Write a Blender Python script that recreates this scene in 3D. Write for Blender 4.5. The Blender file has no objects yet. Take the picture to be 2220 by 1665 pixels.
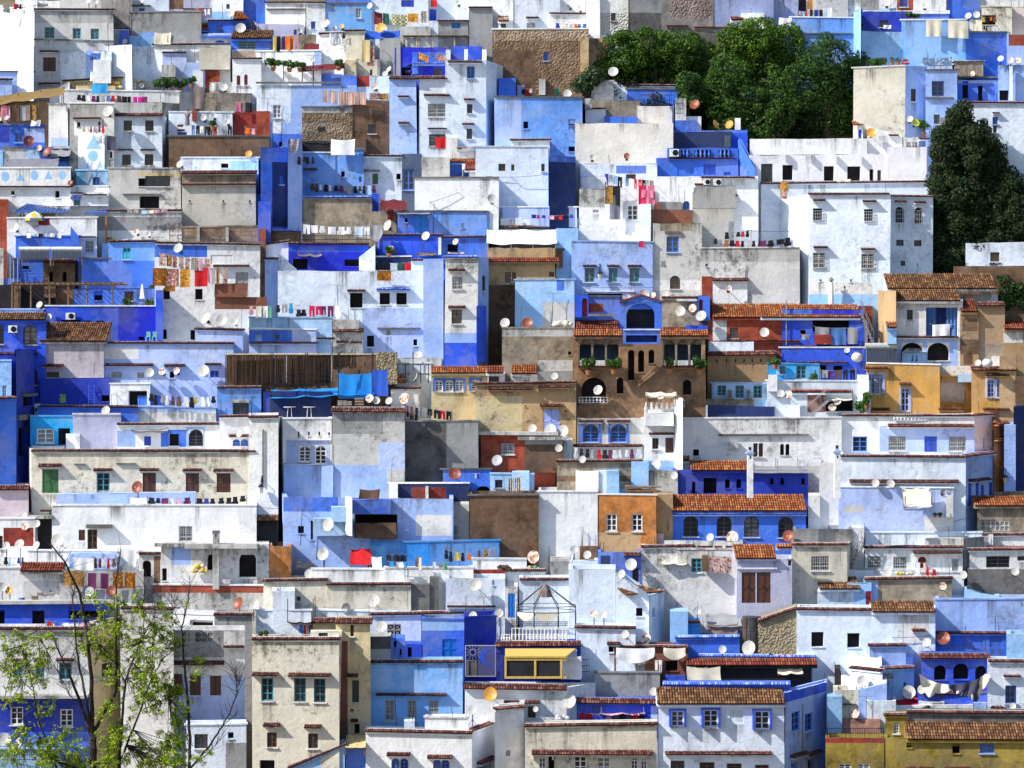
import bpy, math, random
from mathutils import Vector
random.seed(7)
C_=bpy.context.scene
COL=C_.collection
# ---------------------------------------------------------------- camera, sky, sun, exposure
FPX=6050.0; CX=1110.0; HZ=650.0            # focal length in photo pixels, principal column, horizon row
cam=bpy.data.cameras.new("camera"); co=bpy.data.objects.new("camera",cam); COL.objects.link(co)
co.location=(0,0,0); co.rotation_euler=(math.radians(90),0,0)
cam.sensor_width=36; cam.lens=36*FPX/2220; cam.shift_y=-(832.5-HZ)/2220
cam.clip_start=1; cam.clip_end=3000; C_.camera=co
SUN=Vector((-0.71,-0.285,0.645)).normalized()    # direction towards the sun
w=bpy.data.worlds.new("World"); C_.world=w; w.use_nodes=True
nt=w.node_tree; nt.nodes.clear()
sk=nt.nodes.new("ShaderNodeTexSky"); sk.sky_type='NISHITA'; sk.sun_disc=False
sk.sun_elevation=math.asin(SUN.z); sk.sun_rotation=math.atan2(SUN.x,SUN.y); sk.altitude=600
bg=nt.nodes.new("ShaderNodeBackground"); bg.inputs[1].default_value=0.12
ow=nt.nodes.new("ShaderNodeOutputWorld")
nt.links.new(sk.outputs[0],bg.inputs[0]); nt.links.new(bg.outputs[0],ow.inputs[0])
sl=bpy.data.lights.new("sun",'SUN'); sl.energy=4.4; sl.angle=math.radians(.5); sl.color=(1,.95,.86)
so=bpy.data.objects.new("sun",sl); COL.objects.link(so); so.rotation_euler=(-SUN).to_track_quat('-Z','Y').to_euler()
so.location=(-60,0,90)
C_.view_settings.view_transform='Standard'; C_.view_settings.look='None'
C_.view_settings.exposure=0.64; C_.view_settings.gamma=1; C_.view_settings.use_curve_mapping=False
# ---------------------------------------------------------------- materials
def lin(c): return tuple(c)+(1,)
def newmat(n):
    m=bpy.data.materials.new(n); m.use_nodes=True
    return m,m.node_tree,m.node_tree.nodes["Principled BSDF"]
def nd(t,k,**kw):
    n=t.nodes.new("ShaderNode"+k)
    for a,b in kw.items(): setattr(n,a,b)
    return n
def ramp(t,src,p0,p1,c0=(0,0,0,1),c1=(1,1,1,1)):
    r=nd(t,"ValToRGB"); r.color_ramp.elements[0].position=p0; r.color_ramp.elements[1].position=p1
    r.color_ramp.elements[0].color=c0; r.color_ramp.elements[1].color=c1
    t.links.new(src,r.inputs[0]); return r.outputs[0]
def mixc(t,f,a,b,mode='MIX'):
    m=nd(t,"Mix",data_type='RGBA',blend_type=mode)
    for i,s in ((0,f),(6,a),(7,b)):
        if hasattr(s,'links'): t.links.new(s,m.inputs[i])
        else: m.inputs[i].default_value=s
    return m.outputs[2]
def math_(t,op,a,b=0.0,clamp=False):
    m=nd(t,"Math",operation=op,use_clamp=clamp)
    for i,s in ((0,a),(1,b)):
        if hasattr(s,'links'): t.links.new(s,m.inputs[i])
        else: m.inputs[i].default_value=s
    return m.outputs[0]
def noise(t,vec,scale,detail=4,rough=.55):
    n=nd(t,"TexNoise"); n.inputs['Scale'].default_value=scale; n.inputs['Detail'].default_value=detail
    n.inputs['Roughness'].default_value=rough; t.links.new(vec,n.inputs['Vector']); return n.outputs[0]
def coords(t):
    tc=nd(t,"TexCoord"); oi=nd(t,"ObjectInfo"); a=nd(t,"VectorMath",operation='ADD'); s=nd(t,"VectorMath",operation='SCALE')
    cmb=nd(t,"CombineXYZ")
    for i in range(3): t.links.new(oi.outputs['Random'],cmb.inputs[i])
    t.links.new(cmb.outputs[0],s.inputs[0]); s.inputs['Scale'].default_value=137.0
    t.links.new(tc.outputs['Object'],a.inputs[0]); t.links.new(s.outputs[0],a.inputs[1])
    return a.outputs[0],oi.outputs['Random']
# code: colour, dirt amount, peeling amount
PAINT={'w':((.86,.87,.89),.26,.18),'lw':((.82,.81,.86),.12,.05),'pw':((.72,.80,.95),.28,.2),'dw':((.75,.74,.73),.62,.45),
'cr':((.70,.65,.53),.6,.5),'cr2':((.46,.44,.38),.22,.06),'cm':((.76,.72,.66),.10,.02),'cm2':((.72,.66,.54),.45,.12),
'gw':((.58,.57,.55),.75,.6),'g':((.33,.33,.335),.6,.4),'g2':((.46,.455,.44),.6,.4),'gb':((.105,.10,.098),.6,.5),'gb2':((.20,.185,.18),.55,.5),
'st':((.36,.29,.17),.5,.6),'st2':((.17,.105,.062),.5,.5),'st3':((.24,.175,.12),.5,.5),'sw':((.60,.56,.53),.5,.7),
'tn':((.30,.245,.18),.6,.4),'br':((.125,.072,.043),.75,.5),'br2':((.21,.12,.065),.7,.5),'br3':((.17,.12,.075),.4,.6),
'oc':((.54,.36,.19),.55,.35),'oc2':((.40,.255,.135),.45,.3),'oc3':((.62,.335,.085),.18,.1),'oc4':((.5,.36,.29),.5,.5),
'cy':((.66,.53,.29),.6,.4),'or':((.50,.19,.05),.55,.3),'mu':((.22,.16,.03),.55,.3),'re':((.27,.052,.028),.25,.1),'rd':((.23,.028,.02),.2,.06),
'rw':((.3,.16,.13),.3,.1),'bk':((.21,.075,.045),.4,.3),'bk2':((.27,.2,.18),.5,.6),'pk':((.68,.55,.62),.2,.05),'pk2':((.72,.6,.54),.2,.1),'pm':((.47,.42,.46),.5,.45),
'lv':((.47,.48,.66),.18,.06),'pl':((.44,.55,.91),.34,.18),'pl2':((.34,.40,.66),.2,.06),'pb':((.35,.50,.92),.34,.2),
'lb':((.33,.58,.95),.3,.18),'lb2':((.19,.45,.93),.28,.14),'mbl':((.15,.35,.87),.45,.35),'mb':((.06,.185,.78),.36,.22),
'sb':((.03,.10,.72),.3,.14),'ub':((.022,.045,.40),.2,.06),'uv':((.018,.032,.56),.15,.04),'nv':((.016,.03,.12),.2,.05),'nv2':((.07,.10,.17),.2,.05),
'az':((.03,.25,.72),.2,.08),'cn':((.02,.36,.80),.15,.05),'cw2':((.12,.35,.55),.2,.05),'dk':((.02,.017,.02),.2,.05),'gn3':((.05,.09,.10),.1,0),'plum':((.1,.02,.06),.1,0),  # dk: near-black paint stands in for unlit interiors
'x':((.62,.58,.5),.6,.6)}
MATS={}
def wallmat(code):
    if ('W',code) in MATS: return MATS['W',code]
    base,dirt,peel=PAINT[code]
    m,t,p=newmat("plaster_"+code); v,rnd=coords(t)
    lum=sum(base)/3
    dk=lum<.25 and code not in('nv','nv2','ub','uv','dk','sb'); tint=lin(tuple(min(1,c*(1.6 if dk else 1.12)+.01) for c in base)); dark=lin(tuple(c*(.5 if dk else .84) for c in base))
    c=mixc(t,ramp(t,noise(t,v,.9 if dk else .45,8,.7),.36,.66),dark,tint)
    # big repainted / washed-out patches
    wash=lin(tuple(b+(lum*1.15+.04-b)*.45 for b in base))
    c=mixc(t,math_(t,'MULTIPLY',ramp(t,noise(t,v,.26,7,.72),.50,.57),.5 if base[2]>2*base[0] else .4),c,wash)
    mp=nd(t,"Mapping"); mp.inputs['Scale'].default_value=(2.6,2.6,.22); t.links.new(v,mp.inputs[0])
    at=nd(t,"Attribute",attribute_name="topd")
    near=math_(t,'SUBTRACT',1.0,math_(t,'MULTIPLY',at.outputs['Fac'],.75),True)
    streak=ramp(t,noise(t,mp.outputs[0],1.0,6,.7),.44,.64)
    mask=ramp(t,noise(t,v,.19,4,.6),.47,.60)
    blot=ramp(t,noise(t,v,.8,9,.75),.50,.62); speck=ramp(t,noise(t,v,3.2,9,.8),.53,.61)
    nm=math_(t,'MULTIPLY',near,math_(t,'ADD',.25,math_(t,'MULTIPLY',mask,.75)))
    f=math_(t,'ADD',math_(t,'MULTIPLY',nm,math_(t,'ADD',.25,streak)),math_(t,'MULTIPLY',mask,math_(t,'ADD',math_(t,'MULTIPLY',blot,.75),math_(t,'MULTIPLY',speck,.7))))
    f=math_(t,'ADD',f,math_(t,'MULTIPLY',streak,.10))
    f=math_(t,'MULTIPLY',f,min(.95,.10+dirt*1.15),True)
    dirtc=lin(tuple(.5*b*.42+.5*d for b,d in zip(base,(.115,.105,.09))))
    if lum<.2: dirtc=lin(tuple(b*1.7+.015 for b in base))
    c=mixc(t,f,c,dirtc)
    if peel>0.08:
        pf=math_(t,'MULTIPLY',ramp(t,noise(t,v,1.7,10,.78),.56,.62),math_(t,'MULTIPLY',ramp(t,noise(t,v,.3,3),.42,.6),peel*1.5),True)
        c=mixc(t,pf,c,lin((.20*.6+base[0]*.25,.165*.6+base[1]*.25,.135*.6+base[2]*.25)))
    c=mixc(t,1.0,c,ramp(t,noise(t,v,9,6,.8),.25,.75,(.90,.90,.90,1),(1.06,1.06,1.06,1)),'MULTIPLY')
    hs=nd(t,"HueSaturation"); hs.inputs['Saturation'].default_value=1.0
    t.links.new(math_(t,'ADD',.9,math_(t,'MULTIPLY',rnd,.2)),hs.inputs['Value']); t.links.new(c,hs.inputs['Color'])
    t.links.new(hs.outputs[0],p.inputs['Base Color']); p.inputs['Roughness'].default_value=.92
    p.inputs['Specular IOR Level'].default_value=.15
    b=nd(t,"Bump"); b.inputs['Strength'].default_value=.8; b.inputs['Distance'].default_value=.05
    h=noise(t,v,3.5,8,.7)
    if code in('st','st2','st3','sw','br3','bk2'):
        vo=nd(t,"TexVoronoi"); vo.inputs['Scale'].default_value=3.2; t.links.new(v,vo.inputs['Vector'])
        vo.inputs['Scale'].default_value=(6.5 if code in('st2','st3','br3','bk2') else 7); h=math_(t,'SUBTRACT',h,math_(t,'MULTIPLY',vo.outputs['Distance'],1.6)); b.inputs['Strength'].default_value=1; b.inputs['Distance'].default_value=.07
        cc=mixc(t,math_(t,'MULTIPLY',math_(t,'MULTIPLY',ramp(t,vo.outputs['Distance'],.12,.3,(1,1,1,1),(0,0,0,1)),ramp(t,noise(t,v,.8,4),.40,.6)),.6),hs.outputs[0],lin(tuple(min(.8,x*2.1+.04) for x in base)))
        t.links.new(cc,p.inputs['Base Color'])
    if code=='bk':
        br=nd(t,"TexBrick"); br.inputs['Scale'].default_value=1; br.inputs['Brick Width'].default_value=.25; br.inputs['Row Height'].default_value=.09; br.inputs['Mortar Size'].default_value=.012
        mp2=nd(t,"Mapping"); mp2.inputs['Rotation'].default_value=(math.radians(90),0,0); t.links.new(v,mp2.inputs[0]); t.links.new(mp2.outputs[0],br.inputs['Vector'])
        br.inputs['Color1'].default_value=(.25,.075,.04,1); br.inputs['Color2'].default_value=(.15,.05,.03,1); br.inputs['Mortar'].default_value=(.2,.13,.1,1)
        cc=mixc(t,.6,hs.outputs[0],br.outputs[0]); t.links.new(cc,p.inputs['Base Color'])
    t.links.new(h,b.inputs['Height']); t.links.new(b.outputs[0],p.inputs['Normal'])
    MATS['W',code]=m; return m
def simple(name,col,rough=.6,metal=0.0,var=.25,scale=6,spec=.3):
    k=('S',name)
    if k in MATS: return MATS[k]
    m,t,p=newmat(name); v,rnd=coords(t)
    c=mixc(t,ramp(t,noise(t,v,scale,5),.3,.7),lin(tuple(x*(1-var) for x in col)),lin(tuple(min(1,x*(1+var)) for x in col)))
    t.links.new(c,p.inputs['Base Color']); p.inputs['Roughness'].default_value=rough; p.inputs['Metallic'].default_value=metal
    p.inputs['Specular IOR Level'].default_value=spec
    MATS[k]=m; return m
def tilemat(name,c0,c1,c2):
    k=('T',name)
    if k in MATS: return MATS[k]
    m,t,p=newmat("tile_"+name); v,rnd=coords(t)
    at=nd(t,"Attribute",attribute_name="rnd")
    r=nd(t,"ValToRGB"); e=r.color_ramp.elements; e[0].color=lin(c0); e[1].color=lin(c2); n=e.new(.5); n.color=lin(c1)
    t.links.new(at.outputs['Fac'],r.inputs[0])
    c=mixc(t,math_(t,'MULTIPLY',ramp(t,noise(t,v,1.3,6,.7),.45,.7),.6),r.outputs[0],lin((c0[0]*.4+.01,c0[1]*.45+.01,c0[2]*.5+.008)))
    t.links.new(c,p.inputs['Base Color']); p.inputs['Roughness'].default_value=.85; p.inputs['Specular IOR Level'].default_value=.2
    MATS[k]=m; return m
def TILE(k):
    return {'r':lambda:tilemat('aged',(.08,.04,.022),(.17,.075,.035),(.31,.17,.08)),
    'o':lambda:tilemat('orange',(.19,.05,.018),(.31,.095,.032),(.44,.19,.075)),
    'd':lambda:tilemat('dark red',(.12,.025,.016),(.20,.045,.026),(.30,.09,.05)),
    't':lambda:tilemat('red',(.07,.02,.018),(.12,.036,.03),(.25,.12,.09)),
    'b':lambda:tilemat('blue',(.05,.12,.62),(.12,.25,.78),(.5,.6,.9))}[k]()
CLOTH={'blue':(.06,.16,.62),'red':(.55,.015,.02),'red2':(.62,.02,.10),'white':(.80,.80,.82),'cream':(.70,.64,.52),'brown':(.13,.07,.045),'dark':(.018,.018,.026),'ub':(.03,.05,.42),'blue2':(.07,.17,.42),
'pink':(.72,.38,.46),'pinkr':(.75,.22,.32),'plum':(.15,.028,.10),'grey':(.30,.30,.32),'grey2':(.20,.20,.24),'grey3':(.06,.06,.10),'green':(.10,.34,.18),'dgreen':(.02,.10,.07),'az':(.04,.32,.65),'lb':(.36,.55,.85),
'yellow':(.62,.46,.05),'orange':(.70,.16,.02),'rust':(.32,.10,.04),'straw':(.60,.47,.22),'maroon':(.13,.022,.028),'magenta':(.58,.02,.30),'pale':(.60,.66,.82),'fleece':(.23,.17,.16),'azure':(.02,.24,.66),'ubx':(.03,.10,.50),
'slate':(.25,.25,.26),'thatch':(.27,.18,.07),'junk':(.25,.28,.36),'rug':(.16,.07,.04),'rug2':(.48,.20,.02),'rug3':(.26,.06,.07),'rug4':(.50,.37,.28),'rug5':(.50,.10,.03),'rugc':(.5,.45,.42),'rugm':(.30,.03,.03),'stripe':(.3,.2,.2),'stripe2':(.66,.45,.36),'check':(.62,.58,.28)}
RUGS={'rug':((.16,.07,.04),(.40,.22,.05)),'rug2':((.55,.20,.02),(.16,.06,.01)),'rug3':((.30,.05,.07),(.55,.45,.38)),'rug4':((.62,.50,.38),(.30,.08,.09)),'rug5':((.50,.06,.02),(.62,.36,.05)),'rugc':((.6,.55,.5),(.25,.2,.25)),'rugm':((.30,.02,.03),(.18,.05,.05)),
'stripe':((.05,.035,.03),(.62,.55,.48)),'stripe2':((.72,.62,.52),(.5,.10,.08)),'check':((.70,.66,.42),(.10,.12,.06)),'junk':((.5,.52,.6),(.05,.16,.3)),'thatch':((.30,.20,.08),(.14,.09,.035))}
def cloth(c):
    k=('C',c)
    if k in MATS: return MATS[k]
    m,t,p=newmat("cloth_"+c); v,rnd=coords(t)
    if c in RUGS:
        a,b=RUGS[c]
        if c.startswith('stripe') or c=='thatch':
            wv=nd(t,"TexWave"); wv.inputs['Scale'].default_value=2.6 if c!='thatch' else 6; wv.inputs['Distortion'].default_value=.6; t.links.new(v,wv.inputs['Vector']); f=ramp(t,wv.outputs['Fac'],.4,.6)
        elif c=='check':
            ch=nd(t,"TexChecker"); ch.inputs['Scale'].default_value=7; t.links.new(v,ch.inputs['Vector']); f=ch.outputs['Fac']
        else:
            vo=nd(t,"TexVoronoi",feature='F1'); vo.inputs['Scale'].default_value=5.5; t.links.new(v,vo.inputs['Vector']); f=ramp(t,vo.outputs['Distance'],.25,.45)
        col=mixc(t,f,lin(a),lin(b)); col=mixc(t,ramp(t,noise(t,v,9,3),.45,.7),col,lin(tuple(x*.6 for x in a)))
    else:
        b=CLOTH[c]; col=mixc(t,ramp(t,noise(t,v,2.2,5),.3,.7),lin(tuple(x*.8 for x in b)),lin(tuple(min(1,x*1.1) for x in b)))
    t.links.new(col,p.inputs['Base Color']); p.inputs['Roughness'].default_value=.85; p.inputs['Specular IOR Level'].default_value=.2
    MATS[k]=m; return m
GLASS=simple('window_glass',(.022,.026,.034),.12,0,.3,1.5,.5)
GLASSES=[GLASS,simple('glass_blueish',(.05,.07,.10),.1,0,.4,1.2,.6),simple('glass_curtain',(.20,.20,.19),.3,0,.5,2.5,.5),GLASS]  # bluish pane carries a painted reflection in its colour
DARK=simple('unlit_dark',(.020,.017,.018),.9,0,.4,1.2,.1)  # near-black sheet stands in for the unlit inside of openings
IRON=simple('black_iron',(.02,.02,.024),.5,.3,.3)
STEEL=simple('grey_steel',(.33,.33,.34),.45,.6,.2)
WOOD=simple('weathered_wood',(.17,.105,.06),.8,0,.4,4)
PFRAME={'n':(.095,.05,.03),'b':(.05,.16,.58),'t':(.07,.26,.33),'w':(.74,.74,.74),'k':(.045,.045,.055),'sb':(.03,.075,.48),'sn':(.085,.035,.025),'sa':(.02,.19,.62),'sg':(.32,.32,.33),'G':(.045,.13,.05),'r':(.32,.02,.03),'cy':(.05,.40,.58),'cr':(.66,.60,.42),'pl':(.36,.45,.82),'gr':(.44,.44,.44),'yl':(.62,.42,.10)}
def paint(c): return simple('paint_'+c,PFRAME[c],.45,0,.15,5,.4)
# ---------------------------------------------------------------- mesh helpers
class MB:
    def __init__(s): s.v=[]; s.f=[]; s.m=[]; s.r=[]
    def pt(s,p): s.v.append(tuple(p)); return len(s.v)-1
    def poly(s,pts,m=0,r=0.5):
        n=len(s.v); s.v+= [tuple(p) for p in pts]; s.f.append(tuple(range(n,n+len(pts)))); s.m.append(m); s.r.append(r)
    def face(s,idx,m=0,r=.5): s.f.append(tuple(idx)); s.m.append(m); s.r.append(r)
    def hexa(s,p,m=0,r=.5):
        n=len(s.v); s.v+=[tuple(q) for q in p]
        for f in ((3,2,1,0),(4,5,6,7),(0,1,5,4),(1,2,6,5),(2,3,7,6),(3,0,4,7)):
            s.f.append(tuple(n+i for i in f)); s.m.append(m); s.r.append(r)
    def box(s,c,d,m=0,ax=None):
        c=Vector(c); X,Y,Z=(Vector((1,0,0)),Vector((0,1,0)),Vector((0,0,1))) if ax is None else ax
        X=X*d[0]/2;Y=Y*d[1]/2;Z=Z*d[2]/2
        s.hexa([c-X-Y-Z,c+X-Y-Z,c+X+Y-Z,c-X+Y-Z,c-X-Y+Z,c+X-Y+Z,c+X+Y+Z,c-X+Y+Z],m)
    def tube(s,p0,p1,r0,r1=None,n=6,m=0,cap=True):
        p0=Vector(p0);p1=Vector(p1); r1=r0 if r1 is None else r1
        d=(p1-p0)
        if d.length<1e-6: return
        d.normalize(); a=d.orthogonal().normalized(); b=d.cross(a); k=len(s.v)
        for q,r in ((p0,r0),(p1,r1)):
            for i in range(n):
                t=2*math.pi*i/n; s.v.append(tuple(q+a*math.cos(t)*r+b*math.sin(t)*r))
        for i in range(n): s.face((k+i,k+(i+1)%n,k+n+(i+1)%n,k+n+i),m)
        if cap: s.face([k+n+i for i in range(n)],m); s.face([k+n-1-i for i in range(n)],m)
    def lathe(s,c,prof,n=12,m=0):
        c=Vector(c); k=len(s.v)
        for r,z in prof:
            for i in range(n):
                t=2*math.pi*i/n; s.v.append((c.x+r*math.cos(t),c.y+r*math.sin(t),c.z+z))
        for j in range(len(prof)-1):
            for i in range(n): s.face((k+j*n+i,k+j*n+(i+1)%n,k+(j+1)*n+(i+1)%n,k+(j+1)*n+i),m)
    def mesh(s,name,mats,loc=(0,0,0),attr=None,smooth=False):
        me=bpy.data.meshes.new(name); lx,ly,lz=loc
        me.from_pydata([(a-lx,b-ly,c-lz) for a,b,c in s.v],[],s.f)
        for m in mats: me.materials.append(m)
        if len(mats)>1: me.polygons.foreach_set('material_index',s.m)
        if attr=='rnd':
            a=me.attributes.new('rnd','FLOAT','FACE'); a.data.foreach_set('value',s.r)
        elif attr is not None:
            a=me.attributes.new('topd','FLOAT','POINT'); a.data.foreach_set('value',attr)
        if smooth: me.polygons.foreach_set('use_smooth',[True]*len(me.polygons))
        me.update(); return me
    def build(s,name,mats,parent=None,attr=None,smooth=False,kind=None,loc=None):
        if not s.f: return None
        if not isinstance(mats,(list,tuple)): mats=[mats]
        if parent is not None: lw=WLOC[parent.name]
        else: lw=loc if loc is not None else tuple(sum(q[i] for q in s.v)/len(s.v) if i<2 else min(q[2] for q in s.v) for i in range(3))
        o=bpy.data.objects.new(name,s.mesh(name,mats,lw,attr,smooth)); COL.objects.link(o)
        WLOC[o.name]=lw
        if parent is not None: o.parent=parent
        else: o.location=lw
        if kind: o['kind']=kind
        return o
WLOC={}
def empty(name,loc):
    o=bpy.data.objects.new(name,None); COL.objects.link(o); o.location=loc; o.empty_display_size=.2; WLOC[o.name]=tuple(loc); return o
ALL_LABELS={}
def tag(o,label,cat,group=None):
    wl=label.split()
    if len(wl)>16: label=' '.join(wl[:16])
    ALL_LABELS.setdefault(label,[]).append(o.name)
    o['label']=label; o['category']=cat
    if group: o['group']=group
    return o
# ---------------------------------------------------------------- from photo measurements to the hillside
KY=52/1665.0
def hill(row): return 206-KY*row
def P(px,row,Y): return Vector(((px-CX)/FPX*Y,Y,(HZ-row)/FPX*Y))
OX=OY=0.0; SC=555/2212.0
def T(c,r):
    global OX,OY
    OX=555.0*c; OY=(0,417,833,1249)[r]
def gx(x): return OX+x*SC
def gy(y): return OY+y*SC
def terrain_z(Y):
    if Y>=150: return (HZ-(206-Y)/KY)/FPX*Y-5.0
    pts=[(-60,-1.8),(6,-1.8),(30,-14),(70,-33),(115,-41),(150,(HZ-(206-150)/KY)/FPX*150-5)]
    for (a,b),(c,d) in zip(pts,pts[1:]):
        if Y<=c: return b+(d-b)*(Y-a)/(c-a)
    return pts[-1][1]

def stainmat():
    k=('S','stain')
    if k in MATS: return MATS[k]
    m,t,p=newmat('water_stain'); v,rnd=coords(t); tc=nd(t,"TexCoord"); sp=nd(t,"SeparateXYZ"); t.links.new(tc.outputs['Generated'],sp.inputs[0])
    mp=nd(t,"Mapping"); mp.inputs['Scale'].default_value=(9,9,.5); t.links.new(v,mp.inputs[0])
    a=ramp(t,noise(t,mp.outputs[0],1.0,5,.7),.40,.66); z=ramp(t,sp.outputs[2],.0,.95)
    x=math_(t,'MULTIPLY',sp.outputs[0],math_(t,'SUBTRACT',1.0,sp.outputs[0])); x=math_(t,'MULTIPLY',x,5.0,True)
    al=math_(t,'MULTIPLY',math_(t,'MULTIPLY',math_(t,'MULTIPLY',a,z),x),.62)
    p.inputs['Base Color'].default_value=(.10,.09,.075,1); p.inputs['Roughness'].default_value=.95; t.links.new(al,p.inputs['Alpha']); MATS[k]=m; return m

# ---------------------------------------------------------------- houses
class Vol: pass
VOLS=[]; HOUSE=None; CUR=None
HG='houses stepped up the hillside'
def ray_on(v,px):
    k=(px-CX)/FPX; d=v.B-v.A
    t=(k*v.A.y-v.A.x)/(d.x-k*d.y)
    return t
def upos(v,px): return ray_on(v,px)*v.W
def zpos(v,px,row):
    t=ray_on(v,px); Y=v.A.y+(v.B.y-v.A.y)*t
    return (HZ-row)/FPX*Y
def fpt(v,u,z,n=0.0):
    p=v.A+v.U*u+v.N*n; return Vector((p.x,p.y,z))
def fbox(mb,v,u0,u1,z0,z1,n0,n1,m=0):
    mb.hexa([fpt(v,u0,z0,n1),fpt(v,u1,z0,n1),fpt(v,u1,z0,n0),fpt(v,u0,z0,n0),fpt(v,u0,z1,n1),fpt(v,u1,z1,n1),fpt(v,u1,z1,n0),fpt(v,u0,z1,n0)],m)
def mkvol(x0,y0,x1,y1,code,Y,s,d,l,r,cap,p,ty,par,**k):
    for _ in range(6):
        for o in VOLS:
            if abs(o.Y-Y)<.09 and min(o.px[1],gx(x1))-max(o.px[0],gx(x0))>.8 and min(o.row[1],gy(y1))-max(o.row[0],gy(y0))>.8: Y-=.17; break
        else: break
    v=Vol(); v.px=(gx(x0),gx(x1)); v.row=(gy(y0),gy(y1)); v.code=code; v.Y=Y
    v.A=P(v.px[0],HZ,Y); v.B=P(v.px[1],HZ,Y+s); v.A.z=v.B.z=0
    v.U=(v.B-v.A); v.W=v.U.length; v.U.normalize(); v.N=Vector((v.U.y,-v.U.x,0))
    v.s=s; v.d=d; v.C=P(v.px[1]+r*SC,HZ,Y+s+d); v.D=P(v.px[0]-l*SC,HZ,Y+d); v.C.z=v.D.z=0
    if k.get('gable'): v.row=(v.row[0]+.2*(v.row[1]-v.row[0]),v.row[1])
    if k.get('dome'): v.row=(v.row[0]+.8*(v.row[1]-v.row[0]),v.row[1])
    if s==0 and ty==0:
        s=max(-.35,min(.35,random.gauss(0,.035)*v.W)); v.B=P(v.px[1],HZ,Y+s); v.B.z=0; v.U=(v.B-v.A); v.W=v.U.length; v.U.normalize(); v.N=Vector((v.U.y,-v.U.x,0)); v.s=s; v.C=P(v.px[1]+r*SC,HZ,Y+s+d); v.C.z=0
    v.zA=(HZ-v.row[0])/FPX*Y
    v.zB=v.zA+(max(-.14,min(.14,random.gauss(0,.009)*v.W)) if not(k.get('gable') or k.get('dome') or k.get('pyr') or k.get('cren')) else 0) if ty==0 else (HZ-v.row[0]-ty*SC)/FPX*(Y+s)
    v.zb=(HZ-v.row[1])/FPX*Y
    v.cap=cap; v.patch=[(gx(a),gy(b),gx(c),gy(d),e) for a,b,c,d,e in (p or [])]; v.holes=[]; v.par=par; v.opt=k; v.root=HOUSE; v.zr=min(v.zA,v.zB)-par
    return v
def H(label,x0,y0,x1,y1,code,cap='',s=0.0,d=5.0,l=0,r=0,p=None,ty=0,par=.45,dy=0,**k):
    global HOUSE,CUR
    Y=hill(gy(y1))+dy
    gap=hill(gy(y0))-hill(gy(y1))
    d=max(d,min(gap*.97-max(s,0),8))
    rr=gy(y0)-HZ
    if rr>60 and not k.get('deep'): d=max(1.8,min(d,11*Y/rr))
    HOUSE=empty('house',P((gx(x0)+gx(x1))/2,gy(y1),Y)); tag(HOUSE,label,'house',HG); HOUSE_LABEL[HOUSE.name]=label
    v=mkvol(x0,y0,x1,y1,code,Y,s,d,l,r,cap,p,ty,par if d>1.2 else 0,**k)
    v.zb-=5.5; v.first=True; v.house=[v]; HV[HOUSE.name]=[v]
    VOLS.append(v); CUR=v; SEQ.clear()
HOUSE_LABEL={}; HV={}; SEQ={}
def V(x0,y0,x1,y1,code,cap='',s=0.0,d=4.0,l=0,r=0,p=None,ty=0,par=.35,dy=0,**k):
    global CUR
    vs=HV[HOUSE.name]; h=vs[0]
    a=(gx(x0),gy(y0),gx(x1),gy(y1)); area=max(1,(a[2]-a[0])*(a[3]-a[1]))
    Y=None
    for o in vs:
        ov=max(0,min(a[2],o.px[1])-max(a[0],o.px[0]))*max(0,min(a[3],o.row[1])-max(a[1],o.row[0]))
        if ov/area>.3 and (d<=1 or ov/area>.6): Y=min(Y if Y else 999,o.Y+min(o.s,0)-min(d,.8))
    front=Y is not None
    if front: d=min(d,.8)+.05
    else:
        Y=hill(a[3])
        Y=min(Y,h.Y+max(0.6,h.d*.7))
    Y+=dy
    rr=gy(y0)-HZ
    if rr>60: d=max(min(d,.9),min(d,9*Y/rr))
    v=mkvol(x0,y0,x1,y1,code,Y,s,d,l,r,cap,p,ty,par if d>1.2 else 0,**k)
    if not front: v.zb-=5.5
    v.first=False; vs.append(v); VOLS.append(v); CUR=v
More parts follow.
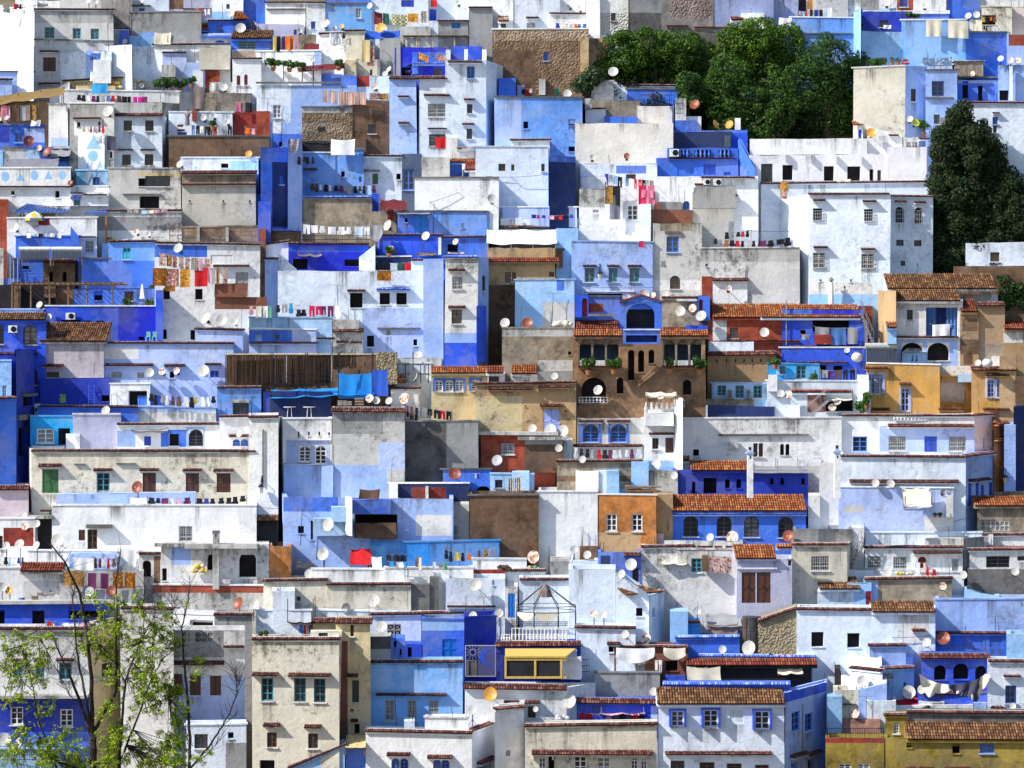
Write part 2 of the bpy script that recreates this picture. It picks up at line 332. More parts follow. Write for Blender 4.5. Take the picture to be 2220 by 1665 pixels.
def W(x,y,w,h,k='d',hood=0,g=0,sh=0):
    v=CUR
    px0,px1=gx(x),gx(x+w); r0,r1=gy(y),gy(y+h); pm=(px0+px1)/2
    u0,u1=upos(v,px0),upos(v,px1); z1,z0=zpos(v,pm,r0),zpos(v,pm,r1)
    arch=False; kk=k
    if k[0]=='a' and k not in('az',) and len(k)>1: arch=True; kk=k[1:]
    zt=min(v.zA,v.zB)-.04
    u0=max(u0,.04); u1=min(u1,v.W-.04); z1=min(z1,zt); z0=max(z0,v.zb+.02)
    if u1-u0<.08 or z1-z0<.08: return
    for q in v.holes:
        if u0<q[1] and u1>q[0] and z0<q[3] and z1>q[2]: return
    big=z1-z0>1.9
    dep={'d':.45,'p':.05,'re':.06,'y':.03,'g':.16,'x':.14,'vr':1.6,'vb':.8,'nvx':1.0,'nv':1.0}.get(kk,.18)
    if kk=='d' and (u1-u0)>1.6: dep=1.0
    if kk[0]=='s': dep=.10
    dep=min(dep,max(.04,v.d*.6))
    v.holes.append((u0,u1,z0,z1,arch,dep))
    root=v.root
    frame={'d':None,'p':None,'re':None,'y':None,'vr':None,'vb':None,'nvx':None,'nv':None,'x':None,'g':'gr','wk':'w','wcr':'cr','bw':'w','cw':'cy','bb':'pl','amb':'b','mb':'b','ub2':'sb','or2':'n','pl':None,'r2':'r','rd':None,'az':None,'an':'n','w':'w','b':'b','t':'t','n':'n','k':'k','q':None}.get(kk,None)
    name='doorway' if (kk=='d' and big) else 'window'
    mb=MB(); b=min(.07,(u1-u0)*.12); n1=-dep+.10; n0=-dep+.02
    def arcz(u):
        if not arch: return z1
        um=(u0+u1)/2; hw=(u1-u0)/2; zs=z1-min(hw,(z1-z0)*.5); t=min(1,abs(u-um)/hw)
        return zs+(z1-zs)*math.sqrt(max(0,1-t*t))
    if kk[0]=='s' and kk not in('st',):
        c={'sn':'sn','sb':'sb','sa':'sa','sg':'sg','sG':'G','sl':'sn','sl2':'pl','sr':'r'}[kk]
        name='door' if (z1-z0)>1.75 else 'shutter'
        um=(u0+u1)/2; m_=MB()
        for a,c_ in ((u0,um-.008),(um+.008,u1)):
            fbox(m_,v,a,c_,z0,z1,-dep+.01,-dep+.05)
            for q in (.0,.47,.92):
                zz=z0+(z1-z0)*q; fbox(m_,v,a,c_,zz,zz+(z1-z0)*.08,-dep+.05,-dep+.075)
            e=(c_-a)*.14
            fbox(m_,v,a,a+e,z0,z1,-dep+.05,-dep+.075); fbox(m_,v,c_-e,c_,z0,z1,-dep+.05,-dep+.075)
            if kk.startswith('sl'):
                for i in range(9):
                    zz=z0+(z1-z0)*(.08+.092*i); fbox(m_,v,a+e,c_-e,zz,zz+(z1-z0)*.04,-dep+.05,-dep+.07)
        o=m_.build(name,paint(c),root)
        if z1-z0>1.75: hm=MB(); hm.box(fpt(v,um+.06,z0+(z1-z0)*.48,-dep+.1),(.03,.04,.14)); hm.build('handle',IRON,o)
    elif kk in('p','re','pl','rd','y','x','az','vr','vb','nvx','nv','q'):
        wm={'p':wallmat(v.code),'re':wallmat('re'),'pl':wallmat('pl'),'rd':wallmat('rd'),'y':simple('mural_green',(.25,.36,.10),.8,0,.7,9),'x':wallmat('gw'),'az':wallmat('az'),'vr':wallmat('nv2'),'vb':wallmat('nv'),'nvx':wallmat('nv'),'nv':wallmat('dk'),'q':wallmat(v.code)}[kk]
        pm_=MB()
        pm_.poly([fpt(v,u0,z0,-dep+.01),fpt(v,u1,z0,-dep+.01),fpt(v,u1,z1,-dep+.01),fpt(v,u0,z1,-dep+.01)])
        nm={'p':'niche','re':'panel','pl':'panel','rd':'panel','y':'painted_panel','x':'lattice','az':'panel','vr':'veranda','vb':'curtain','nvx':'balcony','nv':'loggia','q':'panel'}[kk]  # veranda, curtain, balcony and loggia backs paint the dark of unlit interiors
        if kk=='x':
            pm_=MB(); nu=max(2,int((u1-u0)/.28)); nz=max(2,int((z1-z0)/.28)); du=(u1-u0)/nu; dz=(z1-z0)/nz
            for i in range(nu+1): fbox(pm_,v,u0+du*i-.03,u0+du*i+.03,z0,z1,-.12,.0)
            for j in range(nz+1): fbox(pm_,v,u0,u1,z0+dz*j-.03,z0+dz*j+.03,-.115,-.005)
            for i in range(nu):
                for j in range(nz):
                    c=fpt(v,u0+du*(i+.5),z0+dz*(j+.5),-.06); a=v.U; 
                    pm_.tube(c-a*du*.5-Vector((0,0,dz*.5)),c+a*du*.5+Vector((0,0,dz*.5)),.025,n=4); pm_.tube(c+a*du*.5-Vector((0,0,dz*.5)),c-a*du*.5+Vector((0,0,dz*.5)),.025,n=4)
        o=pm_.build(nm,wm,root)
        if kk=='x': q=MB(); q.poly([fpt(v,u0,z0,-dep),fpt(v,u1,z0,-dep),fpt(v,u1,z1,-dep),fpt(v,u0,z1,-dep)]); q.build('backing',DARK,o)
        if kk=='vb':
            q=MB()
            for e0,e1 in((0,.34),(.66,1)):
                for i in range(6):
                    a0=e0+(e1-e0)*i/6; a1=e0+(e1-e0)*(i+1)/6; d0=.06*(i%2); zz=(z1-z0)*(.0 if (a0<.2 or a0>.8) else .25)
                    q.poly([fpt(v,u0+(u1-u0)*a0,z0+zz,-.3-d0),fpt(v,u0+(u1-u0)*a1,z0+zz,-.24-d0),fpt(v,u0+(u1-u0)*a1,z1,-.24-d0),fpt(v,u0+(u1-u0)*a0,z1,-.3-d0)])
            q.build('drape',cloth('blue2'),o)
        if kk=='vr':
            q=MB()
            for i in range(4):
                uu=u0+(u1-u0)*i/3; fbox(q,v,uu-.06,uu+.06,z0,z1,-.16,-.02)
            for i in range(3):
                ua=u0+(u1-u0)*i/3; ub=u0+(u1-u0)*(i+1)/3
                for j in range(8):
                    t0=j/8*2-1;t1=(j+1)/8*2-1; a0=ua+(ub-ua)*(t0+1)/2;a1=ua+(ub-ua)*(t1+1)/2
                    za=z1-.12-.55*(abs((t0+t1)/2))**2.5
                    fbox(q,v,a0,a1,za,z1,-.14,-.05)
            q.build('arcade',wallmat('tn'),o)
            q=MB(); fbox(q,v,u0,u1,z0,z0+.5,-.12,-.04); q.build('balustrade',wallmat('dw'),o)
    else:
        fm=MB()
        if frame is None:   # bare opening: only a worn reveal sill
            fbox(fm,v,u0-.03,u1+.03,z0-.05,z0+.012,-dep+.02,.05); o=fm.build(name,wallmat(v.code),root)
        else:
            zt2=arcz(u0+b*.5) if arch else z1
            fbox(fm,v,u0,u0+b,z0,zt2,n0,n1); fbox(fm,v,u1-b,u1,z0,zt2,n0,n1); fbox(fm,v,u0+b,u1-b,z0,z0+b,n0,n1)
            if not arch: fbox(fm,v,u0+b,u1-b,z1-b,z1,n0,n1)
            else:
                N_=10
                for i in range(N_):
                    a0=u0+(u1-u0)*i/N_; a1=u0+(u1-u0)*(i+1)/N_; za=arcz((a0+a1)/2)
                    fbox(fm,v,a0,a1,za-b*1.3,za,n0,n1)
                zs=arcz(u0); fbox(fm,v,u0+b,u1-b,zs-.03,zs+.03,n0,n1-.01)
            um=(u0+u1)/2; t=max(.022,b*.55); zi=arcz(u0) if arch else z1
            nc=2 if (u1-u0)<1.5 else max(3,int((u1-u0)/.55)); 
            if kk=='wcr': nc=3
            for i in range(1,nc):
                uu=u0+(u1-u0)*i/nc; fbox(fm,v,uu-t,uu+t,z0+b,arcz(uu)-b,n0,n1-.012)
            if kk not in('d',):
                for j in range(1,3):
                    zz=z0+(zi-z0)*j/3; fbox(fm,v,u0+b,u1-b,zz-t*.6,zz+t*.6,n0,n1-.02)
            o=fm.build('window',paint(frame),root)
        q=MB()
        if arch:
            pts=[fpt(v,u0,z0,-dep+.015),fpt(v,u1,z0,-dep+.015)]+[fpt(v,u1-(u1-u0)*i/12,arcz(u1-(u1-u0)*i/12),-dep+.015) for i in range(13)]
            q.poly(pts)
        else: q.poly([fpt(v,u0,z0,-dep+.015),fpt(v,u1,z0,-dep+.015),fpt(v,u1,z1,-dep+.015),fpt(v,u0,z1,-dep+.015)])
        q.build('pane',DARK if (frame is None) else random.choice(GLASSES),o)  # bare openings get a near-black sheet for the unlit room
        if frame and (z1-z0)>.5:
            q=MB(); fbox(q,v,u0-.07,u1+.07,z0-.07,z0-.005,-.05,.09); q.build('sill',wallmat('dw' if frame!='b' else 'pb'),o)
        if kk=='bb' or kk=='bw' or kk=='mb':   # painted surround
            q=MB(); e=.13; cc=wallmat('mb' if kk!='bb' else 'lv')
            fbox(q,v,u0-e,u0-.005,z0,z1+e,-.01,.035); fbox(q,v,u1+.005,u1+e,z0,z1+e,-.01,.035); fbox(q,v,u0-.005,u1+.005,z1+.005,z1+e,-.01,.035); q.build('surround',cc,o)
        if kk in('g','wk') or g:
            q=MB(); nb=max(3,int((u1-u0)/.13)); out=.12 if g==2 else -.03; gc='gr' if kk in('g','wk') else 'k'
            if g==2: gc='gr'
            for i in range(nb+1):
                uu=u0+(u1-u0)*i/nb; q.tube(fpt(v,uu,z0,out),fpt(v,uu,arcz(uu) if not g==2 else z0+(z1-z0)*.8,out),.016,n=4,cap=False)
            for j in range(4):
                zz=z0+(z1-z0)*(.02+.26*j); q.tube(fpt(v,u0,zz,out),fpt(v,u1,zz,out),.018,n=4,cap=False)
            if g==2:
                for uu in(u0,u1):
                    for zz in(z0+.02,z0+(z1-z0)*.8): q.tube(fpt(v,uu,zz,-.02),fpt(v,uu,zz,out),.018,n=4,cap=False)
            q.build('grille',paint(gc),o)
        if sh:
            for e0,e1 in((u0-(u1-u0)*.12,u0-.01),(u1+.01,u1+(u1-u0)*.12)):
                q=MB(); fbox(q,v,e0,e1,z0,z1,0.02,.38); q.build('shutter',paint('sb'),o)
        if kk=='cw' :
            q=MB(); fbox(q,v,u0,(u0+u1)/2-.02,z0,z0+(z1-z0)*.6,-.08,-.03); fbox(q,v,(u0+u1)/2+.02,u1,z0,z0+(z1-z0)*.6,-.08,-.03); q.build('shutter',paint('cy'),o)
    if hood: L(x-w*.22,x+w*1.22,y-h*.2,'t',max(16,h*.17))
def tilestrip(mb,P0,P1,run,rise,N,pitch=.22,segs=2,th=.075,clip=None,under=True):
    """barrel tiles: P0->P1 is the eave line, run goes backwards along -N, rise upwards"""
    P0=Vector(P0);P1=Vector(P1); U=(P1-P0); Lw=U.length
    if Lw<.05: return
    U.normalize(); n=max(1,round(Lw/pitch)); w=Lw/n; S=-N*run+Vector((0,0,rise)); nr=S.cross(U); 
    if nr.z<0: nr=-nr
    nr.normalize()
    K=5
    for i in range(n):
        f0,f1=0.0,1.0
        if clip: f0,f1=clip((i+.5)/n)
        if f1-f0<.05: continue
        sg=max(1,round(segs*(f1-f0)))
        for j in range(sg):
            a=f0+(f1-f0)*j/sg; b=f0+(f1-f0)*(j+1)/sg; r=random.random(); sh=random.uniform(-.012,.012); lift=.012
            k=len(mb.v)
            for q,(tt,ext) in enumerate(((a-.02/max(run,.2),lift+.012),(b,-.0))):
                base=P0+U*(w*(i+.5)+sh)+S*tt
                for e in range(K):
                    ang=math.pi*e/(K-1); rad=w*.47*(1.04 if q==0 else .92)
                    mb.v.append(tuple(base-U*math.cos(ang)*rad+nr*(math.sin(ang)*th*(1.0 if q==0 else .9)+ext)))
            for e in range(K-1): mb.face((k+e,k+e+1,k+K+e+1,k+K+e),0,r)
            if j==0: mb.face([k+e for e in range(K-1,-1,-1)],0,r*.6)
    if under:
        o=nr*-.02
        if clip is None: mb.poly([P0+o,P1+o,P1+S+o,P0+S+o],0,.1)
        else:
            m=14
            for i in range(m):
                a0,a1=clip((i+.02)/m)[1],clip((i+.98)/m)[1]; c0,c1=clip((i+.02)/m)[0],clip((i+.98)/m)[0]
                A_=P0+(P1-P0)*(i/m);B_=P0+(P1-P0)*((i+1)/m); mb.poly([A_+S*c0+o,B_+S*c1+o,B_+S*a1+o,A_+S*a0+o],0,.1)
def L(x0,x1,y,k='t',h=14,dep=None):
    v=CUR; pm=(gx(x0)+gx(x1))/2
    u0,u1=upos(v,gx(x0)),upos(v,gx(x1)); z=zpos(v,pm,gy(y)); hm=max(.07,h*SC/FPX*v.Y)
    if u1-u0<.05: return
    if k in('t','d','b'):
        run=dep or min(.75,.22+hm*.75); rise=min(hm*.62,run*.62); mb=MB()
        tilestrip(mb,fpt(v,u0,z-rise*.45-.03,run-.03),fpt(v,u1,z-rise*.45-.03,run-.03),run,rise,v.N,pitch=.125 if hm<.3 else .15,segs=1 if run<.3 else 2 if run<.55 else 3,th=.05)
        o=mb.build('tile_hood' if (u1-u0)<4 else 'tile_ledge',TILE(k),v.root,attr='rnd',kind='stuff')
        q=MB(); fbox(q,v,u0+.02,u1-.02,z-rise*.45-.13,z-rise*.45-.05,-.02,run*.8)
        n=max(2,min(9,round((u1-u0)/1.1)+1))
        if hm>.28:
            for i in range(n):
                uu=u0+.08+(u1-u0-.16)*i/(n-1); fbox(q,v,uu-.04,uu+.04,z-rise*.45-.36,z-rise*.45-.13,-.02,run*.35); fbox(q,v,uu-.04,uu+.04,z-rise*.45-.24,z-rise*.45-.13,run*.35,run*.62)
        code=v.code if v.code not in('gw','g','cr') else 'dw'
        q.build('bracket_board',wallmat(code if k!='b' else 'pb'),o)
    else:
        mb=MB(); dp=dep or (.10 if k=='w' else .16 if k=='k' else .5); fbox(mb,v,u0,u1,z-hm*.5,z+hm*.5,-.02,dp)
        mb.build('ledge',wallmat({'w':'w','k':'gb','s':'gw'}[k]) if v.code!='nv' else wallmat('nv'),v.root)
def R(x0,ye,x1,yt,kind='r',skew=0,dy=0):
    v=CUR; Y=v.Y+dy-.28
    Pa=P(gx(x0),gy(ye),Y); Pb=P(gx(x1),gy(ye),Y+v.s*min(1,(x1-x0)*SC/max(1,v.px[1]-v.px[0])))
    Pb.z=Pa.z; dpx=(ye-yt)*SC
    slope=.46; den=slope-(HZ-gy(yt))/FPX
    run=max(.3,min(7,Y*dpx/FPX/max(.2,den))); rise=(HZ-gy(yt))/FPX*(Y+run)-Pa.z
    rise=max(.05,min(rise,run*.9)); U=(Pb-Pa).normalized(); N=Vector((U.y,-U.x,0)).normalized()
    mb=MB()
    if skew: 
        Lw=(Pb-Pa).length
        clip=(lambda t:(0.0,min(1.0,max(0.06,1.15*(1-t)))) ) if v.s>0 or True else None
        tilestrip(mb,Pa,Pb,run,rise,N,pitch=.15,segs=max(1,round(run/.27)),clip=clip if skew else None)
    else: tilestrip(mb,Pa,Pb,run,rise,N,pitch=.15,segs=max(1,round(run/.27)),th=.07)
    o=mb.build('tile_roof',TILE(kind),v.root,attr='rnd',kind='stuff')
    q=MB(); Z=Vector((0,0,1)); S=-N*run+Z*rise
    # solid body under the tiles (gable triangles, eave board, back wall)
    a,b=Pa+N*-.05-Z*.06,Pb+N*-.05-Z*.06
    if not skew:
        c,d=b+S-Z*.03,a+S-Z*.03; c0,d0=Vector((c.x,c.y,a.z-.12)),Vector((d.x,d.y,a.z-.12)); a0,b0=a-Z*.12,b-Z*.12
        q.hexa([a0,b0,c0,d0,a,b,c,d]); q.build('roof_body',wallmat(v.code),o)
def lightwall(c):
    b=PAINT[c][0]; return sum(b)/3>.25
def build_walls(v):
    v.lean=(random.gauss(0,.05),random.gauss(0,.05)) if v.W>1.2 else (0,0)
    nt_=len(v.patch); codes=[v.code]; 
    us=[0,v.W]; zt=min(v.zA,v.zB); zs=[v.zb,zt]
    pr=[]
    for (a,b,c,d,code) in v.patch:
        u0,u1=max(0,upos(v,a)),min(v.W,upos(v,c)); pm=(a+c)/2
        z1,z0=zpos(v,pm,b),zpos(v,pm,d)
        if d>=v.row[1]-2: z0=v.zb
        if b<=v.row[0]+1.5: z1=max(v.zA,v.zB)+1
        if code not in codes: codes.append(code)
        pr.append((u0,u1,z0,z1,codes.index(code))); us+=[u0,u1]; zs+=[z for z in(z0,z1) if v.zb<z<zt]
    for h in v.holes: us+=[h[0],h[1]]; zs+=[h[2],h[3]]
    def uniq(a):
        a=sorted(a); o=[a[0]]
        for x in a[1:]:
            if x-o[-1]>1e-4: o.append(x)
        return o
    nj=int(v.W/1.3); us+=[v.W*(i+.5)/nj for i in range(nj)] if v.W>1.6 else []
    us=uniq([u for u in us if -1e-6<=u<=v.W+1e-6]); zs=uniq(zs)
    for a,b in list(zip(zs,zs[1:])):
        pass
    mb=MB(); jt={}
    def ztop(u):
        if u<.05 or u>v.W-.05 or v.cap in('t','T','b','d','w','s','k'): return v.zA+(v.zB-v.zA)*u/v.W
        k=round(u,3)
        if k not in jt: jt[k]=random.uniform(-.05,.035)
        return v.zA+(v.zB-v.zA)*u/v.W+jt[k]
    V_={}
    def vert(u,z,top=False,n=0.0):
        k=(round(u,4),round(z,4),n)
        if k not in V_:
            zz=ztop(u) if (top or z>=zt-1e-6) and n==0 else z
            q_=fpt(v,u,zz,n); e_=v.lean[0] if u<1e-4 else v.lean[1] if u>v.W-1e-4 else 0
            if e_: q_=q_+v.U*(e_*(zz-v.zb)/max(.5,ztop(u)-v.zb))
            V_[k]=mb.pt(q_)
        return V_[k]
    for u0,u1 in zip(us,us[1:]):
        for z0,z1 in zip(zs,zs[1:]):
            um,zm=(u0+u1)/2,(z0+z1)/2
            if any(h[0]-1e-5<um<h[1]+1e-5 and h[2]-1e-5<zm<h[3]+1e-5 for h in v.holes): continue
            mi=0
            for q in pr:
                if q[0]<um<q[1] and q[2]<zm<q[3]: mi=q[4]
            mb.face((vert(u0,z0),vert(u1,z0),vert(u1,z1),vert(u0,z1)),mi)
    for (u0,u1,z0,z1,arch,dep) in v.holes:
        pts=[(u0,z0),(u1,z0)]
        if arch:
            um=(u0+u1)/2; hw=(u1-u0)/2; za=z1-min(hw,(z1-z0)*.5)
            arc=[(um+hw*math.cos(math.pi*i/12),za+(z1-za)*math.sin(math.pi*i/12)) for i in range(13)]
            for i in range(6):
                a,b=arc[i],arc[i+1]; mb.poly([fpt(v,u1,z1),fpt(v,*b),fpt(v,*a)])
                a,b=arc[6+i],arc[7+i]; mb.poly([fpt(v,u0,z1),fpt(v,*b),fpt(v,*a)])
            pts+=arc
        else: pts+=[(u1,z1),(u0,z1)]
        for i in range(len(pts)):
            a=pts[i]; b=pts[(i+1)%len(pts)]
            mb.poly([fpt(v,*a),fpt(v,b[0],b[1],0),fpt(v,b[0],b[1],-dep),fpt(v,a[0],a[1],-dep)])
    A,B,C,D=v.A.copy(),v.B.copy(),v.C.copy(),v.D.copy(); at=lambda p,z:Vector((p.x,p.y,z))+((v.U*v.lean[0] if p in(A,D) else v.U*v.lean[1] if p in(B,C) else Vector((0,0,0))) if z>v.zb+.01 else Vector((0,0,0)))
    zC,zD=v.zB,v.zA; zb=v.zb
    mb.poly([at(B,zb),at(C,zb),at(C,zC),at(B,v.zB)]); mb.poly([at(D,zb),at(A,zb),at(A,v.zA),at(D,zD)]); mb.poly([at(C,zb),at(D,zb),at(D,zD),at(C,zC)])
    tops=[at(A,v.zA),at(B,v.zB),at(C,zC),at(D,zD)]
    if v.par>0 and v.d>1.2 and v.W>1.2:
        cen=(A+B+C+D)/4; th=.2
        ins=[]
        for i,p in enumerate((A,B,C,D)):
            e=(cen-p); 
            ins.append(p+v.U*(th if i in(0,3) else -th)+(-v.N)*(th if i<2 else -th))
        zz=[v.zA,v.zB,zC,zD]; I=[at(q,z) for q,z in zip(ins,zz)]; J=[at(q,min(zz)-v.par) for q in ins]
        for i in range(4):
            j=(i+1)%4; mb.poly([tops[i],tops[j],I[j],I[i]]); mb.poly([I[i],I[j],J[j],J[i]])
        k=len(mb.f); mb.poly(J)
        q=MB(); q.poly([p+Vector((0,0,.004)) for p in J]); q.build('roof',ROOFM[v.code] if v.code in ROOFM else wallmat('dw'),v.root)
    else: mb.poly(tops)
    top=[max(0,max(v.zA,v.zB)-q[2]) for q in mb.v]
    mb.build('wall' if v.first else 'wing',[wallmat(c) for c in codes],v.root,attr=top)
    # water stains, each a thin film on the wall
    if lightwall(v.code):
        spots=[(h[0]-.1,h[1]+.1,h[2]-.08,random.uniform(.4,1.3)) for h in v.holes if h[1]-h[0]<2.2 and random.random()<.6]
        for _ in range(int(v.W/2.2)):
            u=random.uniform(.2,max(.3,v.W-.6)); spots.append((u,u+random.uniform(.2,.9),zt-.03,random.uniform(.6,2.2)))
        for a,b,z,ln in spots:
            a=max(.03,a);b=min(v.W-.03,b); z0=max(z-ln,zb+.05)
            if b-a<.1 or z-z0<.15 or z>zt: continue
            if any(a<h[1] and b>h[0] and z0<h[3] and z>h[2]+.01 for h in v.holes): continue
            q=MB(); q.poly([fpt(v,a,z0,.006),fpt(v,b,z0,.006),fpt(v,b,z,.006),fpt(v,a,z,.006)]); q.build('water_stain',stainmat(),v.root)
    if v.par>0 and v.d>1.2 and random.random()<.38:      # iron rods left standing on the parapet
        for _ in range(random.randint(1,3)):
            q=MB(); u=random.choice((.12,v.W-.12,random.uniform(.2,v.W-.2))); b=fpt(v,max(.1,min(v.W-.1,u)),min(v.zA,v.zB)-.05,-.1); q.tube(b,b+Vector((random.uniform(-.1,.1),0,random.uniform(.4,1.5))),.013,n=4); q.build('iron_rod',IRON,v.root)
    # coping
    c=v.cap
    if c:
        q=MB(); Z=Vector((0,0,1))
        if c in('t','T','b','d'):
            big=c=='T'; run=.32 if not big else .55; rise=.10 if not big else .24
            dz=.02 if not big else -.02
            a,b=fpt(v,-.05,v.zA-rise*.4+dz,run*.45),fpt(v,v.W+.05,v.zB-rise*.4+dz,run*.45)
            tilestrip(q,a,b,run,rise,v.N,pitch=.12 if not big else .15,segs=1 if not big else 2,th=.05)
            if v.opt.get('_r') : pass
            o=q.build('tile_coping',TILE('t' if c in 'tT' else c),v.root,attr='rnd',kind='stuff')
            w=MB(); zz=rise*.6+dz+.035
            w.hexa([fpt(v,0,v.zA-.01,run*.45-run),fpt(v,v.W,v.zB-.01,run*.45-run),fpt(v,v.W,v.zB-.01,-.24-run*.2),fpt(v,0,v.zA-.01,-.24-run*.2),fpt(v,0,v.zA+zz,run*.45-run),fpt(v,v.W,v.zB+zz,run*.45-run),fpt(v,v.W,v.zB+zz,-.24-run*.2),fpt(v,0,v.zA+zz,-.24-run*.2)]); w.build('coping_top',wallmat('w' if v.code not in('pb','lb','mb','sb','ub') else 'lb'),o)
            w=MB(); w.hexa([fpt(v,0,v.zA-rise*.4-.10,0.003),fpt(v,v.W,v.zB-rise*.4-.10,0.003),fpt(v,v.W,v.zB-rise*.4-.10,run*.33),fpt(v,0,v.zA-rise*.4-.10,run*.33),fpt(v,0,v.zA-rise*.4-.03+dz,.003),fpt(v,v.W,v.zB-rise*.4-.03+dz,.003),fpt(v,v.W,v.zB-rise*.4-.03+dz,run*.33),fpt(v,0,v.zA-rise*.4-.03+dz,run*.33)])
            w.build('coping_board',wallmat(v.code),o)
        else:
            h,o_={'w':(.09,.05),'k':(.10,.09),'s':(.2,.35)}[c]
            q.hexa([fpt(v,-o_,v.zA,o_),fpt(v,v.W+o_,v.zB,o_),fpt(v,v.W+o_,v.zB,-.24),fpt(v,-o_,v.zA,-.24),fpt(v,-o_,v.zA+h,o_),fpt(v,v.W+o_,v.zB+h,o_),fpt(v,v.W+o_,v.zB+h,-.24),fpt(v,-o_,v.zA+h,-.24)])
            mb2=wallmat({'w':v.code if v.code in('w','pw','lb','pb','mb','cr','dw','cn','az','g','gw','gb','tn') else 'w','k':'gb','s':'gw'}[c])
            q.build('coping',mb2,v.root)
    n=v.opt.get('cren')
    if n:
        for i in range(n):
            q=MB(); w=v.W/n; u=w*(i+.5); z=v.zA
            q.hexa([fpt(v,u-w*.32,z,0),fpt(v,u+w*.32,z,0),fpt(v,u+w*.32,z,-.2),fpt(v,u-w*.32,z,-.2),fpt(v,u-w*.12,z+.42,0),fpt(v,u+w*.12,z+.42,0),fpt(v,u+w*.12,z+.42,-.2),fpt(v,u-w*.12,z+.42,-.2)])
            q.build('merlon',wallmat(v.code),v.root)
    cen=(A+B+C+D)/4; zt=v.zA
    if v.opt.get('dome'):
        q=MB(); q.lathe((0,0,0),[(v.W/2*math.cos(t*math.pi/16),(v.zA-v.zb-5.5)*4*.98*math.sin(t*math.pi/16)) for t in range(9)],20)
        q.v=[(cen.x+x,cen.y+y*min(1,v.d/v.W),zt+z) for x,y,z in q.v]; q.build('dome',wallmat(v.code),v.root,smooth=True)
    if v.opt.get('pyr'):
        q=MB(); h=85*SC/FPX*v.Y; e=[at(p+(p-cen)*.12,zt) for p in(A,B,C,D)]; ap=at(cen,zt+h)
        for a in range(4): q.poly([e[a],e[(a+1)%4],ap])
        q.poly(e[::-1]); q.build('pyramid_roof',wallmat('dw'),v.root)
    if v.opt.get('gable'):
        q=MB(); h=.25*(v.zA-v.zb-5.5); m0=at((A+B)/2,zt+h); m1=at((C+D)/2,zt+h); a,b,c,d=tops
        q.poly([a,b,m0]); q.poly([c,d,m1]); q.poly([b,c,m1,m0]); q.poly([d,a,m0,m1]); q.build('gable',wallmat(v.code),v.root)
        N=v.N
        for e0,e1 in((a,m0),(m0,b)):
            q=MB(); z=Vector((0,0,.03)); q.hexa([e0+N*.12,e1+N*.12,e1-N*v.d,e0-N*v.d,e0+N*.12+z*3,e1+N*.12+z*3,e1-N*v.d+z*3,e0-N*v.d+z*3]); q.build('gable_tiles',TILE('d'),v.root,attr='rnd')
ROOFM={}

# ---------------------------------------------------------------- loose things
QUEUE=[]
def later(f):
    def q(*a,**k): QUEUE.append((f,a,k,CUR,HOUSE,OX,OY))
    return q
def run_queue():
    global CUR,HOUSE,OX,OY
    for f,a,k,CUR,HOUSE,OX,OY in QUEUE: f(*a,**k)
def yat(v,px): 
    t=max(0,min(1,ray_on(v,px))); return v.A.y+(v.B.y-v.A.y)*t
def cover(px,row):
    """nearest wall standing at this spot of the hillside, so that things hang in front of it and not inside it"""
    best=None
    for v in VOLS:
        if v.px[0]<px<v.px[1] and v.row[0]+1.5<row<v.row[1]+45:
            if best is None or yat(v,px)<yat(best,px): best=v
    return best
def clear_of(px,row,Y,gap=.45):
    c=cover(px,row)
    if c and Y>yat(c,px)-.3: return yat(c,px)-gap,c
    return Y,None
CN={'w':'white','r':'rust brown','o':'orange','g':'grey','d':'dark grey','x':'rust blotched','cream':'cream','lime':'lime green','m':'maroon',
'red2':'crimson','ub':'deep blue','blue2':'denim blue','pinkr':'hot pink','grey2':'slate grey','grey3':'charcoal','dgreen':'dark green','az':'azure','lb':'light blue','rug':'brown patterned','rug2':'orange patterned','rug3':'dark red patterned','rug4':'beige patterned','rug5':'red and gold','rugm':'dark maroon','rugc':'cream patterned','stripe':'black striped','stripe2':'red and white striped','check':'yellow checked','fleece':'fleecy brown'}
ORD=['leftmost','second','third','fourth','fifth','sixth','seventh','eighth','ninth','tenth']
PEND={}                                   # (kind of label, house) -> objects waiting for their order from left to right
def pend(o,x,key,cat,group): PEND.setdefault((HOUSE.name,key,cat),[]).append((x,o,group))
def finish_labels():
    for (hn,key,cat),lst in PEND.items():
        host=HOUSE_LABEL[hn]; lst.sort(key=lambda q:q[0])
        for i,(x,o,g) in enumerate(lst):
            lab=key.replace('@',host); 
            if len(lst)>1: lab=(ORD[i] if i<len(ORD) else 'far right') +' '+lab
            if len(lst)>len(ORD) and i>=len(ORD): lab='number %d from left %s'%(i+1,lab)
            wl=lab.split()
            if len(wl)>16: LONG.append(lab)
            tag(o,lab,cat,g)
LONG=[]
DCOL={'w':(.60,.59,.56),'r':(.24,.06,.03),'o':(.62,.30,.05),'g':(.42,.43,.45),'d':(.10,.10,.12),'cream':(.66,.58,.42),'lime':(.42,.45,.04),'m':(.12,.025,.022)}
def dishmat(c):
    if c!='x': return simple('dish_'+c,DCOL[c],.45,.1,.16,1.6,.4)
    k=('S','dish_x')
    if k in MATS: return MATS[k]
    m,t,p=newmat('dish_rust_blotched'); v,_=coords(t)
    c=mixc(t,ramp(t,noise(t,v,1.4,6,.65),.50,.56),(.68,.65,.58,1),(.42,.13,.03,1)); t.links.new(c,p.inputs['Base Color']); p.inputs['Roughness'].default_value=.55
    MATS[k]=m; return m
DM={}
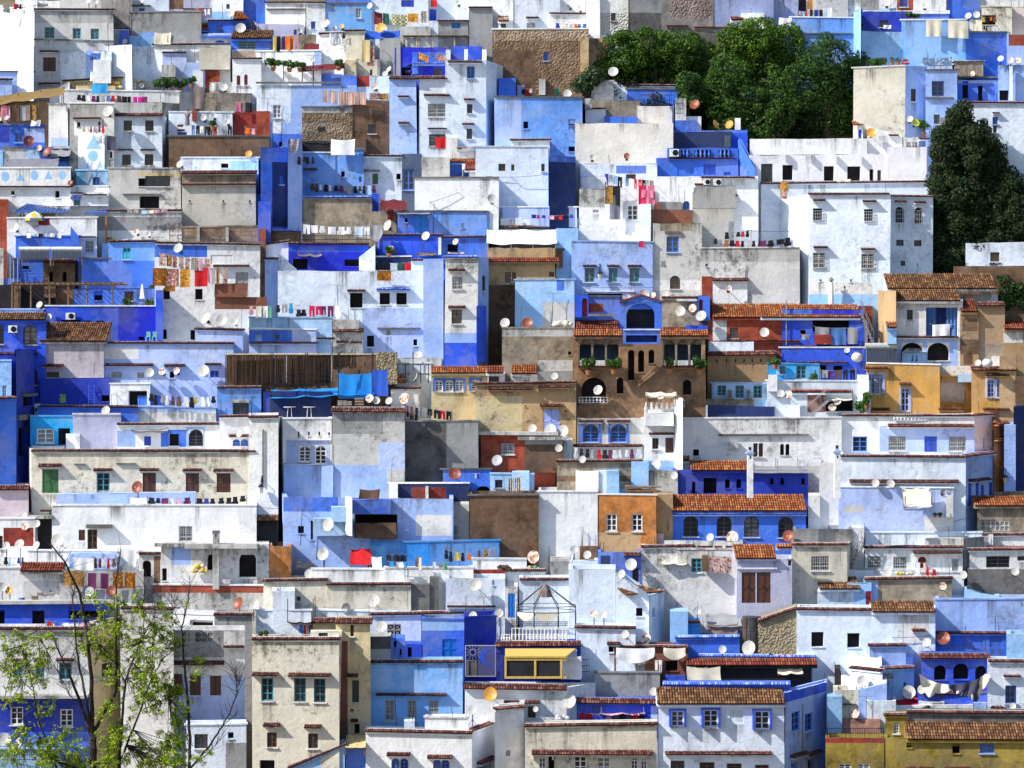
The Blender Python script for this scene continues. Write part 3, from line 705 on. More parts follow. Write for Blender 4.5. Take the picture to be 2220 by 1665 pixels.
def dishmesh(c):
    if c in DM: return DM[c]
    def pm(name,mat,fn,smooth=False):
        mb=MB(); fn(mb); return mb.mesh(name,[mat],smooth=smooth)
    def bowl(mb):          # axis +Z, unit radius, slightly oval
        pr=[(r,.26*r*r) for r in (0.02,.3,.55,.8,.97,1.0)]+[(1.0,.235)]+[(r,.26*r*r-.03) for r in(.97,.8,.55,.3,.02)]
        mb.lathe((0,0,0),pr,20); mb.v=[(x*.93,y,z) for x,y,z in mb.v]
    def arm(mb): mb.tube((0,-.98,.22),(0,-.25,.80),.022,n=5); mb.tube((.5,.5,.1),(0,-.25,.8),.012,n=4); mb.tube((-.5,.5,.1),(0,-.25,.8),.012,n=4)
    def feed(mb): mb.tube((0,-.22,.82),(0,-.34,.72),.065,n=8); mb.box((0,-.2,.86),(.10,.10,.12))
    def back(mb): mb.box((0,0,-.08),(.22,.3,.12)); mb.tube((0,0,-.1),(0,-.12,-.24),.06,n=6)
    if c=='w':
        k=('S','dish_w')
        m,t,p=newmat('dish_w'); v,_=coords(t); MATS[k]=m
        cc=mixc(t,math_(t,'MULTIPLY',ramp(t,noise(t,v,1.6,7,.7),.56,.66),.55),(.50,.49,.46,1),(.28,.14,.07,1)); t.links.new(cc,p.inputs['Base Color']); p.inputs['Roughness'].default_value=.5
    DM[c]=(pm('reflector',dishmat(c),bowl,True),pm('feed_arm',STEEL,arm),pm('feed_horn',simple('plastic_grey',(.5,.5,.48),.5),feed),pm('mount',IRON,back))
    return DM[c]
@later
def D(x,y,dia,col='w',on=1,dy=0,sq=1):
    v=CUR; Y0=v.Y+(v.s*ray_on(v,gx(x)) if v.s else 0)
    px,row=gx(x),gy(y); zroof=v.zr if v.par>0 else min(v.zA,v.zB)
    zc=(HZ-row)/FPX*Y0; roofm=on and (zc>zroof-.05) 
    Y=Y0+(.55 if roofm else -.55)+dy
    Y,cv=clear_of(px,row,Y,.55)
    if cv: v=cv; roofm=False; Y0=yat(cv,px)
    c=P(px,row,Y); r=dia*SC/2/FPX*Y
    o=empty('satellite_dish',c); o['_d']=1
    az=random.gauss(-.30,.22)+(.9 if sq<1 else 0); el=random.uniform(.30,.55)
    q=(Vector((math.sin(az)*math.cos(el),-math.cos(az)*math.cos(el),math.sin(el)))).to_track_quat('Z','Y')
    for nm,me in zip(('reflector','feed_arm','feed_horn','mount'),dishmesh(col)):
        ch=bpy.data.objects.new(nm,me); COL.objects.link(ch); ch.parent=o; ch.rotation_euler=q.to_euler(); ch.scale=(r,r,r)
        ch.location=q@Vector((0,0,-.1*r))
    mb=MB(); b=c+q@Vector((0,-.1*r,-.34*r))
    if roofm:
        mb.tube((b.x,b.y,max(zroof-.02,c.z-3.2)),b,.028,n=6); mb.tube((b.x-.22,b.y+.1,max(zroof-.02,c.z-3.2)),(b.x,b.y,max(zroof,c.z-3.2)+.35),.016,n=4); mb.tube((b.x+.22,b.y+.1,max(zroof-.02,c.z-3.2)),(b.x,b.y,max(zroof,c.z-3.2)+.35),.016,n=4)
    else:
        w=Vector((b.x,Y0+.02,b.z-.12)); mb.tube(b,b-Vector((0,0,.15)),.025,n=6); mb.tube(b-Vector((0,0,.13)),w,.025,n=6); mb.box(w-Vector((0,.04,0)),(.16,.03,.2))
    mb.build('mast',IRON,o)
    pend(o,px,'%s satellite dish on the @'%CN[col],'satellite dish','satellite dishes on roofs and walls')
def clothgrid(mb,p00,U,w,h,outl,Nn,amp=.03,nu=7,nz=6,ph=0,thick=True):
    """hanging cloth: outl(t)-> (u0,u1) fraction at depth fraction t"""
    Z=Vector((0,0,-1)); base=len(mb.v)
    for j in range(nz+1):
        t=j/nz; a,b=outl(t)
        for i in range(nu+1):
            s=a+(b-a)*i/nu; f=amp*math.sin(ph+s*w*9)*(.15+t)
            mb.v.append(tuple(p00+U*(s*w)+Z*(t*h)+Nn*(f+.012)))
    for j in range(nz):
        for i in range(nu): 
            k=base+j*(nu+1)+i; mb.face((k,k+nu+1,k+nu+2,k+1))
def garment(kind,col,pt,U,N,w,h):
    mb=MB(); ph=random.uniform(0,6)
    if kind=='trousers':
        clothgrid(mb,pt,U,w,h*.4,lambda t:(0,1),N,.02,6,3,ph)
        clothgrid(mb,pt-Vector((0,0,h*.4)),U,w,h*.6,lambda t:(0,.44-.05*t),N,.02,3,4,ph); clothgrid(mb,pt-Vector((0,0,h*.4)),U,w,h*.6,lambda t:(.56+.05*t,1),N,.02,3,4,ph+1)
    elif kind=='shirt':
        clothgrid(mb,pt,U,w,h,lambda t:(.14,.86),N,.03,5,5,ph)
        hs=h*.62; clothgrid(mb,pt-Vector((0,0,h*.52)),U,w,h*.42,lambda t:(-.02+.03*t,.14),N,.02,2,3,ph); clothgrid(mb,pt-Vector((0,0,h*.52)),U,w,h*.42,lambda t:(.86,1.02-.03*t),N,.02,2,3,ph)
    else: clothgrid(mb,pt,U,w,h,lambda t:(0,1),N,.05 if kind=='sheet' else .035,9,6,ph)
    # give the cloth a back side a few millimetres behind
    n=len(mb.v); nf=len(mb.f); mb.v+=[tuple(Vector(q)-N*.008) for q in mb.v]
    for i in range(nf): mb.face(tuple(n+k for k in reversed(mb.f[i])))
    o=mb.build(kind,cloth(col),smooth=True)
    return o
@later
def C(x0,y0,x1,y1,h,cols,kind='s',on=0,dy=0):
    v=CUR; cols=cols.split(); Y=v.Y+min(0,v.s)+(.55 if on else -.38)+dy
    for q in (.15,.5,.85):
        Y,cv=clear_of(gx(x0+(x1-x0)*q),gy((y0+y1)/2+h*.25),Y,.4)
        if cv: v=cv; on=0
    a,b=P(gx(x0),gy(y0),Y),P(gx(x1),gy(y1),Y); U=(b-a); Lw=U.length
    if Lw<.1: return
    sag=min(.25,Lw*.03); Uh=U.normalized(); N=Vector((0,-1,0)); H_=h*SC/FPX*Y; n=len(cols); w=Lw/n
    line=empty('clothesline',a-Vector((0,0,.02))); mb=MB()
    pts=[a+U*(i/8)-Vector((0,0,sag*math.sin(math.pi*i/8))) for i in range(9)]
    for p,q in zip(pts,pts[1:]): mb.tube(p,q,.012,n=4,cap=False)
    mb.build('line',simple('rope',(.4,.38,.33),.9),line)
    for p in(a,b):
        mb=MB()
        if on: mb.tube((p.x,p.y,max(v.zr,p.z-2.5)),(p.x,p.y,p.z+.06),.022,n=5)
        else: mb.tube(p,(p.x,yat(v,gx(x0))+.02,p.z+.05),.016,n=5)
        mb.build('post',STEEL,line)
    pend(line,(gx(x0)+gx(x1))/2,'washing line at the @','clothesline','washing lines on terraces')
    for i,c in enumerate(cols):
        t0=(i+.06)/n; p=a+U*t0-Vector((0,0,sag*math.sin(math.pi*(i+.5)/n)-.01)); wi=w*random.uniform(.62,1.08); p=p+Vector((random.uniform(-.04,.06),random.uniform(-.05,.05),0)); Uh=(U.normalized()+Vector((0,0,random.uniform(-.07,.07)))).normalized()
        k={'s':'shirt','t':'trousers','b':'sheet','r':'rug','n':random.choice(['shirt','towel','trousers'])}[kind]
        hh=H_*(random.uniform(.6,1.1) if kind not in 'rb' else random.uniform(.93,1.02))
        if k in('shirt',) and wi>hh*1.1: k='sheet'
        if k=='trousers' and wi>hh*.8: k='sheet' if wi>hh*1.2 else 'shirt'
        if c in RUGS and k=='sheet': k='rug'
        o=garment(k,c,p-N*0+Vector((0,-.02,0)),Uh,N,wi,hh)
        pend(o,gx(x0)+i,'%s %s hung at the @'%(CN.get(c,c),{'shirt':'shirt','trousers':'pair of trousers','sheet':'sheet','rug':'rug','towel':'towel'}[k]),k,'laundry and rugs hanging out')
CATS=['parasol','chair','tarpaulin','awning','canopy','blanket','carpet','towel','curtain','drape','cover','sheet','cloth','board','heap','sacking','rags','rug','mat','roof','shade','tent']
@later
def X(x0,y0,x1,y1,col,dep,label,drop=0,on=1,ty=0):
    v=CUR; Y=v.Y+(.35 if on else -.45); Y,cv=clear_of(gx((x0+x1)/2),gy((y0+y1)/2 if drop else y1-6),Y,.5); cat=next((c for c in CATS if c in label.split()),'cloth'); N=Vector((0,-1,0))
    if cat=='chair': return chair(x0,y0,x1,y1,label)
    if cat=='parasol': return closedparasol(x0,y0,x1,y1,label)
    mb=MB(); U=Vector((1,0,0))
    if cat in('heap','sacking','rags','mat') or 'roll' in label or label.startswith('rolled'):
        a,b=P(gx(x0),gy(y1),Y),P(gx(x1),gy(y0),Y); o=empty(cat,a); rs=random.Random(x0)
        cols={'junk':['junk','blue2','dgreen','white','red'],'yellow':['yellow','straw','cream']}.get(col,[col,'cream' if col!='fleece' else 'fleece'])
        w,h=b.x-a.x,b.z-a.z
        for i in range(9):
            q=MB(); r=min(w*.2,h*.5)*rs.uniform(.7,1.1); cx=a.x+r+(w-2*r)*((i%5)/4); cz=a.z+r*.7+(h-1.4*r)*rs.uniform(0,1)*(.9 if i>4 else .3)
            q.lathe((0,0,0),[(r*math.cos(t)*rs.uniform(.8,1.1),r*.75*math.sin(t)) for t in [(-1.5+3*k/6) for k in range(7)]],9)
            q.v=[(cx+x*rs.uniform(.85,1.25),Y+.2+y*.8,cz+z) for x,y,z in q.v]; q.build('bundle',cloth(cols[i%len(cols)]),o,smooth=True)
        tag(o,label,cat); return
    if drop:
        a,b=P(gx(x0),gy(y0),Y),P(gx(x1),gy(y0),Y); h=(P(0,gy(y0),Y)-P(0,gy(y1),Y)).z; w=b.x-a.x; nu=max(6,int(w/.22)); nz=max(5,int(h/.25)); rs=random.Random(x0+y0)
        ph=[rs.uniform(0,6) for _ in range(3)]
        for j in range(nz+1):
            t=j/nz
            for i in range(nu+1):
                s=i/nu; zt=h*t*(1 if drop==1 else (.45+.55*math.sin(math.pi*min(1,max(0,.08+.84*s)))**.7)); sag=.06*w*math.sin(math.pi*s)*(1-t) if drop==1 else .05*math.sin(math.pi*s)
                mb.v.append(tuple(a+U*(w*s+.05*math.sin(ph[2]+t*3)*t)+Vector((0,-.05*math.sin(ph[0]+s*w*5)*(.3+t)-.03*math.sin(ph[1]+s*w*13+t*2)-.1*t,-zt-min(sag,.3)))))
    else:
        a,b=P(gx(x0),gy(y1),Y-dep*.15),P(gx(x1),gy(y1+(ty if ty>0 else 0)),Y-dep*.15); zt=(HZ-gy(y0))/FPX*(Y+dep)
        if abs(zt-a.z)>dep*1.2: zt=a.z+math.copysign(dep*1.2,zt-a.z)
        w=b.x-a.x; nu=max(6,int(w/.3)); nz=6; tl=-ty*SC/FPX*Y; rs=random.Random(x0+y0); ph=rs.uniform(0,6); soft=.02 if ('corrugated' in label or 'metal' in label or 'slab' in label or 'plaster' in label) else .07
        for j in range(nz+1):
            t=j/nz
            for i in range(nu+1):
                s=i/nu; z=a.z+(zt-a.z)*t-(soft*2.4*math.sin(math.pi*t)+soft*1.2*math.sin(math.pi*((s*max(2,round(w/2)))%1)))+tl*s+soft*.35*math.sin(ph+s*w*4+t*3)
                mb.v.append((a.x+w*s,a.y+(dep*1.15)*t,z))
    for j in range(nz):
        for i in range(nu): k=j*(nu+1)+i; mb.face((k,k+1,k+nu+2,k+nu+1))
    n=len(mb.v); nf=len(mb.f); off=Vector((0,.012,0)) if drop else Vector((0,0,-.015)); mb.v+=[tuple(Vector(q)+off) for q in mb.v]
    for i in range(nf): mb.face(tuple(n+k for k in reversed(mb.f[i])))
    hard='corrugated' in label or 'metal' in label or 'slab' in label or cat=='board'
    mat=cloth(col)
    if drop:
        o=mb.build(cat,mat,smooth=True); tag(o,label,cat)
    else:
        o=empty(cat,a); mb.build('sheet' if cat!='sheet' else 'panel',mat,o,smooth=not hard); q=MB(); zf=v.zr-.02
        for s in (.03,.97) if w<4 else (.02,.35,.66,.98):
            q.tube((a.x+w*s,a.y+.08,max(zf,a.z-2.3)),(a.x+w*s,a.y+.08,a.z-.05+tl*s),.03,n=5); q.tube((a.x+w*s,a.y+dep,max(zf,a.z-2.3)),(a.x+w*s,a.y+dep,zt-.08+tl*s),.03,n=5)
        q.build('pole',WOOD if col in('brown','straw','thatch','cream') else IRON if col=='azure' else STEEL,o); tag(o,label,cat)
@later
def A(x,yt,k=''):
    v=CUR; Y=v.Y+.7; Y,cv=clear_of(gx(x),gy(yt+20),Y,.4); p=P(gx(x),gy(yt),Y); z0=v.zr-.02 if not cv else p.z-2.2
    if p.z-z0<.4: z0=p.z-1.5; 
    z0=max(z0,p.z-5.5); o=empty('antenna',(p.x,Y,z0)); mb=MB(); lean=random.uniform(-.12,.12)
    b=Vector((p.x+lean,Y,z0)); mb.tube(b,p,.024,.015,n=5); 
    if cv:
        for q in(.3,1.6): mb.tube((p.x,Y,p.z-q),(p.x,yat(cv,gx(x))+.02,p.z-q),.015,n=4)
    mb.build('pole',IRON,o)
    if k=='y' or random.random()<.35:
        q=MB(); d=Vector((math.cos(.3),math.sin(.3),0)); e=Vector((-d.y,d.x,.0)); q.tube(p-d*.55,p+d*.55,.014,n=4)
        for i in range(6): c=p+d*(-.5+.2*i); q.tube(c-e*(.24-.02*i)-Vector((0,0,.1)),c+e*(.24-.02*i)+Vector((0,0,.1)),.009,n=4)
        q.build('aerial',STEEL,o)
    pend(o,gx(x),'thin antenna pole on the @','antenna','antenna poles on roofs')
def B(x0,y0,x1,y1,col='k'):
    v=CUR; m={'k':IRON,'w':paint('w'),'b':paint('sb'),'r':simple('rusty_rail',(.22,.07,.04),.8)}[col]; Y=v.Y+(.12 if gy(y1)<=v.row[0]+8 else -.25)
    a,b=P(gx(x0),gy(y1),Y),P(gx(x1),gy(y1),Y); h=(HZ-gy(y0))/FPX*Y-a.z; w=b.x-a.x; mb=MB(); r=.016 if col!='w' else .02
    for t in (0.04,.5,1.0): mb.tube(a+Vector((0,0,h*t)),b+Vector((0,0,h*t)),r*1.2,n=5)
    n=max(3,int(w/(.13 if col=='k' else .2)))
    for i in range(n+1):
        p=a+Vector((w*i/n,0,0)); 
        if col=='w': mb.lathe(p,[(.02,0),(.045,h*.2),(.05,h*.4),(.02,h*.7),(.035,h)],6)
        else: mb.tube(p,p+Vector((0,0,h)),r*.6 if i%8 else r*1.5,n=4,cap=False)
    mb.build('railing',m,v.root)
def leafmesh(mb,c,rad,n,size,rs,shape=1.0,droop=0):
    for _ in range(n):
        while True:
            q=Vector((rs.uniform(-1,1),rs.uniform(-1,1),rs.uniform(-1,1)))
            if .35<q.length<=1: break
        if rs.random()<.75: q=q.normalized()*rs.uniform(.72,1.02)
        p=Vector((c[0]+q.x*rad[0],c[1]+q.y*rad[1],c[2]+q.z*rad[2]))
        d=Vector((rs.gauss(0,1)+q.x,rs.gauss(0,1)+q.y-.2,rs.gauss(0,1)+q.z*.8+.5)).normalized(); a=d.orthogonal().normalized(); b=d.cross(a); s=size*rs.uniform(.6,1.3); th=rs.uniform(0,6.28)
        a,b=a*math.cos(th)+b*math.sin(th),b*math.cos(th)-a*math.sin(th)
        mb.poly([p-a*s,p-b*s*.45+d*s*.1,p+a*s,p+b*s*.45+d*s*.1],0,rs.random())
def leafmat(name,c0,c1,c2):
    k=('F',name)
    if k in MATS: return MATS[k]
    m,t,p=newmat('leaf_'+name); at=nd(t,"Attribute",attribute_name="rnd"); r=nd(t,"ValToRGB"); e=r.color_ramp.elements; e[0].color=lin(c0); e[1].color=lin(c2); q=e.new(.55); q.color=lin(c1)
    t.links.new(at.outputs['Fac'],r.inputs[0]); t.links.new(r.outputs[0],p.inputs['Base Color']); p.inputs['Roughness'].default_value=.6; p.inputs['Specular IOR Level'].default_value=.25
    tr=nd(t,"BsdfTranslucent"); t.links.new(r.outputs[0],tr.inputs[0]); mx=nd(t,"MixShader"); mx.inputs[0].default_value=.3; t.links.new(p.outputs[0],mx.inputs[1]); t.links.new(tr.outputs[0],mx.inputs[2])
    t.links.new(mx.outputs[0],t.nodes["Material Output"].inputs[0]); MATS[k]=m; return m
POT=simple('terracotta_pot',(.32,.12,.05),.8); BARK=simple('bark',(.034,.025,.02),.95,0,.45,3)
@later
def PLANT(x,y,w,h):
    v=CUR; Y=v.Y-.05 if gy(y)>v.row[0]+4 else v.Y+.6; Y,cv=clear_of(gx(x),gy(y),Y,.6); rs=random.Random(x*7+y); c=P(gx(x),gy(y),Y); rx=w*SC/2/FPX*Y; rz=h*SC/2/FPX*Y; o=empty('shrub',c-Vector((0,0,rz)))
    mb=MB()
    for i in range(max(2,int(w/35))):
        t=(i+.5)/max(2,int(w/35))*2-1; leafmesh(mb,(c.x+t*rx*.75,c.y+rs.uniform(-.2,.2),c.z+rs.uniform(-.3,.3)*rz),(rx*.45,.4,rz*rs.uniform(.5,.95)),110,.12,rs)
    mb.build('foliage',leafmat('shrub',(.02,.05,.012),(.05,.12,.02),(.12,.22,.04)),o,attr='rnd'); mb=MB()
    for i in range(4): mb.tube((c.x+rs.uniform(-.4,.4)*rx,c.y,c.z-rz*1.05),(c.x+rs.uniform(-.8,.8)*rx,c.y,c.z+rz*.4),.02,.01,n=4)
    mb.build('stem',BARK,o); mb=MB(); mb.lathe((c.x,c.y,c.z-rz*1.05-.3),[(.0,.0),(.13,0),(.2,.3),(.17,.3),(.16,.25),(0,.25)],10); mb.build('pot',POT,o)
    pend(o,gx(x),'leafy green shrub at the @','shrub','potted shrubs on terraces')
@later
def AC(x,y,w,h):
    v=CUR; z1,z0=zpos(v,gx(x),gy(y)),zpos(v,gx(x),gy(y+h)); u0,u1=upos(v,gx(x)),upos(v,gx(x+w)); o=empty('air_conditioner',fpt(v,(u0+u1)/2,z0,.1)); mb=MB(); fbox(mb,v,u0,u1,z0,z1,.12,.45); mb.build('casing',paint('w'),o)
    mb=MB(); c=fpt(v,u0+(u1-u0)*.62,(z0+z1)/2,.455); r=(z1-z0)*.38; N=v.N
    for rr in(1,.8,.6,.4):
        pts=[c+v.U*math.cos(i*math.pi/8)*r*rr+Vector((0,0,1))*math.sin(i*math.pi/8)*r*rr for i in range(17)]
        for p,q in zip(pts,pts[1:]): mb.tube(p,q,.012,n=4,cap=False)
    for i in range(8): mb.tube(c,c+v.U*math.cos(i*math.pi/4)*r+Vector((0,0,1))*math.sin(i*math.pi/4)*r,.01,n=4)
    mb.build('fan_grille',IRON,o); mb=MB(); mb.poly([c-N*.002+v.U*math.cos(i*math.pi/8)*r+Vector((0,0,1))*math.sin(i*math.pi/8)*r for i in range(16)]); mb.build('fan_opening',DARK,o)
    mb=MB(); fbox(mb,v,u0+.05,u0+.1,z0-.06,z0,-.01,.42); fbox(mb,v,u1-.1,u1-.05,z0-.06,z0,-.01,.42); mb.build('bracket',IRON,o)
    pend(o,gx(x),'white air conditioner box on the @','air conditioner','air conditioner boxes')
def chair(x0,y0,x1,y1,label):
    v=CUR; Y=v.Y-.6; a=P(gx((x0+x1)/2),gy(y1),Y); o=empty('chair',a); s=.27; m=simple('green_plastic',(.22,.55,.33),.5)
    for i in(-1,1):
        for j in(-1,1): q=MB(); q.tube(a+Vector((i*s*.5,j*s*.5,0)),a+Vector((i*s*.42,j*s*.42,.28)),.025,n=5); q.build('leg',m,o)
    q=MB(); q.box(a+Vector((0,0,.29)),(s,s,.03)); q.build('seat',m,o); q=MB()
    for i in range(5): q.box(a+Vector((-s*.4+i*s*.2,s*.48,.43)),(.035,.02,.28))
    q.box(a+Vector((0,s*.48,.58)),(s,.03,.05)); q.build('backrest',m,o); tag(o,label,'chair')
def closedparasol(x0,y0,x1,y1,label):
    v=CUR; Y=v.Y-.7; c=gx((x0+x1)/2); a=P(c,gy(y1),Y); t=P(c,gy(y0),Y); h=t.z-a.z; o=empty('parasol',a); q=MB(); q.tube(a,t,.025,n=6); q.build('pole',STEEL,o)
    q=MB(); q.lathe(a,[(.17,h*.25),(.12,h*.45),(.09,h*.7),(.03,h*.98)],9); q.build('canopy',cloth('white'),o); q=MB(); q.lathe(a,[(0,0),(.24,0),(.24,.07),(.05,.1)],12); q.build('base',STEEL,o); tag(o,label,'parasol')
@later
def PARASOL(x,yt,w,yb):
    v=CUR; Y=v.Y-2.6; a=P(gx(x),gy(yt+130),Y); t=P(gx(x),gy(yt-8),Y); r=w*SC/2/FPX*Y; h=t.z-a.z; o=empty('parasol',a); q=MB(); q.tube(a,t,.03,n=6); q.build('pole',paint('w'),o)
    me=[cloth('yellow'),cloth('white'),cloth('blue2')]; q=MB(); n=10; k0=t-Vector((0,0,.02))
    for i in range(n):
        a0,a1=2*math.pi*i/n,2*math.pi*(i+1)/n; e=lambda ang,f,d:Vector((t.x+math.cos(ang)*r*f,t.y+math.sin(ang)*r*f,t.z-d))
        q.poly([k0,e(a0,.6,.2),e(a1,.6,.2)],0 if i%2 else 1); q.poly([e(a0,.6,.2),e(a0,1,.5),e(a1,1,.5),e(a1,.6,.2)],0 if i%2 else 1); q.poly([e(a0,1,.5),e(a0,1.01,.68),e(a1,1.01,.68),e(a1,1,.5)],2 if i%2 else 0)
    q.build('canopy',me,o); q=MB(); q.lathe(a,[(0,0),(.25,0),(.25,.07),(.05,.1)],12); q.build('base',STEEL,o); tag(o,'open yellow and white parasol with blue fringe beside blue porch roof','parasol')
def PIPE(x,y0,y1):
    v=CUR; u=upos(v,gx(x)); mb=MB(); mb.tube(fpt(v,u,zpos(v,gx(x),gy(y1)),.07),fpt(v,u,zpos(v,gx(x),gy(y0)),.07),.04,n=6); mb.build('drainpipe',STEEL if v.code not in('dw','br') else IRON,v.root)
@later
def LADDER(x0,x1,y0,y1):
    v=CUR; Y=v.Y-.25; mb=MB(); a,b=P(gx(x0),gy(y1),Y-.4),P(gx(x1),gy(y1),Y-.4); c,d=P(gx(x0)+1,gy(y0),Y+.1),P(gx(x1)-1,gy(y0),Y+.1); o=empty('ladder',a); m=paint('sb')
    for p,q in((a,c),(b,d)): q_=MB(); q_.tube(p,q,.03,n=5); q_.build('rail',m,o)
    for i in range(1,8): q_=MB(); q_.tube(a+(c-a)*i/8,b+(d-b)*i/8,.02,n=5); q_.build('rung',m,o)
    pend(o,gx(x0),'blue ladder leaning on the @','ladder','blue ladders')
@later
def LANTERN(x,y):
    v=CUR; u=upos(v,gx(x)); z=zpos(v,gx(x),gy(y)); o=empty('wall_lantern',fpt(v,u,z,.3)); q=MB(); q.tube(fpt(v,u,z+.75,0),fpt(v,u,z+.8,.35),.025,n=5); q.tube(fpt(v,u,z+.8,.35),fpt(v,u,z+.45,.35),.015,n=5); q.tube(fpt(v,u,z+1.0,0.02),fpt(v,u,z+.5,0.02),.03,n=5); q.build('bracket',IRON,o)
    q=MB(); q.lathe(fpt(v,u,z,.35),[(.0,-.05),(.09,-.05),(.10,0),(.17,.32)],6); q.build('glass',simple('lamp_glass',(.5,.5,.45),.2),o); q=MB(); q.lathe(fpt(v,u,z,.35),[(.2,.32),(.12,.45),(.02,.52)],6); q.build('cap',IRON,o)
    pend(o,gx(x),'black wall lantern on the @','lantern','wall lanterns')
@later
def CHIMNEY(x,y,w,yb,code='gw'):
    v=CUR; Y=v.Y-.5; Y,cv=clear_of(gx(x+w/2),gy((y+yb)/2),Y,.5); a=P(gx(x),gy(yb),Y); t=P(gx(x+w),gy(y),Y); W_=t.x-a.x; o=empty('chimney',a); c=Vector(((a.x+t.x)/2,Y,0)); h=t.z-a.z; q=MB()
    if code=='w':
        q.lathe((c.x,Y,a.z),[(W_*.5,0),(W_*.48,h*.3),(W_*.36,h*.72),(W_*.3,h*.84)],12); q.build('shaft',wallmat('w'),o,smooth=True); q=MB(); q.lathe((c.x,Y,a.z),[(W_*.22,h*.84),(W_*.22,h*.88)],10); q.build('neck',IRON,o); q=MB(); q.lathe((c.x,Y,a.z),[(W_*.5,h*.88),(W_*.3,h*.94),(.02,h)],12); q.build('cap',wallmat('tn'),o)
    else:
        q.box((c.x,Y,a.z+h*.48),(W_,W_,h*.96)); q.build('shaft',wallmat(code),o); q=MB(); q.box((c.x,Y,a.z+h*.98),(W_*1.12,W_*1.12,h*.04)); q.build('cap',wallmat('gb'),o); q=MB(); q.box((c.x,Y-W_*.505,a.z+h*.92),(W_*.2,.02,h*.05)); q.build('vent',DARK,o)
    pend(o,gx(x),'tall chimney in front of the @','chimney','chimneys')
@later
def CHIMNEYHOUSE(x,y,w,yb):
    v=CUR; Y=v.Y-3.0; a=P(gx(x),gy(yb),Y); t=P(gx(x+w),gy(y),Y); W_=t.x-a.x; h=t.z-a.z; c=Vector(((a.x+t.x)/2,Y,0)); o=empty('chimney_pot',a); q=MB(); q.box((c.x,Y,a.z+h*.3-1),(W_*.7,W_*.7,h*.6+2)); q.build('shaft',wallmat('w'),o); q=MB(); b=a.z+h*.6
    q.poly([(c.x-W_*.6,Y-W_*.5,b),(c.x+W_*.6,Y-W_*.5,b),(c.x,Y-W_*.5,b+h*.2)]); q.poly([(c.x-W_*.6,Y-W_*.5,b),(c.x,Y-W_*.5,b+h*.2),(c.x,Y+W_*.5,b+h*.2),(c.x-W_*.6,Y+W_*.5,b)]); q.poly([(c.x+W_*.6,Y+W_*.5,b),(c.x,Y+W_*.5,b+h*.2),(c.x,Y-W_*.5,b+h*.2),(c.x+W_*.6,Y-W_*.5,b)]); q.poly([(c.x-W_*.6,Y+W_*.5,b),(c.x+W_*.6,Y+W_*.5,b),(c.x+W_*.6,Y-W_*.5,b),(c.x-W_*.6,Y-W_*.5,b)]); q.build('roof',paint('pl'),o)
    q=MB(); q.box((c.x,Y,b+h*.25),(W_*.3,W_*.3,h*.2)); q.build('flue',IRON,o); q=MB(); q.box((c.x,Y-W_*.355,a.z+h*.38),(W_*.16,.02,h*.13)); q.build('vent',DARK,o)
    pend(o,gx(x),'little house shaped white chimney before the @','chimney','house shaped chimneys')
@later
def SOLAR(x0,x1,y0,y1,n):
    v=CUR; Y=v.Y-.6 if n==1 else v.Y-.8
    for i in range(n):
        e0=x0+(x1-x0)*i/n; e1=x0+(x1-x0)*(i+1)/n-6; a=P(gx(e0),gy(y1),Y-1.0); b=P(gx(e1),gy(y1),Y-1.0); t0=P(gx(e0),gy(y0),Y); t1=P(gx(e1),gy(y0),Y); r=abs(t0.z-a.z)*.17; o=empty('solar_water_heater',a)
        q=MB(); z=Vector((0,0,-r)); q.tube(t0+z,t1+z,r,n=12); q.build('tank',paint('w') if n==2 else simple('tank_grey',(.42,.43,.42),.4),o,smooth=False); q=MB(); s0,s1=t0+Vector((.06,-.1,-2*r)),t1+Vector((-.06,-.1,-2*r)); q.hexa([a+Vector((.06,0,0)),b-Vector((.06,0,0)),b+Vector((-.06,.06,.0)),a+Vector((.06,.06,0)),s0,s1,s1+Vector((0,.06,0)),s0+Vector((0,.06,0))]); q.build('frame',STEEL,o)
        q=MB(); m=max(8,int((b.x-a.x)/.09))
        for j in range(m): f=(j+.5)/m; q.tube(a+(b-a)*(.03+.94*f)+Vector((0,-.04,0)),s0+(s1-s0)*f+Vector((0,-.04,0)),.03,n=5,cap=False)
        q.build('tubes',simple('solar_tubes',(.06,.07,.09),.2,.2,.2),o,kind='stuff'); q=MB()
        for p in(a,b): q.tube(p,p+Vector((0,0,-.5)),.02,n=4); q.tube((p.x,Y+.1,t0.z-r),(p.x,Y+.1,a.z-.5),.02,n=4)
        q.build('stand',STEEL,o); pend(o,gx(e0),'solar water heater above the @','solar heater','solar water heaters')
@later
def BALL(x,y,d):
    v=CUR; Y=v.Y-.5; c=P(gx(x),gy(y),Y); r=d*SC/2/FPX*Y; o=empty('water_tank',c-Vector((0,0,r))); q=MB(); q.lathe(c,[(r*math.cos(t)*1.0,r*.85*math.sin(t)) for t in [(-1.45+2.9*k/10) for k in range(11)]],16); q.build('tank',simple('tank_white',(.62,.62,.62),.5),o,smooth=True); q=MB(); q.lathe(c,[(.14,r*.82),(.14,r*.95),(0,r*.97)],10); q.build('lid',STEEL,o); pend(o,gx(x),'round pale water tank at the @','water tank','round water tanks')
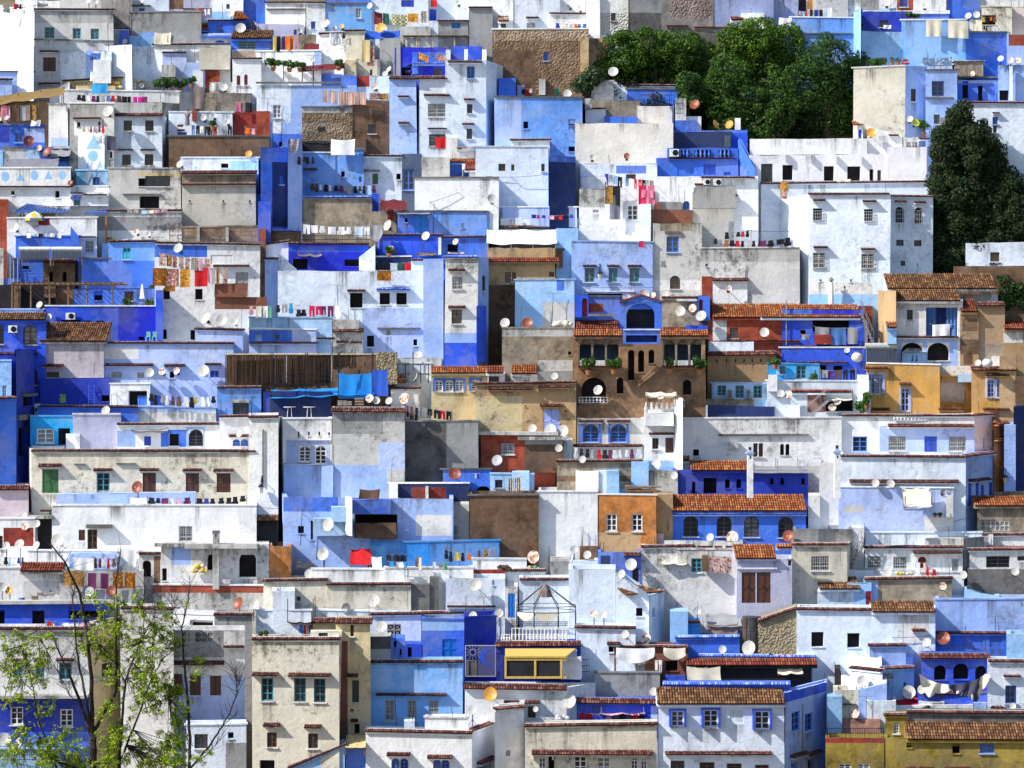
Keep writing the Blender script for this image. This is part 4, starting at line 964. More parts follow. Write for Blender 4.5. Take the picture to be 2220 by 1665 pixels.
def MARK(x,y,w,h,k):
    v=CUR; u0,u1=upos(v,gx(x-w/2)),upos(v,gx(x+w/2)); z1,z0=zpos(v,gx(x),gy(y-h/2)),zpos(v,gx(x),gy(y+h/2)); q=MB()
    if k=='t': pts=[(u0,z0),(u1,z0),((u0+u1)/2,z1)]
    else: pts=[((u0+u1)/2+(u1-u0)/2*math.cos(i*math.pi/14),(z0+z1)/2+(z1-z0)/2*math.sin(i*math.pi/14)) for i in range(28)]
    q.poly([fpt(v,a,b,.004) for a,b in pts]); q.build('painted_triangle' if k=='t' else 'painted_circle',simple('wall_paint_sky',(.30,.52,.85),.9,0,.12,3,.1),v.root)
def STAIR(x0,yb,x1,yt):
    v=CUR; Y=v.Y-.6; a,b=P(gx(x0),gy(yb),Y),P(gx(x1),gy(yt),Y); n=9; q=MB()
    for i in range(n):
        c=a+(b-a)*((i+.5)/n); st=(b-a)/n; q.box((c.x,Y,c.z),(abs(st.x)*1.05+.06,.8,.06)); 
    for yy in(-.4,.4): q.tube(a+Vector((0,yy,0)),b+Vector((0,yy,0)),.035,n=5); q.tube(a+Vector((0,yy,.8)),b+Vector((0,yy,.8)),.02,n=5)
    for i in range(6):
        p=a+(b-a)*(i/5)+Vector((0,-.4,0)); q.tube(p,p+Vector((0,0,.8)),.014,n=4)
    q.build('stair',STEEL if v.code!='sb' else wallmat('rd'),v.root)
def SLOPE(x0,y0,x1,y1):
    v=CUR; q=MB(); a,b=P(gx(x0),gy(y0),v.Y-.5),P(gx(x1),gy(y1),v.Y-.5); d=Vector((0,.48,0)); z=Vector((0,0,-.22))
    q.hexa([a+z,b+z,b+z+d,a+z+d,a,b,b+d,a+d]); n=10
    for i in range(n): c=a+(b-a)*((i+.5)/n); q.box((c.x,c.y+.2,c.z+.06),(.2,.4,.12))
    q.build('stair_parapet',wallmat('br2'),v.root)
@later
def FURN(x,y0,y1):
    v=CUR; Y=v.Y-.4; a=P(gx(x),gy(y1),Y); o=empty('table',a); q=MB(); h=.75
    q.lathe((a.x,Y,a.z),[(0,h),(.4,h),(.4,h+.03),(0,h+.03)],14); q.build('tabletop',paint('w'),o)
    for i in(-1,1): q=MB(); q.tube((a.x+i*.15,Y,a.z),(a.x+i*.1,Y,a.z+h),.022,n=5); q.build('leg',paint('w'),o)
    pend(o,gx(x),'white round table on the @','table','white cafe tables')
@later
def GATE(x0,y0,x1,y1):
    v=CUR; Y=v.Y-.3; a,b=P(gx(x0),gy(y1),Y),P(gx(x1),gy(y1),Y); h=P(0,gy(y0),Y).z-a.z; o=empty('swing_frame',a); q=MB()
    for t in(0,.25,.5,.75,1): p=a+(b-a)*t; q.tube(p,p+Vector((0,0,h*(.62 if t!=.5 else 1))),.03,n=5)
    for s in(.3,.62): q.tube(a+Vector((0,0,h*s)),b+Vector((0,0,h*s)),.025,n=5)
    q.build('bars',IRON,o); tag(o,'black iron swing like frame standing on white terrace by big dish','iron frame')
def BLADE(x0,x1,y0,y1):
    v=CUR; n=max(3,round((x1-x0)/36)); 
    for i in range(n):
        u=upos(v,gx(x0+(x1-x0)*(i+.5)/n)); z0,z1=zpos(v,gx(x0),gy(y1)),zpos(v,gx(x0),gy(y0)); h=z1-z0; q=MB(); q.lathe(fpt(v,u,z0,.07),[(.07,0),(.05,h*.1),(.1,h*.35),(.05,h*.75),(.08,h)],8); q.build('baluster',wallmat('mb'),v.root)
    q=MB(); fbox(q,v,upos(v,gx(x0)),upos(v,gx(x1)),z0-.02,z1+.02,0,.004); q.build('gap_shade',DARK,v.root)  # dark sheet on the wall stands in for shade between balusters
@later
def BLUEROOF(x0,x1,yt,ye):
    v=CUR; Y=v.Y-1.6; q=MB(); a,b=P(gx(x0),gy(ye),Y),P(gx(x1),gy(ye),Y); m=P(gx(x0+(x1-x0)*.25 if x1<650 else x1),gy(yt),Y+1.4); c=P(gx(x1),gy(ye-25),Y+1.6); o=empty('porch_roof',a); z=Vector((0,0,-.08))
    d=P(gx(x0),gy(ye-8),Y+1.6); pts=[a,b,c,m] if x1<650 else [a,b,m,d]; q.poly(pts); q.poly([p+z for p in pts[::-1]])
    for p,r in zip(pts,pts[1:]+pts[:1]): q.poly([p,p+z,r+z,r])
    n=14
    for i in range(n): q.tube(a+(b-a)*((i+.5)/n)+Vector((0,0,.02)),(pts[3]+(pts[2]-pts[3])*((i+.5)/n))+Vector((0,0,.02)),.03,n=4)
    q.build('sheet',simple('blue_tin',(.06,.13,.36),.6,0,.25,4),o)
    for t in(.04,.96): p=a+(b-a)*t+Vector((0,.1,-.1)); q=MB(); q.tube(p,p+Vector((0,0,-2.0)),.06,n=6); q.build('post',simple('terracotta_post',(.4,.15,.06),.8),o)
    tag(o,'wide blue tin porch roof over yellow parasol' if x1<650 else 'small blue tin porch roof beside grey weathered house','porch roof')
@later
def AWNING(x0,y0,x1,y1,yb):
    v=CUR; Y=v.Y-.1; a,b=P(gx(x0),gy(y1),Y-1.5),P(gx(x1-80),gy(y1),Y-1.5); c,d=P(gx(x1),gy(y0),Y+.3),P(gx(x0),gy(y0),Y+.3); m=simple('yellow_paint',(.62,.42,.10),.55,0,.12); o=empty('timber_awning',a); z=Vector((0,0,-.1))
    q=MB(); q.hexa([a+z,b+z,c+z,d+z,a,b,c,d]); q.build('roof_panel',m,o)
    for px in(x0+4,200,425): p=P(gx(px),gy(y1),Y-1.4); e=P(gx(px),gy(yb),Y-1.4); q=MB(); q.box((p.x,p.y,(p.z+e.z)/2),(.12,.12,p.z-e.z)); q.build('post',m,o)
    e=P(gx(x0),gy(yb),Y-1.4); q=MB(); q.box(((a.x+b.x)/2,Y-1.4,e.z+.06),(b.x-a.x,.1,.12)); q.build('bottom_rail',m,o)
    for e0,e1 in((x0+8,196),(206,420)):
        p=P(gx(e0),gy(y1+8),Y-1.38); r=P(gx(e1),gy(yb-8),Y-1.38); q=MB(); q.box(((p.x+r.x)/2,Y-1.38,(p.z+r.z)/2),(r.x-p.x,.02,p.z-r.z)); q.build('glass_panel',GLASS,o)
    q=MB(); p=P(gx(x0),gy(y1),Y-1.4); q.box(((a.x+b.x)/2,Y-1.4,a.z-.2),(b.x-a.x,.1,.12)); q.build('beam',m,o)
    tag(o,'yellow timber framed awning with dark glazed front above white house','awning')
@later
def GAZEBO(xa,ya,x0,x1,yr,yb):
    v=CUR; Y=v.Y+2.2; ap=P(gx(xa),gy(ya),Y); o=empty('gazebo',P(gx((x0+x1)/2),gy(yb),Y)); c=P(gx((x0+x1)/2),gy(yr),Y); R_=(P(gx(x1),gy(yr),Y)-P(gx(x0),gy(yr),Y)).x/2; ring=[Vector((c.x+R_*math.cos(i*math.pi/4+.39),Y+R_*.62*math.sin(i*math.pi/4+.39),c.z)) for i in range(8)]; q=MB()
    for i in range(8): q.tube(ring[i],ap,.024,n=5)
    q.build('roof_ribs',IRON,o); q=MB()
    for i in range(8):
        for dz in(0,.32): q.tube(ring[i]+Vector((0,0,dz-.2)),ring[(i+1)%8]+Vector((0,0,dz-.2)),.02,n=5)
        q.tube(ring[i]+Vector((0,0,-.2)),ring[i]+Vector((0,0,.12)),.02,n=4)
    q.build('ring_frame',IRON,o)
    for i in range(0,8): 
        q=MB(); z=P(0,gy(yb),Y).z; q.tube(ring[i]+Vector((0,0,-.2)),(ring[i].x,ring[i].y,z),.034 if i%2 else .026,n=6); q.build('post',IRON,o)
    q=MB(); q.lathe(ap,[(.42,-.75),(.34,-.35),(.1,-.05),(0,.03)],10); q.build('crown_cover',cloth('fleece'),o); q=MB()
    for a,b in((4,5),(5,6)):
        p,r=ring[a]-Vector((0,0,.2)),ring[b]-Vector((0,0,.2)); n=10
        for i in range(n): t0,t1=i/n,(i+1)/n; f=lambda t:.15+.35*math.sin(math.pi*t); q.poly([p+(r-p)*t0,p+(r-p)*t0-Vector((0,0,f(t0))),p+(r-p)*t1-Vector((0,0,f(t1))),p+(r-p)*t1])
    q.build('valance',cloth('cream'),o); tag(o,'black iron gazebo frame with conical ribs on white terrace','gazebo')
@later
def BANNER(x0,y0,xm,ym,x1,y1,xe,ye):
    v=CUR; Y=v.Y-1.4; q=MB(); n=20; m=7; a=P(gx(x0),gy(y0),Y); b=P(gx(x1),gy(y1),Y)
    tab=[(0,.04),(.06,.5),(.15,.85),(.3,.62),(.42,.32),(.55,.5),(.7,.72),(.8,.95),(.86,1.45),(.92,.8),(1,.05)]; rs=random.Random(4)
    def hh_(s):
        for (a0,h0),(a1,h1) in zip(tab,tab[1:]):
            if s<=a1: return h0+(h1-h0)*(s-a0)/(a1-a0)
        return .05
    n=34
    for i in range(n+1):
        s=i/n; top=a+(b-a)*s-Vector((0,0,2.5*s*(1-s))); hh=hh_(s)*rs.uniform(.88,1.12)
        for j in range(m+1): t=j/m; q.v.append((top.x+.16*math.sin(t*3+s*11)*t,top.y-.16*math.sin(s*31+t*2)*(.3+t)-.1*t,top.z-hh*t-.04*math.sin(s*40)*t))
    for i in range(n):
        for j in range(m): k=i*(m+1)+j; q.face((k,k+1,k+m+2,k+m+1),0 if i<15 or i>30 or (j>4 and i%3==0) else 1)
    o=q.build('banner',[cloth('cream'),cloth('grey3')],smooth=True); tag(o,'torn white and black banner cloth slung before three dark arches','banner')
@later
def TANK(x0,y0,x1,y1):
    v=CUR; Y=v.Y-.3; a=P(gx((x0+x1)/2),gy(y1),Y); t=P(gx((x0+x1)/2),gy(y0),Y); r=(x1-x0)*SC/2/FPX*Y; h=t.z-a.z; o=empty('metal_drum',a); q=MB(); n=20
    q.lathe((a.x,Y,a.z),[(r,0),(r,h*.3),(r*1.03,h*.32),(r,h*.34),(r,h*.64),(r*1.03,h*.66),(r,h*.68),(r,h),(0,h)],n); q.build('shell',simple('tarred_drum',(.05,.05,.06),.6,0,.4,3),o); q=MB(); q.box((a.x-r*.8,Y-r*.75,a.z+h*.5),(.16,.1,h*.98)); q.build('prop',WOOD,o); tag(o,'tall dark metal drum beside grey tarpaulin','drum')
@later
def SUNMOON(x0,y0,x1,y1):
    v=CUR; Y=v.Y-.6; a,b=P(gx(x0),gy(y1),Y),P(gx(x1),gy(y0),Y); w,h=b.x-a.x,b.z-a.z; o=empty('iron_screen',a); f=lambda u,t:Vector((a.x+w*u,Y,a.z+h*t)); m=paint('gr'); q=MB()
    for p,r in(((0,0),(1,0)),((1,0),(1,1)),((1,1),(0,1)),((0,1),(0,0))): q.tube(f(*p),f(*r),.03,n=4)
    for i in range(22):
        t=.42+i*.055; p=(min(1,t-.0),0 if t<=1 else t-1); p=(.42+i*.06,0); e=(p[0]-.55,1)
        c0=max(0,(p[0]-1)/.55) if p[0]>1 else 0; q.tube(f(p[0]-.55*c0,c0),f(max(.42,e[0]),min(1,(p[0]-max(.42,e[0]))/.55)),.012,n=4,cap=False) if p[0]-.55*c0>max(.42,e[0]) else None
    q.build('bars',m,o); q=MB(); s=f(.24,.78)
    for i in range(12): d=Vector((math.cos(i*math.pi/6),0,math.sin(i*math.pi/6)*1.0)); q.tube(s+d*.16,s+d*min(.5,.44),.012,n=4)
    for i in range(16): q.tube(s+Vector((math.cos(i*math.pi/8),0,math.sin(i*math.pi/8)))*.16,s+Vector((math.cos((i+1)*math.pi/8),0,math.sin((i+1)*math.pi/8)))*.16,.014,n=4)
    q.build('sun_emblem',m,o); q=MB(); c=f(.75,.62)
    for i in range(14): t0=1.4+i*3.6/14; t1=1.4+(i+1)*3.6/14; r=.5; g=lambda t:c+Vector((math.cos(t)*r,-.02,math.sin(t)*r)); g2=lambda t:c+Vector((math.cos(t)*r*.72+.16,-.02,math.sin(t)*r*.85)); q.poly([g(t0),g2(t0),g2(t1),g(t1)])
    q.build('moon_emblem',wallmat('sb'),o); q=MB(); q.box(f(.2,.25)-Vector((0,-.25,0)),(w*.38,.3,h*.5)); q.build('lower_panel',wallmat('gb'),o); tag(o,'white iron screen with sun and crescent moon before ultramarine wall','iron screen')
@later
def PERGOLA(x0,x1,yt,yb):
    v=CUR; Y=v.Y-1.6; o=empty('pergola',P(gx(x0),gy(yb),Y)); n=6
    for i in range(n):
        px=x0+(x1-x0)*(i+.1)/n+ (60 if i==n-1 else 0); t,b=P(gx(px),gy(yt),Y),P(gx(px),gy(yb),Y); q=MB(); q.tube(b-Vector((0,0,.6)),t,.07,.06,n=6); q.build('post',WOOD,o)
    a,b=P(gx(x0),gy(yt),Y),P(gx(x1),gy(yt),Y)
    for yy in(0,1.5): q=MB(); q.tube(a+Vector((-.1,yy,.05)),b+Vector((.1,yy,.05)),.075,n=6); q.build('beam',WOOD,o)
    for i in range(22): q=MB(); p=a+(b-a)*((i+.5)/22)+Vector((0,0,.14)); q.tube(p+Vector((0,-.4,random.uniform(-.03,.03))),p+Vector((random.uniform(-.1,.1),2.0,.04)),.035,n=5); q.build('rafter',WOOD,o)
    tag(o,'dark weathered timber pergola over terrace with shrubs','pergola')
REEDM=None
def REED(x0,x1,y0,y1):
    v=CUR; Y=v.Y-.25; a,b=P(gx(x0),gy(y1),Y),P(gx(x1),gy(y1),Y); h=P(0,gy(y0),Y).z-a.z; q=MB(); n=int((b.x-a.x)/.07); m=tilemat('reed',(.022,.012,.008),(.05,.026,.016),(.11,.062,.036))
    for i in range(n):
        p=a+(b-a)*((i+.5)/n); k=len(q.f); q.tube(p+Vector((0,random.uniform(-.03,.03),-random.uniform(0,.2))),p+Vector((random.uniform(-.05,.05),0,h+random.uniform(-.05,.09))),.03,n=4,cap=False); r=random.random()
        for j in range(k,len(q.f)): q.r[j]=r
    q.build('reed_screen',m,v.root,attr='rnd',kind='stuff'); q=MB(); q.tube(a+Vector((0,-.05,h)),b+Vector((0,-.05,h)),.05,n=6); q.build('top_pole',simple('pale_pole',(.5,.4,.22),.8),v.root)
@later
def REEDDARK(x0,x1,yt,yb):
    v=CUR; Y=v.Y-.2; a,b=P(gx(x0),gy(yt),Y-1.2),P(gx(x1),gy(yt),Y-1.2); zb=P(0,gy(yb),Y).z-1; o=empty('pergola',P(gx(x0),gy(yb),Y)); q=MB(); n=40
    for i in range(n): p=a+(b-a)*((i+.5)/n); q.tube(p+Vector((random.uniform(-.1,.1),-.2,0)),p+Vector((random.uniform(-.2,.2),3.0,.15)),.05,n=4)
    q.build('reed_roof',simple('dark_reed',(.04,.03,.025),.95,0,.5,8),o,kind='stuff'); q=MB(); q.tube(a,b,.07,n=6); q.tube(a+Vector((0,2.6,.1)),b+Vector((0,2.6,.1)),.07,n=6); q.build('beam',WOOD,o)
    for t in(.02,.2,.44,.75,.98):
        for yy in(0,2.6): p=a+(b-a)*t; q=MB(); q.tube((p.x,p.y+yy,zb),(p.x,p.y+yy,p.z),.05,n=6); q.build('post',simple('pale_pole',(.5,.4,.22),.8) if .1<t<.9 else WOOD,o)
    q=MB(); zz=zb
    q.box(((a.x+b.x)/2,a.y+2.9,(a.z+zb)/2+.2),(b.x-a.x,.1,a.z-zb)); q.build('back_screen',simple('dark_reed',(.04,.03,.025),.95),o); tag(o,'dark reed roofed pergola above ultramarine roof terrace','pergola')
@later
def WOODHUT(x0,x1,y0,y1):
    v=CUR; Y=v.Y-.4; a,b=P(gx(x0),gy(y1),Y),P(gx(x1),gy(y0),Y); w,h=b.x-a.x,b.z-a.z; o=empty('plank_hut',a); n=11; m=simple('grey_planks',(.27,.22,.17),.9,0,.45,3)
    for i in range(n): q=MB(); x=a.x+w*(i+.5)/n; hh=h*random.uniform(.86,.95); q.box((x,Y+random.uniform(-.02,.02),a.z+hh/2),(w/n*.94,.04,hh)); q.build('plank',m,o)
    q=MB(); q.box(((a.x+b.x)/2,Y+.8,a.z+h*.93),(w*1.1,1.9,.06)); q.build('roof',wallmat('gw'),o); q=MB(); q.box(((a.x+b.x)/2,Y+.85,a.z+h*.44),(w*.98,1.6,h*.88)); q.build('core',DARK,o); tag(o,'grey weathered plank hut on roof beside coloured bags','hut')
@later
def PERSON(x,yt,yb):
    v=CUR; Y=v.Y+1.2; Y,cv=clear_of(gx(x),gy((yt+yb)/2),Y,.4); a=P(gx(x),gy(yb),Y); h=P(0,gy(yt),Y).z-a.z; o=empty('person',a); s=h/1.68
    pts={'pelvis':(0,0,.92),'belly':(.03,0,1.06),'chest':(.05,0,1.25),'neck':(.075,0,1.43),'head':(.10,-.01,1.50),'top':(.115,-.015,1.64),'sl':(-.09,0,1.37),'el':(-.16,-.06,1.12),'wl':(-.10,-.16,.95),'hl':(-.08,-.2,.88),'sr':(.20,-.02,1.36),'er':(.25,-.1,1.12),'wr':(.27,-.2,.93),'hr':(.28,-.23,.86),'kl':(-.08,-.03,.50),'al':(-.08,0,.08),'tl':(-.08,-.16,.03),'kr':(.08,-.03,.5),'ar':(.08,0,.08),'tr':(.08,-.16,.03)}
    E_=[('pelvis','belly'),('belly','chest'),('chest','neck'),('neck','head'),('head','top'),('chest','sl'),('sl','el'),('el','wl'),('wl','hl'),('chest','sr'),('sr','er'),('er','wr'),('wr','hr'),('pelvis','kl'),('kl','al'),('al','tl'),('pelvis','kr'),('kr','ar'),('ar','tr')]
    rad={'pelvis':.15,'belly':.13,'chest':.145,'neck':.055,'head':.085,'top':.07,'sl':.065,'sr':.065,'el':.05,'er':.05,'wl':.034,'wr':.034,'hl':.035,'hr':.035,'kl':.075,'kr':.075,'al':.045,'ar':.045,'tl':.04,'tr':.04}
    ks=list(pts); me=bpy.data.meshes.new('body'); me.from_pydata([tuple(c*s for c in pts[k]) for k in ks],[(ks.index(p),ks.index(q)) for p,q in E_],[])
    b=bpy.data.objects.new('body',me); COL.objects.link(b); b.parent=o; md=b.modifiers.new('skin','SKIN'); b.modifiers.new('sub','SUBSURF').levels=1; b.modifiers['sub'].render_levels=2
    for k,sv in zip(ks,me.skin_vertices[0].data): sv.radius=(rad[k]*s,rad[k]*s)
    me.skin_vertices[0].data[0].use_root=True; me.materials.append(simple('skin',(.32,.19,.13),.6,0,.1))
    q=MB(); c=a
    q.lathe((c.x+.03*s,Y,c.z),[(.26*s,.10*s),(.22*s,.5*s),(.19*s,.9*s),(.165*s,1.05*s)],14); q.v=[(c.x+(x-c.x),Y+(y-Y)*.8,z) for x,y,z in q.v]; q.build('skirt',cloth('grey2'),o,smooth=True)
    q=MB(); q.lathe((c.x+.045*s,Y,c.z),[(.175*s,1.0*s),(.165*s,1.12*s),(.175*s,1.27*s),(.14*s,1.38*s),(.07*s,1.43*s)],14); q.v=[(x+.03*s*(z-c.z-1.0*s)/(.4*s),Y+(y-Y)*.8,z) for x,y,z in q.v]; q.build('top',simple('mauve_top',(.33,.28,.36),.8,0,.15),o,smooth=True)
    for p,r in(('sl','el'),('sr','er')): q=MB(); q.tube(a+Vector(pts[p])*s,a+Vector(pts[r])*s,.072*s,.056*s,n=8); q.build('sleeve',simple('mauve_top',(.33,.28,.36),.8,0,.15),o,smooth=True)
    q=MB(); q.tube(a+Vector(pts['er'])*s,a+Vector(pts['wr'])*s,.058*s,.042*s,n=8); q.build('cuff',cloth('dark'),o)
    q=MB(); q.lathe(a+Vector((.105,.025,1.57))*s,[(.105*s*math.cos(t),.115*s*math.sin(t)) for t in[(-.6+2.1*k/6) for k in range(7)]],12); q.build('hair',simple('hair_black',(.012,.01,.012),.6),o,smooth=True)
    tag(o,'dark haired person in mauve top and long grey skirt on laundry terrace','person')

@later
def J(x0,y0,x1,y1,kind,label,col=None):
    """small things left about on roofs: drums, planks, crates, pots, heaps"""
    v=CUR; px,row=gx((x0+x1)/2),gy((y0+y1)/2); Y=v.Y+.45; Y,cv=clear_of(px,row,Y,.55); a,b=P(gx(x0),gy(y1),Y),P(gx(x1),gy(y0),Y); w,h=b.x-a.x,b.z-a.z; c=(a+b)/2; rs=random.Random(x0*3+y0); o=empty({'drum':'plastic_drum','planks':'plank_pile','crate':'crate','pots':'pot_cluster','heap':'junk_heap','boxes':'box_stack'}[kind],(c.x,Y,a.z)); cat={'drum':'drum','planks':'planks','crate':'crate','pots':'pots','heap':'junk','boxes':'boxes'}[kind]
    m=simple('drum_blue',(.03,.13,.45),.4) if col=='b' else simple('drum_pale',(.5,.5,.5),.5)
    if kind=='drum':
        q=MB(); r=w/2; q.lathe((c.x,Y,a.z),[(0,0),(r*.9,0),(r,h*.08),(r,h*.3),(r*1.05,h*.34),(r,h*.38),(r,h*.64),(r*1.05,h*.68),(r,h*.72),(r*.92,h*.97)],14); q.build('barrel',m,o); q=MB(); q.lathe((c.x,Y,a.z),[(r*.92,h*.96),(r*.9,h),(0,h)],14); q.build('lid',STEEL,o)
    elif kind=='planks':
        for i in range(7): q=MB(); e=Vector((a.x+rs.uniform(0,.15)*w,Y+rs.uniform(-.2,.2),a.z+h*i/8)); f=Vector((b.x-rs.uniform(0,.15)*w,Y+rs.uniform(-.3,.3),a.z+h*rs.uniform(0,1))); d=(f-e); n=Vector((-d.z,0,d.x)).normalized()*.04; z=Vector((0,.09,0)); q.hexa([e-n-z,f-n-z,f-n+z,e-n+z,e+n-z,f+n-z,f+n+z,e+n+z]); q.build('plank',WOOD if i%3 else simple('grey_planks',(.27,.22,.17),.9,0,.45,3),o)
    elif kind in('crate','boxes'):
        n=1 if kind=='crate' else 3
        for k in range(n):
            ww=w/n*.92; cx=a.x+w*(k+.5)/n; hh=h*(1 if k==0 else rs.uniform(.55,1)); q=MB(); q.box((cx,Y,a.z+hh/2),(ww*.94,.34,hh*.96)); q.build('core',WOOD if kind=='crate' else simple('box_grey',(.42,.40,.37),.8),o); q=MB()
            for t in(.08,.5,.92): q.box((cx,Y-.18,a.z+hh*t),(ww,.03,hh*.14))
            q.build('slats',simple('grey_planks',(.27,.22,.17),.9,0,.45,3),o)
    elif kind=='pots':
        n=max(2,int(w/(h*.7)))
        for k in range(n):
            cx=a.x+w*(k+.5)/n; r=w/n*.36; hh=h*rs.uniform(.35,.5); q=MB(); q.lathe((cx,Y,a.z),[(0,0),(r*.7,0),(r,hh),(r*.85,hh),(r*.8,hh*.9),(0,hh*.88)],10); q.build('pot',POT,o); q=MB(); leafmesh(q,(cx,Y,a.z+hh+h*.22),(r*1.3,r,h*.3),50,.09,rs); q.build('foliage',leafmat('shrub',(.02,.05,.012),(.05,.12,.02),(.12,.22,.04)),o,attr='rnd')
    else:
        cs=(col or 'grey brown white').split()
        for i in range(7):
            q=MB(); r=min(w*.22,h*.55); cx=a.x+r+(w-2*r)*((i%4)/3); cz=a.z+r*.55+(h-r*1.2)*(.75 if i>3 else .1); q.lathe((0,0,0),[(r*math.cos(t)*rs.uniform(.75,1.15),r*.7*math.sin(t)) for t in [(-1.5+3*k/6) for k in range(7)]],8); q.v=[(cx+x*rs.uniform(.8,1.2),Y+y*.8,cz+z) for x,y,z in q.v]; q.build('bundle',cloth(cs[i%len(cs)]),o,smooth=True)
    tag(o,label,cat)
@later
def K(x0,y0,x1,y1,sag=6):
    v=CUR; Y=v.Y-.25
    for t in(.1,.5,.9): Y,_=clear_of(gx(x0+(x1-x0)*t),gy(y0+(y1-y0)*t+sag),Y,.18)
    a,b=P(gx(x0),gy(y0),Y),P(gx(x1),gy(y1),Y); s=sag*SC/FPX*Y; o=empty('cable',a); q=MB(); n=12; pt=lambda t:a+(b-a)*t-Vector((0,0,s*4*t*(1-t)))
    for i in range(n): q.tube(pt(i/n),pt((i+1)/n),.016,n=4,cap=False)
    q.build('wire',IRON,o); q=MB()
    for p in(a,b): q.tube(p,p+Vector((0,.3,.02)),.02,n=4)
    q.build('hook',IRON,o); pend(o,gx(x0),'thin black cable strung across the @','cable','cables strung between houses')

# ---------------------------------------------------------------- ground, trees, finishing
def ground():
    mb=MB(); Ys=[-60,-20,6,18,30,50,70,90,110,130,144]+list(range(150,250,4))+[262,280,320,400]; Xs=list(range(-160,161,8)); rs=random.Random(3)
    for Y in Ys:
        for X_ in Xs:
            z=terrain_z(min(Y,212)) + max(0,Y-212)*.35; mb.v.append((X_,Y,z+(rs.uniform(-.5,.5) if 30<Y<400 else 0)))
    n=len(Xs)
    for j in range(len(Ys)-1):
        for i in range(n-1): k=j*n+i; mb.face((k,k+1,k+n+1,k+n))
    m=simple('hill_earth',(.15,.115,.075),.95,0,.4,.5); o=mb.build('ground',m,loc=(0,0,0)); o['kind']='structure'
LM=lambda:leafmat('dark tree',(.006,.017,.005),(.016,.045,.010),(.05,.115,.018))
def tree(name,clumps,trunk,label,group,lm,size=.26,dens=1.0,seed=1,name_=None):
    """clumps: (px,row,halfwidth px,halfheight px,depth offset); trunk: (px,row0,row1) in photo pixels"""
    rs=random.Random(seed); Yb=trunk[3]; a=P(trunk[0],trunk[2],Yb); a.z=min(a.z,terrain_z(Yb)+1.2); o=empty(name,a); mb=MB(); tr=MB(); top=P(trunk[0],trunk[1],Yb)
    tr.tube(a-Vector((0,0,1.5)),a+(top-a)*.5,.38,.28,n=8); tr.tube(a+(top-a)*.5,top,.28,.1,n=8)
    for (px,row,hw,hh,dy) in clumps:
        Y=Yb+dy; c=P(px,row,Y); rx=hw/FPX*Y; rz=hh/FPX*Y; n=int(rx*rz*300*dens/(size/.2)**1.7)
        leafmesh(mb,c,(rx,rx*.85,rz),n,size,rs)
        # lumpy surface: smaller clumps on the outside
        for _ in range(int(7+rx*rz*1.6)):
            d=Vector((rs.gauss(0,1),rs.gauss(0,1)-.4,rs.gauss(0,1)+.2)).normalized(); q=(c.x+d.x*rx*rs.uniform(.85,1.12),c.y+d.y*rx*.8,c.z+d.z*rz*rs.uniform(.85,1.1)); rr=rs.uniform(.25,.75)
            leafmesh(mb,q,(rr,rr,rr*.8),int(rr*rr*300*dens/(size/.2)**1.7),size*.9,rs)
        s=a+(top-a)*rs.uniform(.35,.6); tr.tube(s,c,.14,.05,n=6)
        for _ in range(3): d=Vector((rs.uniform(-.7,.7)*rx,rs.uniform(-.7,.2)*rx,rs.uniform(-.5,.8)*rz)); tr.tube(c,Vector(c)+d,.05,.015,n=4)
    tr.build('trunk',BARK,o); mb.build('crown',lm,o,attr='rnd'); tag(o,label,'tree',group)
